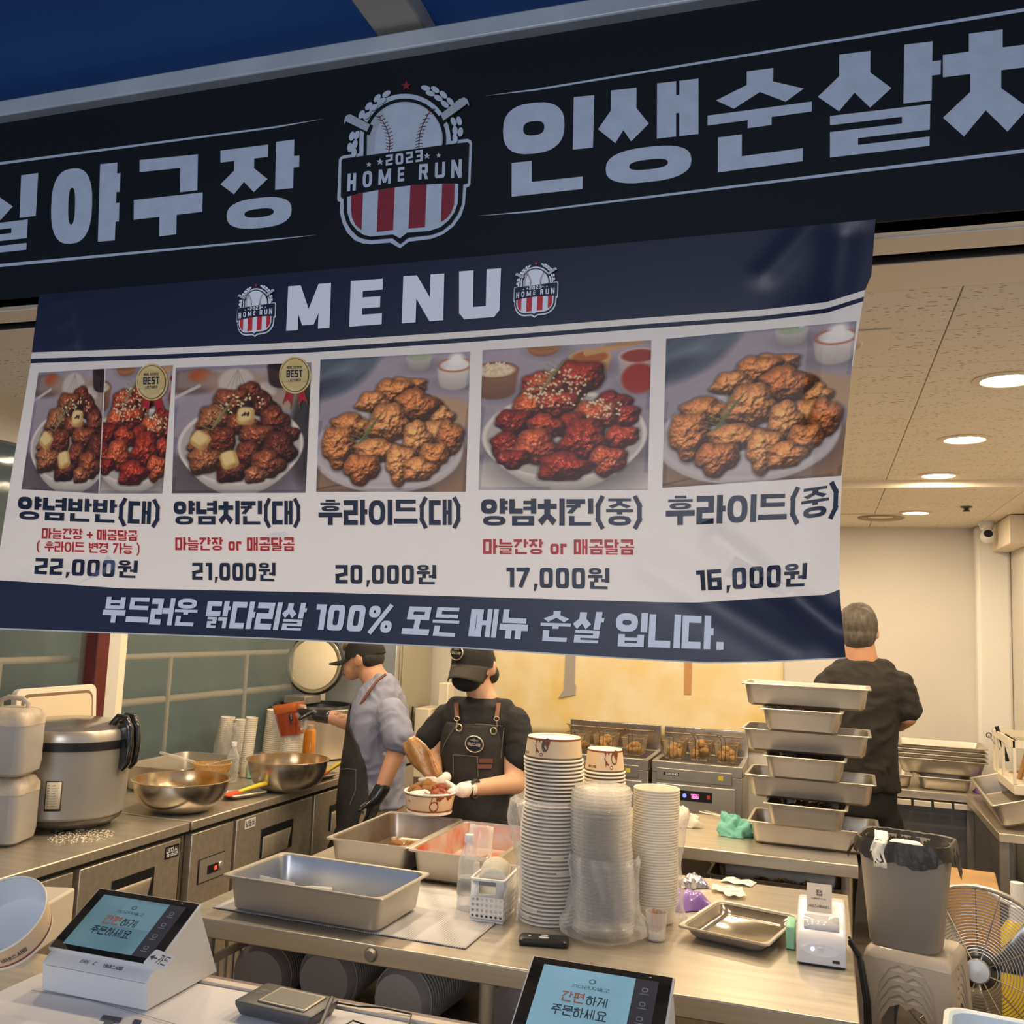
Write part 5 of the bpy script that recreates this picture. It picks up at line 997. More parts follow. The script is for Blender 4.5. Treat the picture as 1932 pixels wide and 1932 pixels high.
tag(obj('paper_roll', G().lathe([(.0005, 0), (.014, 0), (.014, .11), (.0005, .11)], 14), CREAM, loc=(-2.66, 4.66, .853)), 'thin cream paper roll standing near the orange bottle', 'roll')
t = thing('water_bottle', 'clear capped bottle in front of the narrow cup stack', 'bottle', (-2.70, 4.02, .853)); obj('body', G().lathe([(.0005, 0), (.027, 0), (.028, .12), (.012, .16), (.012, .17)], 18), WAT, t); obj('cap', G().lathe([(.0135, .168), (.0135, .188), (.0005, .189)], 14), WHITE, t)
t = thing('mint_carton', 'mint green and white carton lying between the cups and the bowl', 'carton', (-2.66, 4.22, .853), .5); obj('box', G().box(-.07, -.05, 0, .07, .05, .075), mat('mint_carton', (.30, .58, .46), .6), t, bevel=.002); obj('flap', G().box(-.05, -.052, .0, .03, -.050, .05), WHITE, t)
# large open rice pot
t = thing('rice_pot', 'big open commercial rice pot with its round cream lid standing upright', 'rice cooker', (-2.82, 4.98, .852))
obj('body', G().lathe([(.20, 0), (.225, .01), (.232, .262)], 52, cap0=True), mat('pot_silver', (.62, .55, .46), .34, .7, .1, 3), t); obj('rim', G().lathe([(.232, .262), (.240, .266), (.242, .278), (.232, .286), (.205, .286)], 52), STEEL2, t)
obj('seal', G().lathe([(.236, .285), (.23, .298), (.205, .298), (.20, .28)], 52), BLACK, t); obj('inner_pot', G().lathe([(.205, .285), (.19, .05), (.0005, .04)], 40), mat('pot_inside', (.10, .09, .08), .3, .6), t)
Ml = Matrix.Translation((-.11, .17, .515)) @ Matrix.Rotation(math.radians(7), 4, 'Z') @ Matrix.Rotation(math.radians(86), 4, 'X')
obj('lid_shell', G().lathe([(.150, -.025), (.180, -.02), (.186, .0), (.184, .016), (.172, .020)], 56, M=Ml, cap0=True), BLACK, t); obj('lid_ring', G().lathe([(.176, .016), (.172, .024), (.158, .026), (.150, .022)], 56, M=Ml), mat('lid_gold_ring', (.42, .34, .20), .3, .8), t)
obj('lid_face', G().lathe([(.152, .021), (.146, .026), (.0005, .030)], 56, M=Ml), mat('lid_cream', (.90, .76, .50), .4), t); obj('lid_hinge', G().box(-.19, -.03, .29, -.05, .16, .335), STEELD, t, bevel=.004)
tag(obj('steel_upright', G().box(-3.0, 5.42, .0, -2.52, 5.46, 1.62), mat('blue_grey_steel', (.52, .54, .54), .35, .5, .2, 3), bevel=.004), 'upright blue grey steel panel behind the open rice pot', 'panel')
# grey cabinet, wall items
t = thing('metal_cabinet', 'tall grey metal cabinet with a small white notice behind the blue-shirted cook', 'cabinet', (-2.86, 6.12, 0)); CABM = mat('cabinet_grey', (.40, .37, .28), .5)
obj('body', G().box(-.18, -.24, 0, .18, .24, 1.72), CABM, t, bevel=.005); obj('door', G().box(-.165, -.252, .08, .165, -.24, 1.50), CABM, t, bevel=.004); nt_ = obj('notice', G().box(-.08, -.256, 1.27, .04, -.252, 1.33), WHITE, t)
g = G(); flat(g, in_quad(text('시림바스', .15)[0], (-.06, 1.31), (.025, 1.31), (.025, 1.29), (-.06, 1.29)), lambda a, b_: Vector((a, -.2565, b_))); obj('notice_text', g, BRED, t, smooth=0)
t = thing('wall_rack', 'pale appliance with dark loops of cable behind the masked cook', 'appliance', (-2.60, 6.10, 0)); obj('housing', G().box(-.05, -.06, .6, .06, .2, 1.06), CREAM, t, bevel=.006); obj('post', G().box(.10, -.02, .6, .17, .1, 1.235), CREAM, t, bevel=.006); obj('cable_loop', G().tube([(-.06, -.07, 1.07), (-.065, -.08, .95), (-.05, -.08, .8), (.03, -.08, .76), (.05, -.08, .85)], .007, 8), BLACK, t)
# splash sheet on the back wall
SPL = mat('stained_film', (.84, .74, .50), .22, 0, .5, 3.2, .3, 12, col2=(.78, .58, .22), coat=.6)
t = thing('splash_sheet', 'yellow-stained clear sheet taped to the back wall behind the fryers', 'splash guard', (-.9, YB-.006, 1.0)); gr = [[Vector((-1.35+2.0*i/40, -.004-.003*math.sin(i*1.3)*math.sin(j), -.10+1.0*j/16)) for i in range(41)] for j in range(17)]
obj('film', G().strip(gr), SPL, t, thick=.001); obj('tape', G().box(-.80, -.012, .22, -.73, -.008, .62), mat('duct_tape', (.36, .33, .29), .4), t); obj('tape', G().box(.02, -.012, .24, .065, -.008, .60), mat('tan_tape', (.52, .27, .10), .45), t)
obj('tape', G().loft([[Vector(p) for p in q] for q in ([(-.84, -.014, .16), (-.72, -.014, .19), (-.72, -.014, .26), (-.78, -.014, .25)], [(-.84, -.010, .16), (-.72, -.010, .19), (-.72, -.010, .26), (-.78, -.010, .25)])]), mat('duct_tape', (0, 0, 0)), t)
# ================================================================ FRYERS
WIRE = mat('basket_wire', (.30, .22, .13), .35, .8); SEETH = film('basket_mesh', (.50, .40, .26), .10, .3, .2, 60)
def fryer(label, x0, x1, disp, seed):
    w = x1-x0; t = thing('deep_fryer', label, 'fryer', ((x0+x1)/2, 6.13, 0)); hx = w/2-.004
    FB = mat('fryer_steel', (.58, .54, .47), .34, .9, .2, 4)
    obj('body', G().box(-hx, -.23, .06, hx, .24, .80), FB, t, bevel=.004); g = G()
    for a, b_, c, d in ((-hx, -.235, hx, -.19), (-hx, .20, hx, .24), (-hx, -.19, -hx+.03, .20), (hx-.03, -.19, hx, .20)): g.box(a, b_, .80, c, d, .865)
    obj('tank_rim', g, FB, t, bevel=.003); obj('oil', G().box(-hx+.03, -.19, .80, hx-.03, .20, .81), mat('fry_oil', (.10, .05, .015), .08), t)
    obj('backsplash', G().box(-hx, .225, .865, hx, .245, 1.03), mat('splash_steel', (.72, .68, .60), .22, 1, .3, 8, .2, 30), t, bevel=.003)
    obj('front_strip', G().box(-hx+.03, -.240, .755, hx-.06, -.232, .825), FB, t, bevel=.002); obj('front_door', G().box(-hx+.03, -.240, .30, hx-.04, -.232, .735), mat('fryer_door', (.62, .59, .53), .32, .8), t, bevel=.003); obj('kick_panel', G().box(-hx+.03, -.239, .07, hx-.04, -.232, .285), FB, t)
    obj('sticker', G().box(hx-.14, -.2415, .78, hx-.11, -.240, .805), mat('yellow_sticker', (.60, .52, .04), .5), t); obj('maker_plate', G().box(-hx+.07, -.2415, .785, -hx+.165, -.240, .803), BLACK, t); g = G(); flat(g, in_quad(text('GRAND', .14)[0], (-hx+.085, .800), (-hx+.16, .800), (-hx+.16, .788), (-hx+.085, .788)), lambda a, b_: Vector((a, -.2425, b_))); obj('maker_name', g, WHITE, t, smooth=0)
    if disp:
        cp = obj('control_panel', G().box(-.095, -.244, .645, .095, -.240, .705), BLACK, t, bevel=.001)
        obj('blue_light', G().lathe([(.0005, .002), (.012, .001), (.012, 0)], 16, M=Matrix.Translation((-.068, -.244, .675)) @ Mx), mat('fryer_blue', (.1, .1, 1), .4, emit=(.12, .15, 1), es=2.5), cp)
        g = G(); flat(g, in_quad(text('166', .2)[0], (-.03, .688), (.018, .688), (.018, .662), (-.03, .662)), lambda a, b_: Vector((a, -.2455, b_))); obj('digits', g, mat('fryer_pink', (1, .1, .3), .4, emit=(1, .12, .35), es=3), cp, smooth=0)
        obj('red_key', G().box(.065, -.246, .665, .082, -.244, .687), mat('red_key', (.5, .06, .05), .5), cp)
    for sx in (-1, 1):
        for sy in (-.18, .18): obj('foot', G().lathe([(.02, 0), (.02, .06)], 10, (sx*(hx-.06), sy, 0)), BLACK, t)
    for b_ in range(3):
        bx = -hx+.03+(w-.07)*(b_+.5)/3; bt = thing('fry_basket', '%s wire basket of fried chicken in the %s fryer' % (('left', 'middle', 'right')[b_], 'left' if not disp else 'right'), 'fryer basket', ((x0+x1)/2+bx, 6.10, .87))
        ht, hb, dy, h = .066, .052, .10, .105; g = G()
        top = [(-ht, -dy, h), (ht, -dy, h), (ht, dy, h), (-ht, dy, h)]; g.tube(top, .0032, 6, closed=True)
        bot = [(-hb, -dy+.012, -.0), (hb, -dy+.012, -.0), (hb, dy-.012, -.0), (-hb, dy-.012, -.0)]; g.tube(bot, .002, 6, closed=True)
        for a, c in zip(top, bot): g.tube([a, c], .002, 5)
        for q in (.3, .5, .7):
            g.tube([Vector(top[0]).lerp(Vector(top[1]), q), Vector(bot[0]).lerp(Vector(bot[1]), q), Vector(bot[3]).lerp(Vector(bot[2]), q), Vector(top[3]).lerp(Vector(top[2]), q)], .0012, 4)
        obj('wire_frame', g, WIRE, bt); g = G()
        g.add(top+bot, [(0, 1, 5, 4), (1, 2, 6, 5), (2, 3, 7, 6), (3, 0, 4, 7), (4, 5, 6, 7)]); obj('mesh_wall', g, SEETH, bt, smooth=0)
        g = G()
        for s in (-.012, .012): g.tube([(s-.01, -dy-.004, .01), (s-.01, -dy-.006, h+.02), (s-.025, -dy+.0, h+.048), (s*.4-.05, -dy-.01, h+.062)], .0022, 6)
        obj('handle', g, mat('dark_wire', (.12, .07, .03), .4, .7), bt)
        heap(bt.location.x, 6.10, .875, .042, .072, 20, .023, PALE, 'golden piece of fried chicken in the %s fryer basket on the %s' % (('left', 'middle', 'right')[b_], 'left' if not disp else 'right'), 'pieces in fryer basket %s %s' % (('left', 'middle', 'right')[b_], 'left fryer' if not disp else 'right fryer'), seed*10+b_, .095 if b_ == 1 else .07)
    obj('hang_bar', G().tube([(-hx+.02, .12, 1.0), (hx-.03, .12, 1.0)], .004, 8), WIRE, t)
fryer('left steel deep fryer partly hidden by the cup stacks', -1.64, -1.015, False, 1); fryer('right steel deep fryer with blue and pink lit display', -1.0, -.455, True, 2)
# ================================================================ MIDDLE TABLE AND PAN TOWER
T2 = table('prep_table', 'steel prep table carrying the tower of seven pans', -.98, 3.97, .125, 4.68, .80, [(-.93, 4.03), (.085, 4.03), (-.93, 4.62), (.085, 4.62)], .56, .05)
px0 = -.042; py0 = 4.30
lab = ['lowest wide pan of the tower, holding fried pieces', 'lowest crosswise pan of the tower with dark contents', 'second wide pan up the tower', 'middle crosswise pan of the tower', 'third wide pan up the tower', 'upper crosswise pan just under the top pan', 'topmost wide steel pan of the tower']
for i in range(7):
    wide = i % 2 == 0; z = .802+.0935*i; dx = (0, -.013, -.012, -.018, -.03, -.03, -.03)[i]; inn = OILY if not wide else STEEL2
    panthing(lab[i], (px0+dx+(0 if wide else -.005), py0, z), math.radians(-1.5 if wide else -3), .515 if wide else .325, .32 if wide else .51, .092, inner=inn, tp=.012)
    if not wide: heap(px0+dx, py0-.02, z+.006, .09, .17, 22, .024, SOY, 'dark glazed piece in the %s crosswise pan' % ('lowest', '', 'middle', '', 'upper')[i-1], 'dark pieces in the %s pan' % ('lowest', '', 'middle', '', 'upper')[i-1], 50+i, .06)
heap(px0+.155, py0-.03, .812, .022, .05, 9, .024, FRY, 'fried piece at the right end of the lowest wide pan', 'pieces right end lowest pan', 71, .03); heap(px0-.155, py0-.03, .812, .020, .05, 7, .024, FRY, 'fried piece at the left end of the lowest wide pan', 'pieces left end lowest pan', 72, .03)
MINT = mat('mint_cloth', (.22, .58, .46), .85, 0, .2, 20, .5, 60); p = at(1400, 1548, z=.83)
def cloth(name, label, cat, cx, cy, z, rx, ry, h, m, seed):
    r = random.Random(seed); ph = [(r.randint(2, 7), r.random()*6, r.random()) for _ in range(6)]; rings = []
    for k in range(17):
        f = k/16; R_ = []
        for i in range(36):
            a = 2*PI*i/36; d = sum(math.sin(q*a+p_+f*3)*w for q, p_, w in ph)/3; s = math.cos(f*PI/2)**.7; R_.append(Vector((cx+rx*s*(1+.5*d)*math.cos(a), cy+ry*s*(1+.5*d)*math.sin(a), z+h*math.sin(f*PI/2)*(1+.7*d*math.cos(f*1.2)))))
        R_ = [q+(q-Vector((cx, cy, z)))*(.55*MN.noise(q*22)+.28*MN.noise(q*55)) for q in R_]; rings.append([Vector((q.x, q.y, max(z, q.z))) for q in R_])
    return tag(obj(name, G().loft(rings), m, smooth=70), label, cat)
cloth('dishcloth', 'mint green ridged dishcloth bunched left of the pan tower', 'cloth', -.365, 4.28, .802, .062, .06, .075, MINT, 4)
tg = G().tube([(-.11, .02, .012), (.0, 0, .01), (.09, -.012, .006)], .004, 6).tube([(-.11, -.02, .012), (.0, -.01, .01), (.09, -.014, .006)], .004, 6); p = at(1362, 1540, z=.81); tag(obj('tongs', tg, STEEL2, loc=(p.x, p.y, .802), rot=(0, 0, -.5)), 'thin steel tongs lying on the prep table', 'tongs')
p = at(1280, 1530, z=.83); cloth('paper_towel', 'white crumpled paper towel behind the frosted containers', 'towel', -.60, 4.36, .802, .07, .05, .06, PWHITE, 7)
panthing('dark oily pan of brown pieces on the shelf under the prep table', (-.19, 4.36, .562), math.radians(-1), .56, .33, .085, inner=OILY, outer=STEELD)
heap(-.15, 4.38, .572, .17, .05, 20, .022, SOY, 'dark brown piece in the pan on the under-shelf', 'pieces in the under-shelf pan', 80, .02)
tag(obj('paper_sack', G().box(-.07, -.05, 0, .07, .05, .10), mat('sack', (.50, .42, .30), .8), loc=(-.56, 4.42, .561), rot=(0, .2, .3), bevel=.015), 'beige paper sack on the shelf under the prep table', 'sack')
# ================================================================ BACK RIGHT CORNER
t = thing('back_counter', 'L-shaped steel counter in the back right corner', 'counter', (.6, 5.9, 0)); gg = lambda a, b_, c, d, e, f: G().box(a-.6, b_-5.9, c, d-.6, e-5.9, f)
obj('countertop', gg(-.20, 5.69, .81, XR-.19, 6.38, .85), STEEL, t, bevel=.003); obj('side_top', gg(.715, 4.66, .812, XR-.01, 5.688, .85), STEEL, t, bevel=.003)
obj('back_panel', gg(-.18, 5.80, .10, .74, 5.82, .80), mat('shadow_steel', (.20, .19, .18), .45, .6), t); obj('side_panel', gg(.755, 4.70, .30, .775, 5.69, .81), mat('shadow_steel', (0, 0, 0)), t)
for x, y in ((-.16, 5.74), (.74, 4.70), (1.02, 4.70), (.74, 5.72)): obj('leg', gg(x-.018, y-.018, 0, x+.018, y+.018, .81), STEELD, t)
for i in range(5): obj('rack_slat', gg(.36+.10*i, 5.66, .775, .445+.10*i, 5.69, .80), CREAM, t)
for i, z in enumerate((1.085, 1.06, 1.035, 1.01)): panthing(('topmost', 'second', 'third', 'lowest')[i]+' wide pan of the nested stack in the back right corner', (.618, 5.98, z-.085), math.radians(-2), .47, .36, .085, tp=.02)
panthing('single steel pan under the nested stack on the back counter', (.63, 5.90, .852), math.radians(-1), .28, .33, .070); panthing('steel pan at the cook\'s elbow on the back counter', (.34, 5.90, .852), 0, .26, .33, .070)
pk2 = pillow('glove_pack', 'purple glove pack behind the slanted pan', 'packet', (.84, 5.80, .852), .4, .12, .10, .06, PUR, 8)
panthing('steel pan leaning on its side along the right counter', (.86, 5.17, .885), 0, .25, .90, .105, rot=(0, math.radians(-16), math.radians(-2)), inner=STEELD)
CRT = mat('crate_cream', (.80, .72, .56), .45)
t = thing('plastic_crate', 'cream open plastic crate of tools on the right counter', 'crate', (.955, 5.46, .965)); hx, hy = .095, .30; g = G()
obj('top_rail', G().box(-hx, -hy, .20, hx, -hy+.008, .235).box(-hx, hy-.008, .20, hx, hy, .235).box(-hx, -hy, .20, -hx+.008, hy, .235).box(hx-.008, -hy, .20, hx, hy, .235), CRT, t); obj('bottom_tray', G().box(-hx, -hy, -.02, hx, hy, .03), CRT, t, bevel=.006)
for x, y in ((-hx, -hy), (-hx, hy-.02), (-hx, .0), (hx-.012, -hy), (-hx, hy-.12), (0, -hy)): obj('post', G().box(x, y, .03, x+.012, y+.018, .20), CRT, t)
def stick(name, label, cat, p0, p1, r_, m, extra=None):
    t = thing(name, label, cat, p0); d = Vector(p1)-Vector(p0); obj('shaft', G().tube([(0, 0, 0), d*.5, d], r_, 10), m, t)
    if extra: extra(t, d)
    return t
WD = mat('wood_handle', (.52, .28, .11), .5, 0, .3, 18); WD2 = mat('pale_wood', (.66, .48, .27), .55)
def skim(t, d): obj('ferrule', G().tube([d*.98, d*1.12], .016, 10), STEEL2, t); obj('skimmer_bowl', G().lathe([(.0005, -.03), (.05, -.022), (.075, 0), (.078, .004)], 24, M=Matrix.Translation(d*1.36) @ Matrix.Rotation(1.2, 4, 'X')), SEETH, t); obj('skimmer_rim', G().tube([d*1.36+Vector((.077*math.cos(a*PI/12), .077*math.sin(a*PI/12)*.36, .077*math.sin(a*PI/12)*.93)) for a in range(24)], .004, 6, closed=True), STEELD, t)
stick('skimmer', 'long skimmer with orange wooden handle standing in the crate', 'skimmer', (.915, 5.38, .97), (.985, 5.20, 1.36), .012, WD, skim); stick('wooden_rod', 'pale wooden rod leaning beside the skimmer in the crate', 'rod', (.935, 5.35, .97), (1.03, 5.15, 1.30), .010, WD2)
stick('knife_handle', 'black tool handle sticking out of the crate', 'tool', (.91, 5.62, 1.05), (.86, 5.62, 1.225), .010, BLACK); stick('tool_handle', 'short black hooked tool handle in the crate', 'tool', (1.0, 5.62, 1.12), (.90, 5.62, 1.185), .008, BLACK); stick('ring_tool', 'thin steel tool with a ring end hooked on the crate', 'tool', (.885, 5.68, 1.10), (.835, 5.70, 1.17), .005, STEEL2, lambda t, d: obj('ring', G().tube([d+Vector((.012*math.cos(a*PI/6), 0, .012*math.sin(a*PI/6))) for a in range(12)], .003, 6, closed=True), BLACK, t))
t = thing('wooden_shelf', 'pale wooden slatted shelf at the right edge beyond the fan', 'shelf', (.93, 4.45, 0)); [obj('slat', G().box(-.10, -.12, z, .11, .12, z+.02), WD2, t) for z in (.60, .68, .76)]; [obj('post', G().box(x, y, 0, x+.02, y+.02, .78), WD2, t) for x in (-.10, .09) for y in (-.12, .10)]
# ================================================================ BIN, STOOLS, FAN
STM = mat('stool_plastic', (.47, .41, .34), .42, 0, coat=.15)
SH = .65
def stool_geo():
    t = G(); a, b_ = .118, .165
    def face(rz):
        M = Matrix.Rotation(rz, 4, 'Z'); P = lambda u, z: M @ Vector((u*(a+(b_-a)*(1-z/SH)), -(a+(b_-a)*(1-z/SH)), z))
        arch = [(.68, .0), (.68, .46), (.58, .56), (.38, .60), (.16, .613), (0, .600), (-.16, .613), (-.38, .60), (-.58, .56), (-.68, .46), (-.68, .0)]
        out = [(-1, 0), (-1, SH-.03), (1, SH-.03), (1, 0)]; pl = out+arch; tr = tessellate_polygon([[Vector((u, z, 0)) for u, z in pl]])
        t.add([P(u, z) for u, z in pl], [list(x) for x in tr]); 
        n0 = [P(u, z) for u, z in arch]; n1 = [M @ Vector((u*(a+(b_-a)*(1-z/SH))*.97, -(a+(b_-a)*(1-z/SH))+.014, z)) for u, z in arch]; o = len(t.v); t.add(n0+n1, [(i, i+1, len(arch)+i+1, len(arch)+i) for i in range(len(arch)-1)])
    for k in range(4): face(k*PI/2)
    t.loft([rr(a+.0025, a+.0025, .006, SH-.03), rr(a, a, .02, SH-.012), rr(a-.012, a-.012, .02, SH)], False, True); return t
sp = Vector((.262, 3.22, 0)); st = tag(obj('plastic_stool', stool_geo(), STM, loc=sp, rot=(0, 0, math.radians(-17)), smooth=35), 'lowest beige plastic stool of the stack under the bin', 'stool', 'stacked stools')
for i in range(1, 5): dup(st, (sp.x, sp.y, .027*i), math.radians(-17), label=('second', 'third', 'fourth', 'topmost')[i-1]+' beige plastic stool of the stack under the bin')
t = thing('trash_bin', 'grey rubbish bin with black liner standing on the stacked stools', 'bin', (.235, 3.19, .758), math.radians(-14)); BINM = mat('bin_grey', (.30, .265, .22), .5)
obj('bin_body', G().loft([rr(.088, .060, .03, 0), rr(.098, .068, .035, .010), rr(.124, .098, .05, .285), rr(.130, .104, .05, .288), rr(.130, .104, .05, .30), rr(.120, .094, .05, .30), rr(.095, .066, .035, .02)], True, True), BINM, t)
LINER = mat('bin_liner', (.026, .020, .015), .42, 0, 0, 8, .8, 35); r = random.Random(3); rings = []
def even(ring_, n=110):
    P = ring_+[ring_[0]]; ln = [0]
    for a, c in zip(P, P[1:]): ln.append(ln[-1]+(c-a).length)
    out = []; k = 0
    for i in range(n):
        s_ = ln[-1]*i/n
        while ln[k+1] < s_: k += 1
        out.append(P[k].lerp(P[k+1], (s_-ln[k])/max(1e-9, ln[k+1]-ln[k])))
    return out
ph = [(r.randint(5, 31), r.random()*6, r.random()) for _ in range(9)]
for k, (ds, z, am) in enumerate(((-.030, .19, .010), (-.020, .24, .010), (-.010, .285, .006), (-.001, .312, .004), (.006, .314, .003), (.0095, .300, .003), (.011, .280, .006), (.012, .258, .012))):
    base = even(rr(.124+ds, .098+ds, .05, z)); R_ = []
    for i, p_ in enumerate(base):
        w_ = 2*PI*i/110; d = sum(math.sin(f*w_+q+k*.7)*a for f, q, a in ph)/3.2; o_ = Vector((p_.x, p_.y, 0)).normalized(); hem = 1 if k == 7 else (.5 if k == 6 else 0)
        R_.append(p_+o_*(abs(d)*am+(.0 if k < 4 else .001))+Vector((0, 0, d*.35*am+hem*(-.012*math.sin(3*w_+1)-.008*math.sin(7*w_)))))
    rings.append(R_)
obj('liner', G().loft(rings, False, False), LINER, t, smooth=35)
obj('liner_corner', G().strip([[Vector((sx*(.130+.030*q), -.050+.055*v-.015*q, .300-.055*q*q-.012*math.sin(v*7+q*4))) for q in (0, .33, .66, 1)] for sx in (-1,) for v in (0, .25, .5, .75, 1)]), LINER, t, smooth=20); obj('liner_corner', G().strip([[Vector((.130+.026*q, -.040+.050*v-.010*q, .298-.070*q*q-.012*math.sin(v*9+q*3))) for q in (0, .33, .66, 1)] for v in (0, .25, .5, .75, 1)]), LINER, t, smooth=20)
obj('tissue', G().strip([[Vector((-.075+.038*i/4+.006*math.sin(j*1.2), -.114-.004*math.sin(i*2+j)+(.040-.040*min(j, 2)/2), .335-.014*j)) for i in range(5)] for j in range(8)]), PWHITE, t, thick=.001)
obj('rubbish', G().loft([rr(.08, .05, .04, .225), rr(.072, .045, .04, .270), rr(.04, .025, .02, .300)]), PWHITE, t)
# fan
fc = at(1845, 1830, y=3.42); t = thing('floor_fan', 'large chrome industrial fan with wire guard behind the stools', 'fan', (fc.x, fc.y, 0)); CHR = mat('fan_chrome', (.70, .64, .55), .18, 1)
MF = Matrix.Translation((0, 0, fc.z)) @ Matrix.Rotation(math.radians(-8), 4, 'Z') @ Matrix.Rotation(math.radians(78), 4, 'X'); RF = .245
obj('guard_rim', G().tube([MF @ Vector((RF*math.cos(a*PI/24), RF*math.sin(a*PI/24), 0)) for a in range(48)], .0075, 8, closed=True), mat('guard_rim', (.5, .47, .42), .35, .7), t)
for k in range(22):
    rr_ = .055+k*.0088; zz = .055*math.cos(rr_/RF*PI/2)
    obj('guard_ring', G().tube([MF @ Vector((rr_*math.cos(a*PI/24), rr_*math.sin(a*PI/24), zz)) for a in range(48)], .0014, 5, closed=True), CHR, t)
for k in range(8):
    a = k*PI/4+.5; obj('guard_spoke', G().tube([MF @ Vector((q*math.cos(a), q*math.sin(a), .055*math.cos(q/RF*PI/2)+.002)) for q in (.03, .09, .15, .2, RF)], .0018, 5), CHR, t)
    obj('rear_spoke', G().tube([MF @ Vector((q*math.cos(a+.3), q*math.sin(a+.3), -.085*math.cos(q/RF*PI/2))) for q in (.03, .09, .15, .2, RF)], .002, 5), CHR, t)
obj('hub_cap', G().lathe([(.0005, .064), (.032, .063), (.036, .058), (.036, .045)], 32, M=MF), mat('hub_grey', (.34, .33, .31), .35, .6), t)
for k in range(3):
    a0 = k*2*PI/3+.4; g = G(); grid = [[MF @ Vector((q*math.cos(a0+s*(.28+.25*(q/RF))), q*math.sin(a0+s*(.28+.25*(q/RF))), -.02+.05*s)) for s in (-1, -.5, 0, .5, 1)] for q in (.04, .09, .14, .19, .22)]
    obj('blade', g.strip(grid), mat('fan_blade', (.42, .40, .37), .3, .8), t, thick=.002)
obj('motor', G().lathe([(.0005, -.16), (.06, -.15), (.065, -.06), (.04, -.02), (.0005, -.02)], 24, M=MF), BLACK, t)
obj('stand', G().tube([(-.26, -.12, .012), (-.26, .12, .012)], .012, 8).tube([(.26, -.12, .012), (.26, .12, .012)], .012, 8).tube([(-.26, 0, .012), (-.262, 0, fc.z*.6), (-.25, 0, fc.z)], .011, 8).tube([(.26, 0, .012), (.262, 0, fc.z*.6), (.25, 0, fc.z)], .011, 8).tube([(-.26, 0, .012), (.26, 0, .012)], .011, 8), STEELD, t)
# box, sprayer, yellow bottle, basin
t = thing('cardboard_box', 'worn cardboard box on the floor rack beyond the fan', 'box', (.52, 4.30, .46), math.radians(-6)); CBX = mat('cardboard', (.52, .32, .14), .8, 0, .25, 5, col2=(.40, .22, .08)); obj('carton', G().box(-.15, -.16, 0, .13, .16, .27), CBX, t, bevel=.006); obj('red_mark', G().lathe([(.0005, .001), (.03, .0)], 20, M=Matrix.Translation((-.11, -.161, .20)) @ Mx), mat('box_red', (.5, .03, .02), .6), t)
tag(obj('stock_crate', G().box(.38, 4.12, 0, .67, 4.48, .46), STEELD, bevel=.01), 'dark grey stock crate below the cardboard box', 'crate')
t = thing('spray_bottle', 'white pump sprayer with a yellow body seen through the fan guard', 'sprayer', (.645, 3.85, .0)); obj('yellow_body', G().loft([rr(.045, .045, .02, .0), rr(.05, .05, .02, .02), rr(.05, .05, .02, .66), rr(.03, .03, .02, .70)]), mat('sprayer_yellow', (.72, .50, .03), .4), t); obj('pump', G().lathe([(.028, .70), (.028, .75), (.022, .755), (.022, .83), (.0005, .832)], 16), WHITE, t); obj('nozzle', G().tube([(0, 0, .75), (-.05, -.01, .765), (-.09, -.01, .79)], .008, 8), WHITE, t)
p = at(1935, 1985, z=.70); t = thing('plastic_basin', 'white plastic basin with pale blue inside at the bottom right corner', 'basin', (p.x+.02, p.y, .60), math.radians(-8)); g = G(); g.loft([rr(.15, .11, .04, 0), rr(.185, .145, .05, .11), rr(.198, .158, .05, .112), rr(.20, .16, .05, .118), rr(.188, .148, .05, .12)], True, False, 0); g.loft([rr(.188, .148, .05, .12), rr(.18, .14, .05, .115), rr(.147, .107, .04, .006)], False, True, 1); obj('tub', g, [WHITE, mat('basin_blue', (.50, .62, .78), .35)], t)
tag(obj('basin_stand', G().box(p.x-.14, p.y-.12, 0, p.x+.18, p.y+.12, .60), mat('stand_grey', (.3, .29, .28), .5, .5), bevel=.01), 'grey stand carrying the white basin', 'stand')
# ================================================================ ORDER COUNTER WITH KIOSKS
t = thing('order_counter', 'front order counter with steel top and raised back strip', 'counter', (-.9, 1.5, 0)); gg = lambda a, b_, c, d, e, f: G().box(a+.9, b_-1.5, c, d+.9, e-1.5, f)
obj('countertop', gg(-2.3, 1.22, .865, .45, 1.775, .897), STEEL, t, bevel=.003); obj('front_panel', gg(-2.28, 1.26, 0, .43, 1.70, .865), mat('counter_panel', (.5, .48, .45), .5), t)
obj('back_strip', gg(-1.56, 1.776, .84, .45, 1.795, .903), mat('strip_cream', (.72, .62, .50), .5), t); obj('back_channel', gg(-1.56, 1.796, .83, .45, 1.85, .885), mat('strip_brown', (.20, .15, .14), .45), t)
PST = thing('paper_sheet', 'white paper poster with dark Korean lettering lying on the order counter', 'poster', (-.9, 1.5, .8985)); POSM = mat('poster_paper', (.80, .77, .76), .55, 0, .03, 3, .2, 6)
grid = [[Vector((-.655+1.95*i/40, -.25+.515*j/10, .0012*(1+math.sin(i*.4+j)))) for i in range(41)] for j in range(11)]; obj('sheet', G().strip(grid), POSM, PST)
pf = lambda a, b_: at(a, b_, z=.9023)-Vector((-.9, 1.5, .8985)); g = G(); flat(g, in_quad(text('전', .2)[0], (196, 1913), (268, 1925), (240, 1995), (150, 1978)), pf, nd=Vector((0, 0, 1.2e-5))); flat(g, L([(60, 1868), (170, 1886), (330, 1932)], .8), pf); obj('lettering', g, BINK, PST, smooth=0)
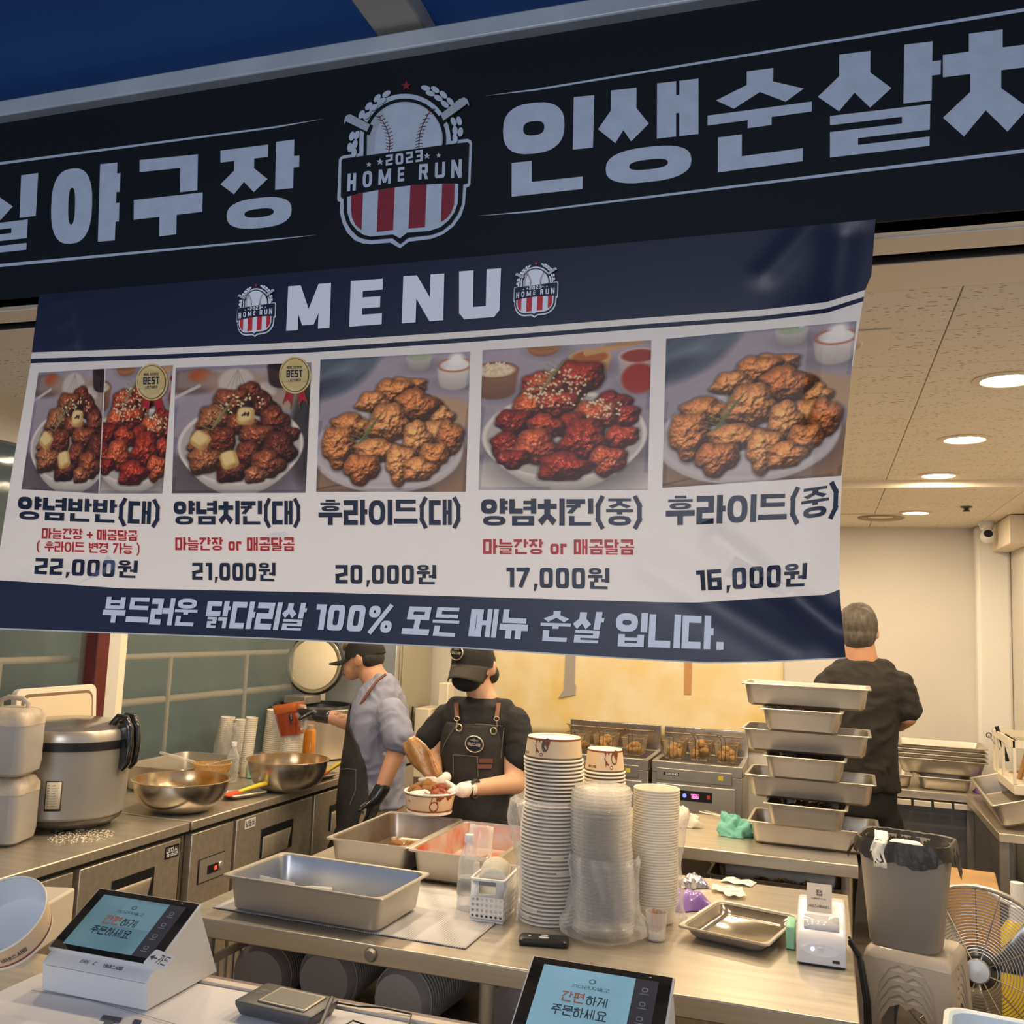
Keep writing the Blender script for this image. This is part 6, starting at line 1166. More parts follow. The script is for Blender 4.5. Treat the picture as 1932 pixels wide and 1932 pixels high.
KW = mat('kiosk_white', (.66, .66, .65), .4); KB = mat('kiosk_bezel', (.012, .012, .013), .12, coat=.5); KS = mat('screen_teal', (.10, .19, .23), .3, 0, .35, 9, col2=(.17, .28, .32), emit=(.16, .34, .42), es=.22); KD = mat('screen_sidebar', (.035, .035, .045), .3, emit=(.06, .06, .08), es=.2); KT = mat('screen_text', (.015, .02, .03), .5); KO = mat('screen_orange', (.42, .13, .05), .5); KI = mat('screen_icon', (.30, .30, .32), .5)
def kiosk(label, x, y, bright):
    """front-bottom-left corner at x, y"""
    t = thing('order_kiosk', label, 'tablet', (x, y, .903)); w = .252; prof = [(0, 0), (-.006, .052), (.0, .060), (.010, .068), (.140, .150), (.146, .148), (.223, .0)]
    obj('housing', G().loft([[Vector((xx, py_, pz)) for py_, pz in prof] for xx in (0, w)]), KW, t, smooth=25, bevel=.0015)
    obj('card_slot_line', G().box(.01, -.0065, .0505, w-.004, -.004, .0515), mat('slot_grey', (.3, .3, .3), .5), t)
    o = Vector((-.004, .011, .0745)); ux = Vector((1, 0, 0)); uy = Vector((0, .135, .083)).normalized(); nn = ux.cross(uy); Wd, Hd = w+.008, .158
    PT = lambda u, v, e=0: o+ux*(u*Wd)+uy*(v*Hd)+nn*e
    q = lambda a, b_, c, d, e: [PT(a, b_, e), PT(c, b_, e), PT(c, d, e), PT(a, d, e)]
    obj('tablet_body', G().loft([q(0, 0, 1, 1, -.006), q(0, 0, 1, 1, .004)]), KW, t, bevel=.002)
    obj('bezel', G().loft([q(.012, .015, .985, .985, .0041), q(.012, .015, .985, .985, .0048)]), KB, t)
    sc = obj('screen', G().loft([q(.10, .09, .745, .90, .0049), q(.10, .09, .745, .90, .0052)]), KS if not bright else mat('screen_blue', (.16, .32, .40), .3, 0, .3, 9, col2=(.24, .42, .50), emit=(.25, .45, .55), es=.38), t)
    obj('sidebar', G().loft([q(.746, .09, .90, .90, .0049), q(.746, .09, .90, .90, .0052)]), KD, t)
    if not bright: obj('reflection_patch', G().loft([q(.36, .46, .745, .86, .00525), q(.40, .46, .745, .86, .0053)]), mat('screen_reflection', (.16, .28, .33), .3, emit=(.2, .38, .45), es=.2), t)  # reflection on the screen put in as a paler, glowing patch
    fn = lambda u, v: PT(u, v, .0056)
    def tx(s, a, b_, c, d, m, th): g = G(); flat(g, in_quad(text(s, th)[0], (a, d), (c, d), (c, b_), (a, b_)), fn, nd=nn*1.2e-5); obj('screen_text', g, m, t, smooth=0)
    tx('간편', .28, .47, .44, .60, KO, .12); tx('하게', .45, .47, .60, .585, KT, .11); tx('주문하세요', .235, .30, .61, .42, KT, .11); tx('기다리지말고', .33, .66, .59, .70, KT, .09)
    g = G(); flat(g, ring(.44, .735, .485, .795, .006, .008, 2), fn, nd=nn*1.2e-5); obj('screen_icon', g, KT, t, smooth=0)
    for k, v in enumerate((.74, .56, .38, .20)): g = G(); flat(g, ring(.80, v, .84, v+.055, .006, .008, 3)+[R(.79, v-.03, .85, v-.022)], fn, nd=nn*1.2e-5); obj('sidebar_icon', g, KI, t, smooth=0)
    obj('camera_dot', G().lathe([(.0005, .0006), (.0025, 0)], 12, M=Matrix.Translation(PT(.84, .945, .0049))), KI, t)
    g = G(); fl = lambda a, b_: Vector((a, (b_-.060)*1.25-.0006, b_+.0010)); P = in_quad(text('EASY C', .12)[0], (.085, .0665), (.123, .0665), (.120, .0625), (.082, .0625))+in_quad(text('바비스시림', .12)[0], (.14, .0665), (.185, .0665), (.185, .0618), (.14, .0618)); flat(g, P, fl, nd=Vector((0, 0, 1.2e-5))); obj('front_print', g, INK, t, smooth=0)
    return t
k1 = kiosk('white order kiosk with teal screen on the left of the counter', -1.482, 1.606, False); kiosk('white order kiosk with bright blue screen at the bottom centre', -.503, 1.606, True)
tg_ = thing('card_tag', 'translucent white tag with an arrow and Korean word stuck to the left kiosk', 'tag', at(300, 1811, y=1.612), rot=(math.radians(34), 0, math.radians(-16))); obj('tag_sheet', G().loft([rr(.030, .017, .005, 0), rr(.030, .017, .005, .0008)]), mat('tag_white', (.78, .76, .72), .35), tg_)
g = G(); flat(g, in_quad(text('카드', .10)[0], (-.002, .011), (.026, .011), (.026, -.009), (-.002, -.009))+[[(-.027, 0), (-.015, .006), (-.017, .0012), (-.006, .0012), (-.006, -.0012), (-.017, -.0012), (-.015, -.006)]], lambda a, b_: Vector((a, b_, .0012)), nd=Vector((0, 0, 1.2e-5))); obj('tag_text', g, INK, tg_, smooth=0)
# signature pad and stylus
t = thing('signature_pad', 'grey signature pad with a small screen on the order counter', 'card terminal', (-.985, 1.705, .9025), math.radians(-4)); PADM = mat('pad_grey', (.10, .10, .105), .4, .3)
obj('case', G().loft([rr(.078, .045, .006, 0), rr(.086, .052, .008, .018), rr(.086, .052, .008, .024), rr(.083, .049, .006, .026)]), [PADM], t); obj('bezel', G().box(-.042, -.038, .0255, .065, .038, .029), mat('pad_bezel', (.42, .38, .30), .25, .8), t, bevel=.001); obj('screen', G().box(-.036, -.031, .0288, .059, .031, .0296), mat('pad_screen', (.34, .33, .30), .18, .2), t)
g = G(); flat(g, in_quad(text('SIGN', .13)[0], (-.074, .018), (-.050, .018), (-.050, .010), (-.074, .010))+in_quad(text('PAD', .13)[0] if False else text('BT', .13)[0], (-.072, .004), (-.058, .004), (-.058, -.004), (-.072, -.004)), lambda a, b_: Vector((a, b_, .0264)), nd=Vector((0, 0, 1.2e-5))); obj('pad_print', g, KI, t, smooth=0)
tag(obj('stylus', G().tube([(-.905, 1.735, .932), (-.885, 1.66, .915), (-.86, 1.58, .906)], .0045, 10), PADM), 'thin grey stylus leaning on the signature pad', 'stylus')
tag(obj('black_cord', G().tube([(-.905, 1.735, .925), (-.86, 1.76, .915), (-.82, 1.785, .91), (-.76, 1.79, .906), (-.745, 1.75, .904), (-.80, 1.71, .904), (-.85, 1.72, .905), (-.86, 1.66, .904), (-.82, 1.63, .903)], .0018, 6), BLACK), 'thin black cord looped beside the signature pad', 'cord')
# bucket and box at the bottom left
tag(obj('white_box', G().box(-.10, -.085, 0, .085, .085, .098), mat('white_box', (.74, .66, .52), .55), loc=(-1.762, 1.82, .897), rot=(0, 0, .30), bevel=.006), 'cream white box behind the leaning paper bucket', 'box')
t = thing('paper_bucket', 'large open paper chicken bucket tipped towards the street at the left edge', 'bucket'); fr_ = (fwd*F_PX+rgt*(3-966)-upv*(1728-966)).normalized(); ax_ = -(fr_*.70+(rgt*.55-upv*.83)*.71).normalized(); bx_ = ax_.orthogonal().normalized(); bx_ = (rgt-ax_*rgt.dot(ax_)).normalized(); by_ = ax_.cross(bx_); oc_ = CAM+fr_*(1.86/fr_.dot(fwd)); Mb = Matrix(((bx_.x, by_.x, ax_.x, oc_.x), (bx_.y, by_.y, ax_.y, oc_.y), (bx_.z, by_.z, ax_.z, oc_.z), (0, 0, 0, 1))) @ Matrix.Scale(.72, 4)
obj('wall', G().lathe([(.100, -.085), (.103, -.080), (.116, .0)], 56, M=Mb), KRAFT, t); obj('rolled_rim', G().lathe([(.115, .0), (.1185, .001), (.120, .004), (.118, .008), (.1145, .006)], 56, M=Mb), PWHITE, t); obj('inside', G().lathe([(.1145, .004), (.1005, -.072), (.0005, -.072)], 56, M=Mb), mat('bucket_inside', (.74, .74, .74), .35), t)
obj('base_band', G().lathe([(.1035, -.080), (.1046, -.068)], 56, M=Mb), BRN, t); obj('base_rim', G().lathe([(.0995, -.092), (.1025, -.091), (.1035, -.081)], 56, M=Mb, cap0=True), PWHITE, t)
g = G(); cfn = lambda a, z: Mb @ Vector(((.1175+.15*z)*math.cos(a), (.1175+.15*z)*math.sin(a), z)); flat(g, in_quad(text('바비스시림', .15)[0], (-1.30, -.036), (-.70, -.036), (-.70, -.054), (-1.30, -.054)), cfn, nd=Vector((0, -1e-5, 0))); obj('print', g, INK, t, smooth=0)
# ================================================================ PEOPLE
SKIN = mat('skin', (.62, .36, .22), .5, 0, .10, 14, sss=.12); SKIN2 = mat('skin_warm', (.56, .29, .17), .5, 0, .10, 14, sss=.12); HAIR = mat('dark_hair', (.035, .026, .02), .6, 0, .5, 40, .8, 160, stretch=(1, 1, .3)); HAIRG = mat('greying_hair', (.06, .05, .04), .6, 0, .8, 60, 1, 180, stretch=(1, 1, .3), col2=(.12, .10, .075))
TBLUE = mat('blue_grey_tshirt', (.24, .25, .33), .85, 0, .15, 5, .5, 25); TBLK = mat('black_tshirt', (.016, .015, .015), .85, 0, .3, 6, .4, 25); TCH = mat('faded_black_tshirt', (.026, .022, .019), .85, 0, .3, 6, .4, 25); APR = mat('charcoal_apron', (.040, .036, .032), .8, 0, .5, 7, .4, 60, col2=(.018, .016, .015)); STITCH = mat('apron_stitch', (.22, .19, .16), .8)
KHAKI = mat('khaki_trousers', (.34, .26, .15), .85); TROU = mat('black_trousers', (.012, .012, .012), .85); CAPM = mat('black_cap', (.014, .013, .012), .8, 0, .4, 10, .3, 80); GLB = mat('black_glove', (.014, .014, .015), .3, coat=.4, bump=.5, bscale=60); GLW = mat('clear_glove', (.80, .72, .62), .35, coat=.3, bump=.5, bscale=60); MASK = mat('black_mask', (.010, .010, .010), .8)
LEA = mat('brown_leather', (.16, .06, .035), .5); BRASS = mat('brass', (.65, .55, .38), .3, 1); LIP = mat('lips', (.36, .13, .09), .5); SHOE = mat('kitchen_shoe', (.03, .03, .03), .6)
def frame(d):
    d = d.normalized(); a = d.cross(Vector((0, 0, 1)) if abs(d.z) < .9 else Vector((1, 0, 0))).normalized(); return a, d.cross(a)
def it_caps(g, p0, r0_, p1, r1, n=14):
    p0, p1 = Vector(p0), Vector(p1); d = (p1-p0); l = d.length or 1e-6; d = d/l if l > 1e-5 else Vector((0, 0, 1)); a, b_ = frame(d); rings = []
    for k in range(1, 6): t = PI/2*k/5; rings.append((p0-d*r0_*math.cos(t), r0_*math.sin(t)))
    for k in range(5): t = PI/2*k/5; rings.append((p1+d*r1*math.sin(t), r1*math.cos(t)))
    g.loft([[c+(a*math.cos(2*PI*i/n)+b_*math.sin(2*PI*i/n))*q for i in range(n)] for c, q in rings])
def it_ell(g, c, rad, M=None, n=20, m=12):
    c = Vector(c); M = M or Matrix.Identity(3); rings = []
    for k in range(1, m):
        t = PI*k/m; rings.append([c+M @ Vector((rad[0]*math.sin(t)*math.cos(2*PI*i/n), rad[1]*math.sin(t)*math.sin(2*PI*i/n), -rad[2]*math.cos(t))) for i in range(n)])
    g.loft(rings)
def blob(name, items, m, parent, vox=.010, sm=3, fac=.5, wr=0):
    g = G(); base = parent.location
    for it in items:
        if it[0] == 'c': it_caps(g, *it[1:])
        elif it[0] == 'e': it_ell(g, *it[1:])
        elif it[0] == 'l': g.loft([[Vector((cx+rx*math.cos(2*PI*i/36), cy+ry*math.sin(2*PI*i/36), z)) for i in range(36)] for cx, cy, z, rx, ry in it[1]])
    me = bpy.data.meshes.new('tmp'); me.from_pydata(g.v, [], g.f); o = bpy.data.objects.new('tmp', me); COL.objects.link(o)
    bm = bmesh.new(); bm.from_mesh(me); bmesh.ops.recalc_face_normals(bm, faces=bm.faces); bm.to_mesh(me); bm.free()
    r = o.modifiers.new('r', 'REMESH'); r.mode = 'VOXEL'; r.voxel_size = vox; s = o.modifiers.new('s', 'SMOOTH'); s.iterations = sm; s.factor = fac
    dg = bpy.context.evaluated_depsgraph_get(); nm = bpy.data.meshes.new_from_object(o.evaluated_get(dg)); bpy.data.objects.remove(o); 
    if wr:
        ns = [v.normal.copy() for v in nm.vertices]
        for v, n_ in zip(nm.vertices, ns):
            q = v.co; a = MN.noise(Vector((q.x*7, q.y*7, q.z*5))); w_ = MN.noise(Vector((q.x*11+a*2.2, q.y*11, q.z*16+a*2.5))); v.co = q+n_*(wr*(1-2.4*abs(w_)))
    nm.transform(Matrix.Translation(-Vector(base))); nm.materials.clear(); nm.materials.append(m); nm.shade_smooth(); nm.name = name
    ob = bpy.data.objects.new(name, nm); COL.objects.link(ob); ob.parent = parent; return ob
def lobj(name, g, m, parent, **k):
    b_ = Vector(parent.location); 
    while parent.parent: parent = parent.parent; b_ = b_+Vector(parent.location)
    g.v = [tuple(Vector(p)-b_) for p in g.v]; return g, b_
def wobj(name, g, m, parent, **k):
    b_ = Vector(parent.location); g.v = [tuple(Vector(p)-b_) for p in g.v]; return obj(name, g, m, parent, **k)
def hand(pc, f, n, curl=.6, s=1, thumb=.6, side=1, spread=.1):
    """palm and five separate bent fingers; f finger direction, n palm normal"""
    pc, f, n = Vector(pc), Vector(f).normalized(), Vector(n); n = (n-f*n.dot(f)).normalized(); sd = f.cross(n)*side; it = []
    for k in (-1.5, -.5, .5, 1.5): it.append(('c', pc-f*.035*s+sd*k*.014*s, .015*s, pc+f*.032*s+sd*k*.019*s, .0125*s))
    it.append(('c', pc-f*.055*s, .022*s, pc-f*.03*s, .022*s))
    for k, ln in ((-1.5, .60), (-.5, .82), (.5, .90), (1.5, .80)):
        p = pc+f*.040*s+sd*k*.0195*s; d = (f+sd*k*spread*.6).normalized(); an = curl*.5
        for seg, L_ in enumerate((.038, .025, .020)):
            dd = d*math.cos(an)+n*math.sin(an); q = p+dd*L_*ln*1.15*s; it.append(('c', p, (.0092-.0008*seg)*s, q, (.0086-.0009*seg)*s)); p = q; an += curl
    p = pc-f*.02*s+sd*.030*s; d = (f*.65+sd*.75*(1-thumb*.6)+n*thumb).normalized(); q = p+d*.038*s; it.append(('c', p, .0125*s, q, .0105*s)); d2 = (d+n*.35*curl+f*.2).normalized(); it.append(('c', q, .0105*s, q+d2*.028*s, .0088*s)); return it
def wrap(rows, face, e=.007, n=24, flare=None):
    """cloth panel wrapped round the front of an elliptical torso"""
    grid = []
    for cx, cy, z, rx, ry, A in rows: grid.append([Vector((cx+(rx+e)*math.cos(face+A*(2*i/n-1)), cy+(ry+e)*math.sin(face+A*(2*i/n-1)), z)) for i in range(n+1)])
    return grid
def rows_px(tab, Y, depth_first=False):
    out = []
    for py, xa, xb, dd in tab: a, b_ = at(xa, py, y=Y), at(xb, py, y=Y); out.append([(a.x+b_.x)/2, Y, (a.z+b_.z)/2, abs(b_.x-a.x)/2, dd])
    return out
def dense(rows, n=4):
    out = []
    for i in range(len(rows)-1):
        for k in range(n):
            f = k/n; f = f; out.append([a*(1-f)+b_*f for a, b_ in zip(rows[i], rows[i+1])])
    return out+[rows[-1]]
def legs(cx, cy, ztop, dx, dy, r_=.085):
    it = []
    for s in (-1, 1):
        h = Vector((cx+s*dx, cy+s*dy, ztop)); kn = Vector((cx+s*dx*1.1, cy+s*dy*1.1, ztop*.55)); an = Vector((cx+s*dx*1.15, cy+s*dy*1.15, .10)); it += [('c', h, r_, kn, r_*.72), ('c', kn, r_*.72, an, r_*.55)]
    return it
def shoes(cx, cy, dx, dy, f, parent):
    for s in (-1, 1):
        c = Vector((cx+s*dx*1.15, cy+s*dy*1.15, .045)); blob('shoe', [('c', c-Vector(f)*.04, .042, c+Vector(f)*.12, .038)], SHOE, parent, .012)
def oval_badge(parent, c, ux, uz, nn, a, b_, s1):
    """black oval badge with metal rim and relief lettering"""
    base = Vector(parent.location) if not parent.parent else Vector((0, 0, 0)); c = Vector(c); g = G()
    pt = lambda q, w, e: c+ux*(q*math.cos(w))+uz*(q*b_/a*math.sin(w))+nn*e
    g.loft([[pt(q, 2*PI*i/30, e) for i in range(30)] for q, e in ((a, 0), (a, .003), (a*.92, .005), (a*.86, .003))], True, False, 0); g.loft([[pt(q, 2*PI*i/30, e) for i in range(30)] for q, e in ((a*.86, .003), (a*.4, .0035))], False, True, 1)
    o = wobj('badge', g, [mat('badge_rim', (.55, .48, .36), .35, .8), BLACK], parent); g = G()
    fn = lambda x, y: c+ux*x*a+uz*y*b_+nn*.0045
    flat(g, in_quad(text('바비스시림', .17)[0], (-.68, .22), (.70, .12), (.66, -.24), (-.66, -.16))+in_quad(text('시바', .17)[0], (-.40, .56), (-.12, .56), (-.12, .36), (-.40, .36))+in_quad(text('비시', .17)[0], (.14, .56), (.42, .54), (.42, .34), (.14, .36))+ring(-.09, .30, .09, .68, .05, .06, 2), fn, nd=nn*1.2e-5); wobj('badge_text', g, mat('badge_text', (.6, .55, .45), .4, .5), parent, smooth=0); return o
def person(label, base): return thing('person', label, 'person', base)
# ---- masked cook in the middle, facing us, looking down into the bowl she fills
Y = 3.86; A_ = lambda x, y, yy=3.86: at(x, y, y=yy)
b0 = A_(897, 1500); W_ = person('masked cook in black cap and charcoal apron filling a paper bowl with chicken', (b0.x, Y, 0))
hc = A_(893, 1252, 3.85); tabW = [(1316, 885, 932, .055), (1330, 852, 958, .080), (1352, 836, 972, .098), (1395, 836, 966, .112), (1440, 840, 958, .105), (1480, 838, 962, .105), (1525, 830, 972, .115), (1570, 826, 980, .120)]; RW = rows_px(tabW, Y)
shl, shr = A_(838, 1350, 3.87), A_(975, 1358, 3.87); ell_, elr = A_(818, 1425, 3.84), A_(972, 1478, 3.80)
hrp, hlp = A_(832, 1478, 3.60), A_(868, 1490, 3.50); wr_, wl = A_(823, 1462, 3.70), A_(888, 1488, 3.56)
head = [('e', hc, (.082, .096, .116)), ('e', hc+Vector((-.008, -.038, -.050)), (.060, .055, .064)), ('c', hc+Vector((.0, .02, -.05)), .056, A_(912, 1322, 3.87), .064), ('e', hc+Vector((.088, .012, -.014)), (.012, .022, .036)), ('e', hc+Vector((-.088, .012, -.014)), (.012, .022, .034))]
arms = [('c', shl+Vector((.02, 0, -.02)), .038, ell_, .040), ('c', ell_, .038, wr_, .027), ('c', shr+Vector((-.02, 0, -.03)), .038, elr, .046), ('c', elr, .044, wl, .029)]
blob('body', head+arms+[('l', [(r_[0], r_[1], r_[2], r_[3]*.9, r_[4]*.9) for r_ in dense(RW[1:])])]+[('c', wr_, .026, hrp, .022), ('c', wl, .028, hlp, .024)], SKIN, W_, .009)
blob('t_shirt', [('l', dense(RW)), ('c', shl+Vector((.01, 0, -.01)), .060, A_(812, 1392, 3.85), .062), ('c', A_(812, 1392, 3.85), .062, A_(808, 1398, 3.85), .058), ('c', shr+Vector((-.01, 0, -.012)), .064, A_(983, 1428, 3.84), .066), ('c', A_(862, 1336, 3.87), .05, A_(950, 1340, 3.87), .05)], TBLK, W_, .009, 3, wr=.005)
blob('trousers', [('l', dense([[RW[-2][0], Y, RW[-2][2], RW[-2][3]*.96, .11], [RW[-1][0], Y, RW[-1][2]-.05, RW[-1][3], .12]]))]+legs(b0.x, Y, .80, .085, 0), TROU, W_, .014); shoes(b0.x, Y, .085, 0, (0, -1, 0), W_)
ar = [[r_[0], r_[1], r_[2], r_[3], r_[4], a] for r_, a in zip(RW[2:], (.68, .95, 1.30, 1.55, 1.6, 1.6))]; ar[0][2] = A_(905, 1362).z; last = ar[-1]; ar.append([last[0], Y, .60, last[3]+.03, last[4]+.02, 1.5]); ar.append([last[0], Y, .42, last[3]+.05, last[4]+.03, 1.4])
wobj('apron', G().strip(wrap(dense(ar, 5), -PI/2, .012)), APR, W_, thick=.003, smooth=60)
rw = lambda py: min(dense(RW, 12), key=lambda q: abs(q[2]-A_(900, py).z))
def onW(px_, py_, e=.017):
    z = A_(px_, py_).z; q = rw(py_); yy = Y-.1
    for _ in range(3): p_ = at(px_, py_, y=yy); u = max(-1, min(1, (p_.x-q[0])/(q[3]+.01))); yy = Y-(q[4]+.0)*math.sqrt(max(.02, 1-u*u))-e
    return at(px_, py_, y=yy)
def seam(pts, r_=.0014, m=STITCH, par=W_, fn=onW, nm='stitching'): g = G().tube([fn(*p_) for p_ in pts], r_, 5); return wobj(nm, g, m, par)
seam([(862, 1366), (905, 1366), (948, 1370)]); seam([(860, 1368), (840, 1400), (826, 1438)]); seam([(951, 1372), (948, 1400), (945, 1430)]); seam([(855, 1424), (878, 1426), (901, 1428), (902, 1466)]); seam([(855, 1424), (855, 1466)])
for x, y in ((908, 1435), (906, 1446)): g = G().loft([[onW(x+a, y+b_, e) for a, b_ in ((-5, -4), (22, -4), (22, 4), (-5, 4))] for e in (.018, .022)]); wobj('leather_tab', g, LEA, W_)
for (x0_, y0_), (x1_, y1_) in (((861, 1326), (862, 1352)), ((941, 1326), (937, 1352))):
    g = G().loft([[onW(x+dx, y, e) for x, y, dx in ((x0_, y0_, -4), (x0_, y0_, 4), (x1_, y1_, 4), (x1_, y1_, -4))] for e in (.014, .020)]); wobj('leather_strap', g, LEA, W_)
    g = G().tube([onW(x1_+5*math.cos(a*PI/6), y1_+4+4*math.sin(a*PI/6), .022) for a in range(12)], .0018, 6, closed=True); wobj('ring', g, BRASS, W_); wobj('hook', G().tube([onW(x1_, y1_+7, .024), onW(x1_+1, y1_+20, .024)], .0018, 6), BRASS, W_)
for x, y in ((866, 1373), (931, 1379)): wobj('eyelet', G().tube([onW(x+5.5*math.cos(a*PI/8), y+6.5*math.sin(a*PI/8), .020) for a in range(16)], .0028, 6, closed=True), BRASS, W_)
oval_badge(W_, onW(895, 1404, .018), Vector((1, 0, -.03)), Vector((0, 0, 1)), Vector((0, -1, 0)), .042, .035, 0)
# cap, brim, mask, hair
g = G(); cc = hc+Vector((0, .0, .028)); rings = []
for k in range(10):
    t = k/9*PI/2; rings.append([cc+Vector((.093*math.cos(t)**.8*math.cos(a), .111*math.cos(t)**.8*math.sin(a), -.038+.130*math.sin(t)+(.012*math.sin(a) if k == 0 else 0))) for a in [2*PI*i/36 for i in range(36)]])
g.loft(rings, False, True); wobj('cap', g, CAPM, W_, smooth=60)
gr = []
for j in range(7):
    f = j/6; gr.append([cc+Vector((.092*math.sin(a)*(1-.06*f), -.109*math.cos(a)*(1)-.066*f*math.cos(a*.8), -.030-.050*f-.022*abs(math.sin(a))**2*(.4+f))) for a in [(-1.15+2.3*i/16) for i in range(17)]])
wobj('cap_brim', G().strip(gr), mat('cap_brim', (.035, .028, .022), .85), W_, thick=.003, smooth=60); oval_badge(W_, cc+Vector((-.036, -.108, .018)), Vector((.95, -.30, 0)), Vector((0, .12, 1)), Vector((-.30, -.95, .1)).normalized(), .036, .032, 0)
blob('face_mask', [('e', hc+Vector((-.008, -.052, -.068)), (.066, .054, .050)), ('e', hc+Vector((0, -.032, -.048)), (.076, .058, .038))], MASK, W_, .006); wobj('mask_loop', G().tube([hc+Vector((.062, -.04, -.075)), hc+Vector((.074, -.015, -.045)), hc+Vector((.082, .005, .01))], .002, 5).tube([hc+Vector((.064, -.04, -.03)), hc+Vector((.078, -.01, -.0)), hc+Vector((.084, .008, .012))], .002, 5), MASK, W_)
blob('hair', [('e', hc+Vector((0, .044, .0)), (.086, .074, .092)), ('e', hc+Vector((.068, .055, -.045)), (.032, .035, .040))], HAIR, W_, .008)
blob('left_glove', [('c', wl, .031, hlp+Vector((.01, 0, 0)), .030)]+hand(hlp+Vector((-.03, 0, -.012)), (-.8, -.25, -.25), (-.35, .1, .75), .35, 1.05, .8, 1), GLW, W_, .0055, 2); blob('right_glove', [('c', wr_, .028, hrp, .026)]+hand(hrp+Vector((-.01, -.02, -.015)), (-.5, -.45, -.7), (-.6, .1, -.3), .55, 1.0, .7, -1), GLW, W_, .0055, 2)
wobj('wristwatch', G().tube([wl+Vector((.018, .0, .0))+Vector((.2*math.cos(a*PI/10)*.034, .034*math.cos(a*PI/10), .034*math.sin(a*PI/10))) for a in range(20)], .007, 8, closed=True), BLACK, W_)['label'] = 'black watch strap on the wrist'
wobj('watch_case', G().box(-.014, -.006, -.018, .014, .006, .018, M=Matrix.Translation(wl+Vector((.010, -.038, -.004)))), BLACK, W_, bevel=.003)
# the paper bowl she holds
bc = at(811, 1512, y=3.46); R1 = .100; bw_ = thing('paper_bowl', 'paper bowl heaped with two kinds of chicken held by the masked cook', 'bowl', (bc.x, 3.46, bc.z-.035))
obj('wall', G().lathe([(.0005, .001), (.082, 0), (.084, .004), (.097, .070)], 44), KRAFT, bw_); obj('rim', G().lathe([(.096, .070), (.101, .071), (.102, .075), (.099, .078), (.094, .076), (.084, .03), (.0005, .03)], 44), PWHITE, bw_); obj('brown_line', G().lathe([(.0865, .008), (.0872, .013)], 44), BRN, bw_); obj('under_rim', G().lathe([(.080, -.004), (.086, -.003), (.087, .004), (.083, .005)], 44), PWHITE, bw_); obj('rim_line', G().lathe([(.0972, .066), (.0985, .0695)], 44), BRN2, bw_)
g = G(); cf = lambda a, z: Vector(((.0842+.186*(z-.004)+.0008)*math.cos(a), (.0842+.186*(z-.004)+.0008)*math.sin(a), z)); flat(g, [ell(-1.0, .030, .20, .021, 0, 18), ell(-1.10, .058, .05, .006, .3, 10), ell(-.90, .057, .06, .006, -.3, 10)], cf, nd=Vector((0, -1e-5, 0))); obj('print', g, BRN, bw_, smooth=0)
g = G(); flat(g, in_quad(text('시림', .15)[0], (-2.25, .048), (-2.08, .048), (-2.08, .042), (-2.25, .042)), cf, nd=Vector((0, -1e-5, 0))); obj('small_print', g, INK, bw_, smooth=0)
heap(bc.x-.035, 3.49, bc.z+.015, .048, .055, 17, .020, FRY, 'brown fried chicken piece in the held paper bowl, left half', 'fried pieces in the held bowl', 90, .045); heap(bc.x+.045, 3.455, bc.z+.015, .038, .055, 16, .018, SPICY, 'red glazed chicken piece in the held paper bowl, right half', 'red pieces in the held bowl', 91, .045)
tag(obj('paper_divider', G().strip([[Vector((bc.x-.045+.05*i/4, 3.375+.03*i+.0*j, bc.z+.01+.036*j)) for i in range(5)] for j in (0, 1)]), PWHITE, thick=.003), 'cream paper divider stained with sauce standing in the held bowl', 'divider')
# stained scoop in her other hand
sc0, sc1 = at(768, 1396, y=3.56), at(822, 1470, y=3.57); STN = mat('stained_scoop', (.46, .27, .11), .35, 0, .8, 26, col2=(.34, .12, .015), coat=.4); d = sc1-sc0; pr = Vector((.72, 0, .60)); gr = []
for j in range(11):
    f = j/10; w_ = .030+.044*math.sin(min(1, f*1.5)*PI*.62)-.040*f; gr.append([sc0+d*f+pr*(w_*q)+Vector((0, .010*(q*q)-.006*math.sin(q*5+f*6), 0)) for q in [(-1+2*i/8) for i in range(9)]])
tag(obj('serving_scoop', G().strip(gr), STN, thick=.002), 'translucent serving scoop stained with orange sauce in the masked cook\'s right hand', 'scoop')
# ---- blue-shirted cook at the left counter, seen from his left side, pouring sauce
Y = 4.30; B_ = lambda x, y, yy=4.30: at(x, y, y=yy); mb = B_(703, 1500); M_ = person('cook in black cap, blue grey t-shirt and charcoal apron pouring red sauce from a jug', (mb.x, Y, 0))
tabM = [(1272, 706, 737, .060), (1284, 698, 746, .085), (1302, 684, 753, .13), (1330, 672, 761, .165), (1360, 668, 764, .180), (1400, 662, 764, .172), (1440, 655, 758, .165), (1480, 650, 755, .165), (1518, 646, 762, .168), (1560, 646, 758, .160)]; RM = rows_px(tabM, Y)
hm = B_(683, 1241); Rh = Matrix.Rotation(math.radians(-12), 3, 'Y')
nose = hm+Vector((-.094, 0, -.040))
shn, en, wn, hn = B_(738, 1342, 4.13), B_(748, 1418, 4.08), B_(722, 1482, 4.03), B_(708, 1508, 4.01); shf, ef, wf, hf = B_(722, 1342, 4.47), B_(680, 1372, 4.44), B_(622, 1352, 4.40), B_(600, 1350, 4.39)
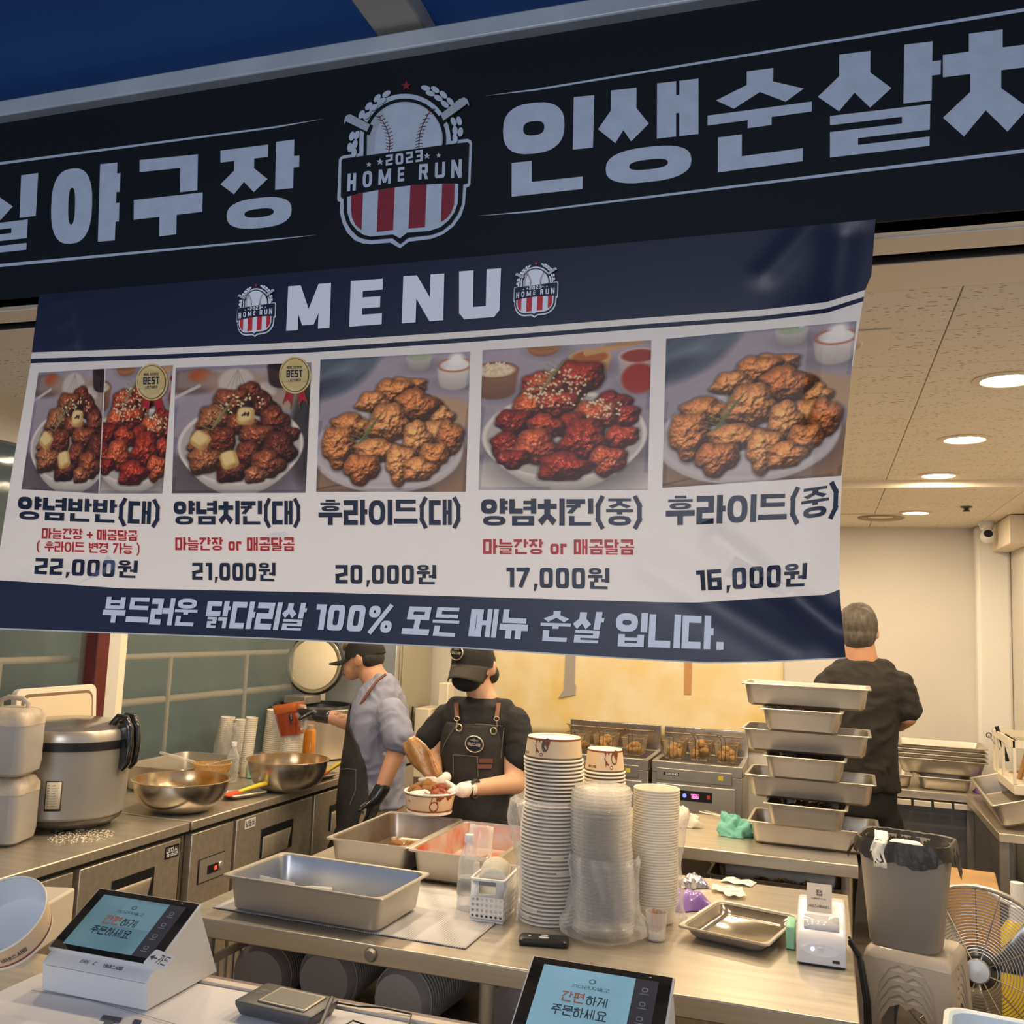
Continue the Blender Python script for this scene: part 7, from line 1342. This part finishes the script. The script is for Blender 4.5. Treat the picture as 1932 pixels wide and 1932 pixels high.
head = [('e', hm+Vector((.012, 0, .010)), (.100, .080, .104), Rh), ('e', hm+Vector((-.040, 0, -.035)), (.055, .060, .075)), ('e', hm+Vector((-.050, 0, -.085)), (.036, .040, .030)), ('c', hm+Vector((-.078, 0, -.015)), .014, nose, .013), ('e', nose+Vector((.010, 0, -.032)), (.018, .026, .012)), ('e', hm+Vector((.022, -.080, -.010)), (.022, .010, .032)), ('e', hm+Vector((.022, .080, -.010)), (.022, .010, .032)), ('c', hm+Vector((.035, 0, -.045)), .062, B_(720, 1300), .070), ('c', hm+Vector((-.06, -.03, .0)), .02, hm+Vector((-.06, .03, .0)), .02)]
blob('body', head+[('c', shn+Vector((0, .02, -.02)), .040, en, .046), ('c', en, .044, wn, .032), ('c', wn, .031, hn, .024), ('c', shf+Vector((0, -.02, -.02)), .040, ef, .046), ('c', ef, .044, wf, .034), ('c', wf, .032, hf, .026), ('l', [(r_[0], r_[1], r_[2], r_[3]*.9, r_[4]*.9) for r_ in dense(RM[1:])])], SKIN2, M_, .0085, 2)
for s in (-1, 1):
    blob('ear', [('c', hm+Vector((.018, s*.081, .010)), .011, hm+Vector((.026, s*.083, -.018)), .009), ('c', hm+Vector((.030, s*.086, .010)), .006, hm+Vector((.034, s*.087, -.008)), .006)], SKIN2, M_, .004, 1)
blob('lips', [('c', nose+Vector((.0, -.016, -.037)), .006, nose+Vector((.0, .016, -.037)), .006), ('c', nose+Vector((.003, -.013, -.047)), .006, nose+Vector((.003, .013, -.047)), .006)], LIP, M_, .0035, 1)
for s in (-1, 1): blob('eye', [('c', hm+Vector((-.083, s*.030, -.012)), .006, hm+Vector((-.079, s*.042, -.013)), .005)], HAIR, M_, .003, 1)
blob('t_shirt', [('l', dense(RM[:-1])), ('c', shn+Vector((0, .01, -.01)), .070, B_(752, 1392, 4.09), .074), ('c', B_(752, 1392, 4.09), .074, B_(754, 1398, 4.09), .068), ('c', shf+Vector((0, -.01, -.01)), .068, B_(700, 1362, 4.46), .068)], TBLUE, M_, .009, 3, wr=.006)
blob('trousers', [('l', dense([[RM[-2][0]+.02, Y, RM[-2][2]+.02, RM[-2][3]*.8, .14], [RM[-1][0], Y, RM[-1][2]-.06, RM[-1][3]*.8, .15]]))]+legs(RM[-1][0]+.02, Y, .78, 0, .09, .09), KHAKI, M_, .014); shoes(RM[-1][0]+.02, Y, 0, .09, (-1, 0, 0), M_)
ar = [[r_[0], r_[1], r_[2], r_[3], r_[4], a] for r_, a in zip(RM[4:], (.95, 1.50, 1.85, 1.95, 1.95, 1.95))]; ar.insert(0, [RM[3][0], Y, RM[3][2], RM[3][3], RM[3][4], .75]); last = ar[-1]; ar += [[last[0]-.01, Y, .56, last[3]+.03, last[4]+.01, 1.9], [last[0]-.01, Y, .36, last[3]+.05, last[4]+.02, 1.8]]
wobj('apron', G().strip(wrap(dense(ar, 5), PI, .010)), APR, M_, thick=.003, smooth=60)
def onM(px_, py_, e=.012): return at(px_, py_, y=Y-.175-e)
wobj('neck_strap', G().tube([B_(728, 1272, 4.22), B_(712, 1284, 4.19), B_(694, 1308, 4.15), B_(680, 1330, 4.15)], .007, 6), LEA, M_); wobj('tie_button', G().lathe([(.0005, .006), (.012, .004), (.013, 0)], 16, M=Matrix.Translation(B_(726, 1424, 4.125)) @ Mx), STEEL2, M_)
wobj('stitching', G().tube([B_(640, 1452, 4.16), B_(655, 1450, 4.125), B_(672, 1452, 4.118)], .0014, 5).tube([B_(672, 1452, 4.118), B_(671, 1490, 4.118), B_(660, 1518, 4.12)], .0014, 5), STITCH, M_)
g = G(); cc = hm+Vector((.012, 0, .038)); rings = []
for k in range(10):
    t = k/9*PI/2; rings.append([cc+Rh @ Vector((.106*math.cos(t)**.8*math.cos(a), .088*math.cos(t)**.8*math.sin(a), -.030+.105*math.sin(t))) for a in [2*PI*i/36 for i in range(36)]])
g.loft(rings, False, True); wobj('cap', g, CAPM, M_, smooth=60); gr = []
for j in range(7):
    f = j/6; gr.append([cc+Rh @ Vector((-.100*math.cos(a)-.102*f*math.cos(a*.8), .084*math.sin(a)*(1-.05*f), -.028-.006*f-.022*abs(math.sin(a))**2*(.3+f))) for a in [(-1.1+2.2*i/16) for i in range(17)]])
wobj('cap_brim', G().strip(gr), CAPM, M_, thick=.004, smooth=60); oval_badge(M_, cc+Vector((-.099, -.012, .02)), Vector((0, -1, 0)), Vector((.1, 0, 1)), Vector((-1, 0, .1)).normalized(), .034, .030, 0)
blob('hair', [('e', hm+Vector((.050, 0, .004)), (.064, .0835, .066), Rh)], HAIR, M_, .007)
blob('left_glove', [('c', wn+Vector((0, 0, -.01)), .036, hn, .034)]+hand(hn+Vector((-.005, -.0, -.028)), (-.25, 0, -1), (-1, .2, .2), .30, 1.0, .35, -1, .03), GLB, M_, .0055, 2)
blob('right_glove', [('c', wf+Vector((-.01, 0, 0)), .038, hf, .034)]+hand(hf+Vector((-.045, 0, .0)), (-1, -.1, .05), (-.1, -.6, -.8), .95, 1.15, .9, 1), GLB, M_, .0055, 2)
g = G(); fa = lambda a, b_: at(a, b_, y=4.382); flat(g, in_quad(text('시바비스시림', .09)[0], (630, 1345), (655, 1341), (655, 1346), (631, 1350))+in_quad(text('림시바비', .09)[0], (632, 1352), (652, 1349), (652, 1354), (632, 1357)), fa)
wobj('tattoo', g, mat('tattoo_ink', (.10, .06, .05), .6), M_, smooth=0)
# sauce jug in his hand
j0 = at(548, 1357, y=4.38); JR = film('jug_red', (.62, .12, .03), .22, .1, .2, 20); t = thing('sauce_pitcher', 'clear pitcher of dark red sauce tipped in the gloved hand of the blue-shirted cook', 'pitcher', j0, rot=(0, math.radians(-12), 0))
obj('sauce', G().loft([rr(.048, .042, .02, -.078), rr(.058, .05, .02, .035)]), mat('dark_red_sauce', (.20, .012, .006), .15, coat=.8), t); obj('pitcher_wall', G().loft([rr(.051, .045, .02, -.082), rr(.063, .055, .02, .036)], True, False), JR, t)
obj('pitcher_rim', G().loft([rr(.0635, .0555, .02, .036), rr(.068, .058, .02, .078), rr(.070, .06, .02, .080)], False, False), mat('jug_orange', (.66, .15, .03), .25, coat=.6), t, thick=.002); obj('spout', G().loft([[Vector(p_) for p_ in q] for q in ([(-.060, -.02, .05), (-.060, .02, .05), (-.066, .022, .080), (-.066, -.022, .080)], [(-.082, -.005, .068), (-.082, .005, .068), (-.096, .006, .082), (-.096, -.006, .082)])]), mat('jug_orange', (0, 0, 0)), t)
obj('handle', G().tube([(.064, 0, .06), (.092, 0, .055), (.098, 0, 0), (.085, 0, -.05), (.056, 0, -.06)], .007, 8), SCM, t)
# ---- man with his back turned at the far right
Y = 4.98; C_ = lambda x, y, yy=4.98: at(x, y, y=yy); nb = C_(1628, 1480); N_ = person('man with short greying hair and black t-shirt working with his back turned', (nb.x, Y, 0))
tabN = [(1240, 1600, 1652, .06), (1250, 1585, 1672, .08), (1266, 1556, 1700, .10), (1292, 1548, 1712, .125), (1340, 1558, 1700, .135), (1400, 1566, 1692, .13), (1450, 1562, 1694, .13), (1488, 1560, 1700, .13)]; RN = rows_px(tabN, Y); hn_ = C_(1619, 1186)
sR, eR, wR, hR = C_(1704, 1290), C_(1712, 1352, 4.98), C_(1696, 1368, 5.16), C_(1672, 1366, 5.24); sL, eL, wL, hL = C_(1556, 1290), C_(1546, 1352, 5.0), C_(1560, 1368, 5.18), C_(1580, 1366, 5.25)
blob('body', [('e', hn_, (.080, .092, .108)), ('c', hn_+Vector((.004, -.01, -.05)), .068, C_(1626, 1250), .078), ('e', hn_+Vector((.088, .01, -.02)), (.010, .020, .032)), ('e', hn_+Vector((-.082, .01, -.02)), (.010, .020, .032)), ('l', [(r_[0], r_[1], r_[2], r_[3]*.9, r_[4]*.9) for r_ in dense(RN[1:])]), ('c', sR+Vector((-.03, 0, -.03)), .040, eR, .046), ('c', eR, .046, wR, .034), ('c', sL+Vector((.03, 0, -.03)), .040, eL, .046), ('c', eL, .046, wL, .034), ('c', wR, .03, hR, .03), ('c', wL, .03, hL, .03)]+hand(hR, (-.6, .7, 0), (0, 0, -1), .6, 1.1, .5, 1)+hand(hL, (.6, .7, 0), (0, 0, -1), .6, 1.1, .5, -1), SKIN2, N_, .009, 2)
blob('hair', [('e', hn_+Vector((0, -.006, .022)), (.092, .102, .106)), ('e', hn_+Vector((.002, -.03, -.03)), (.080, .074, .076))], HAIRG, N_, .006, 2, wr=.004)
blob('t_shirt', [('l', dense(RN)), ('c', sR+Vector((-.02, 0, -.01)), .072, C_(1711, 1336), .068), ('c', sL+Vector((.02, 0, -.01)), .072, C_(1549, 1336), .068), ('c', C_(1590, 1262), .05, C_(1668, 1264), .05)], TCH, N_, .009, 3, wr=.006)
blob('trousers', [('l', dense([[RN[-1][0], Y, RN[-1][2]+.04, RN[-1][3]*.9, .12], [RN[-1][0], Y, RN[-1][2]-.12, RN[-1][3]*.92, .13]]))]+legs(nb.x, Y, .78, .09, 0, .095), TROU, N_, .014); shoes(nb.x, Y, .09, 0, (0, 1, 0), N_)
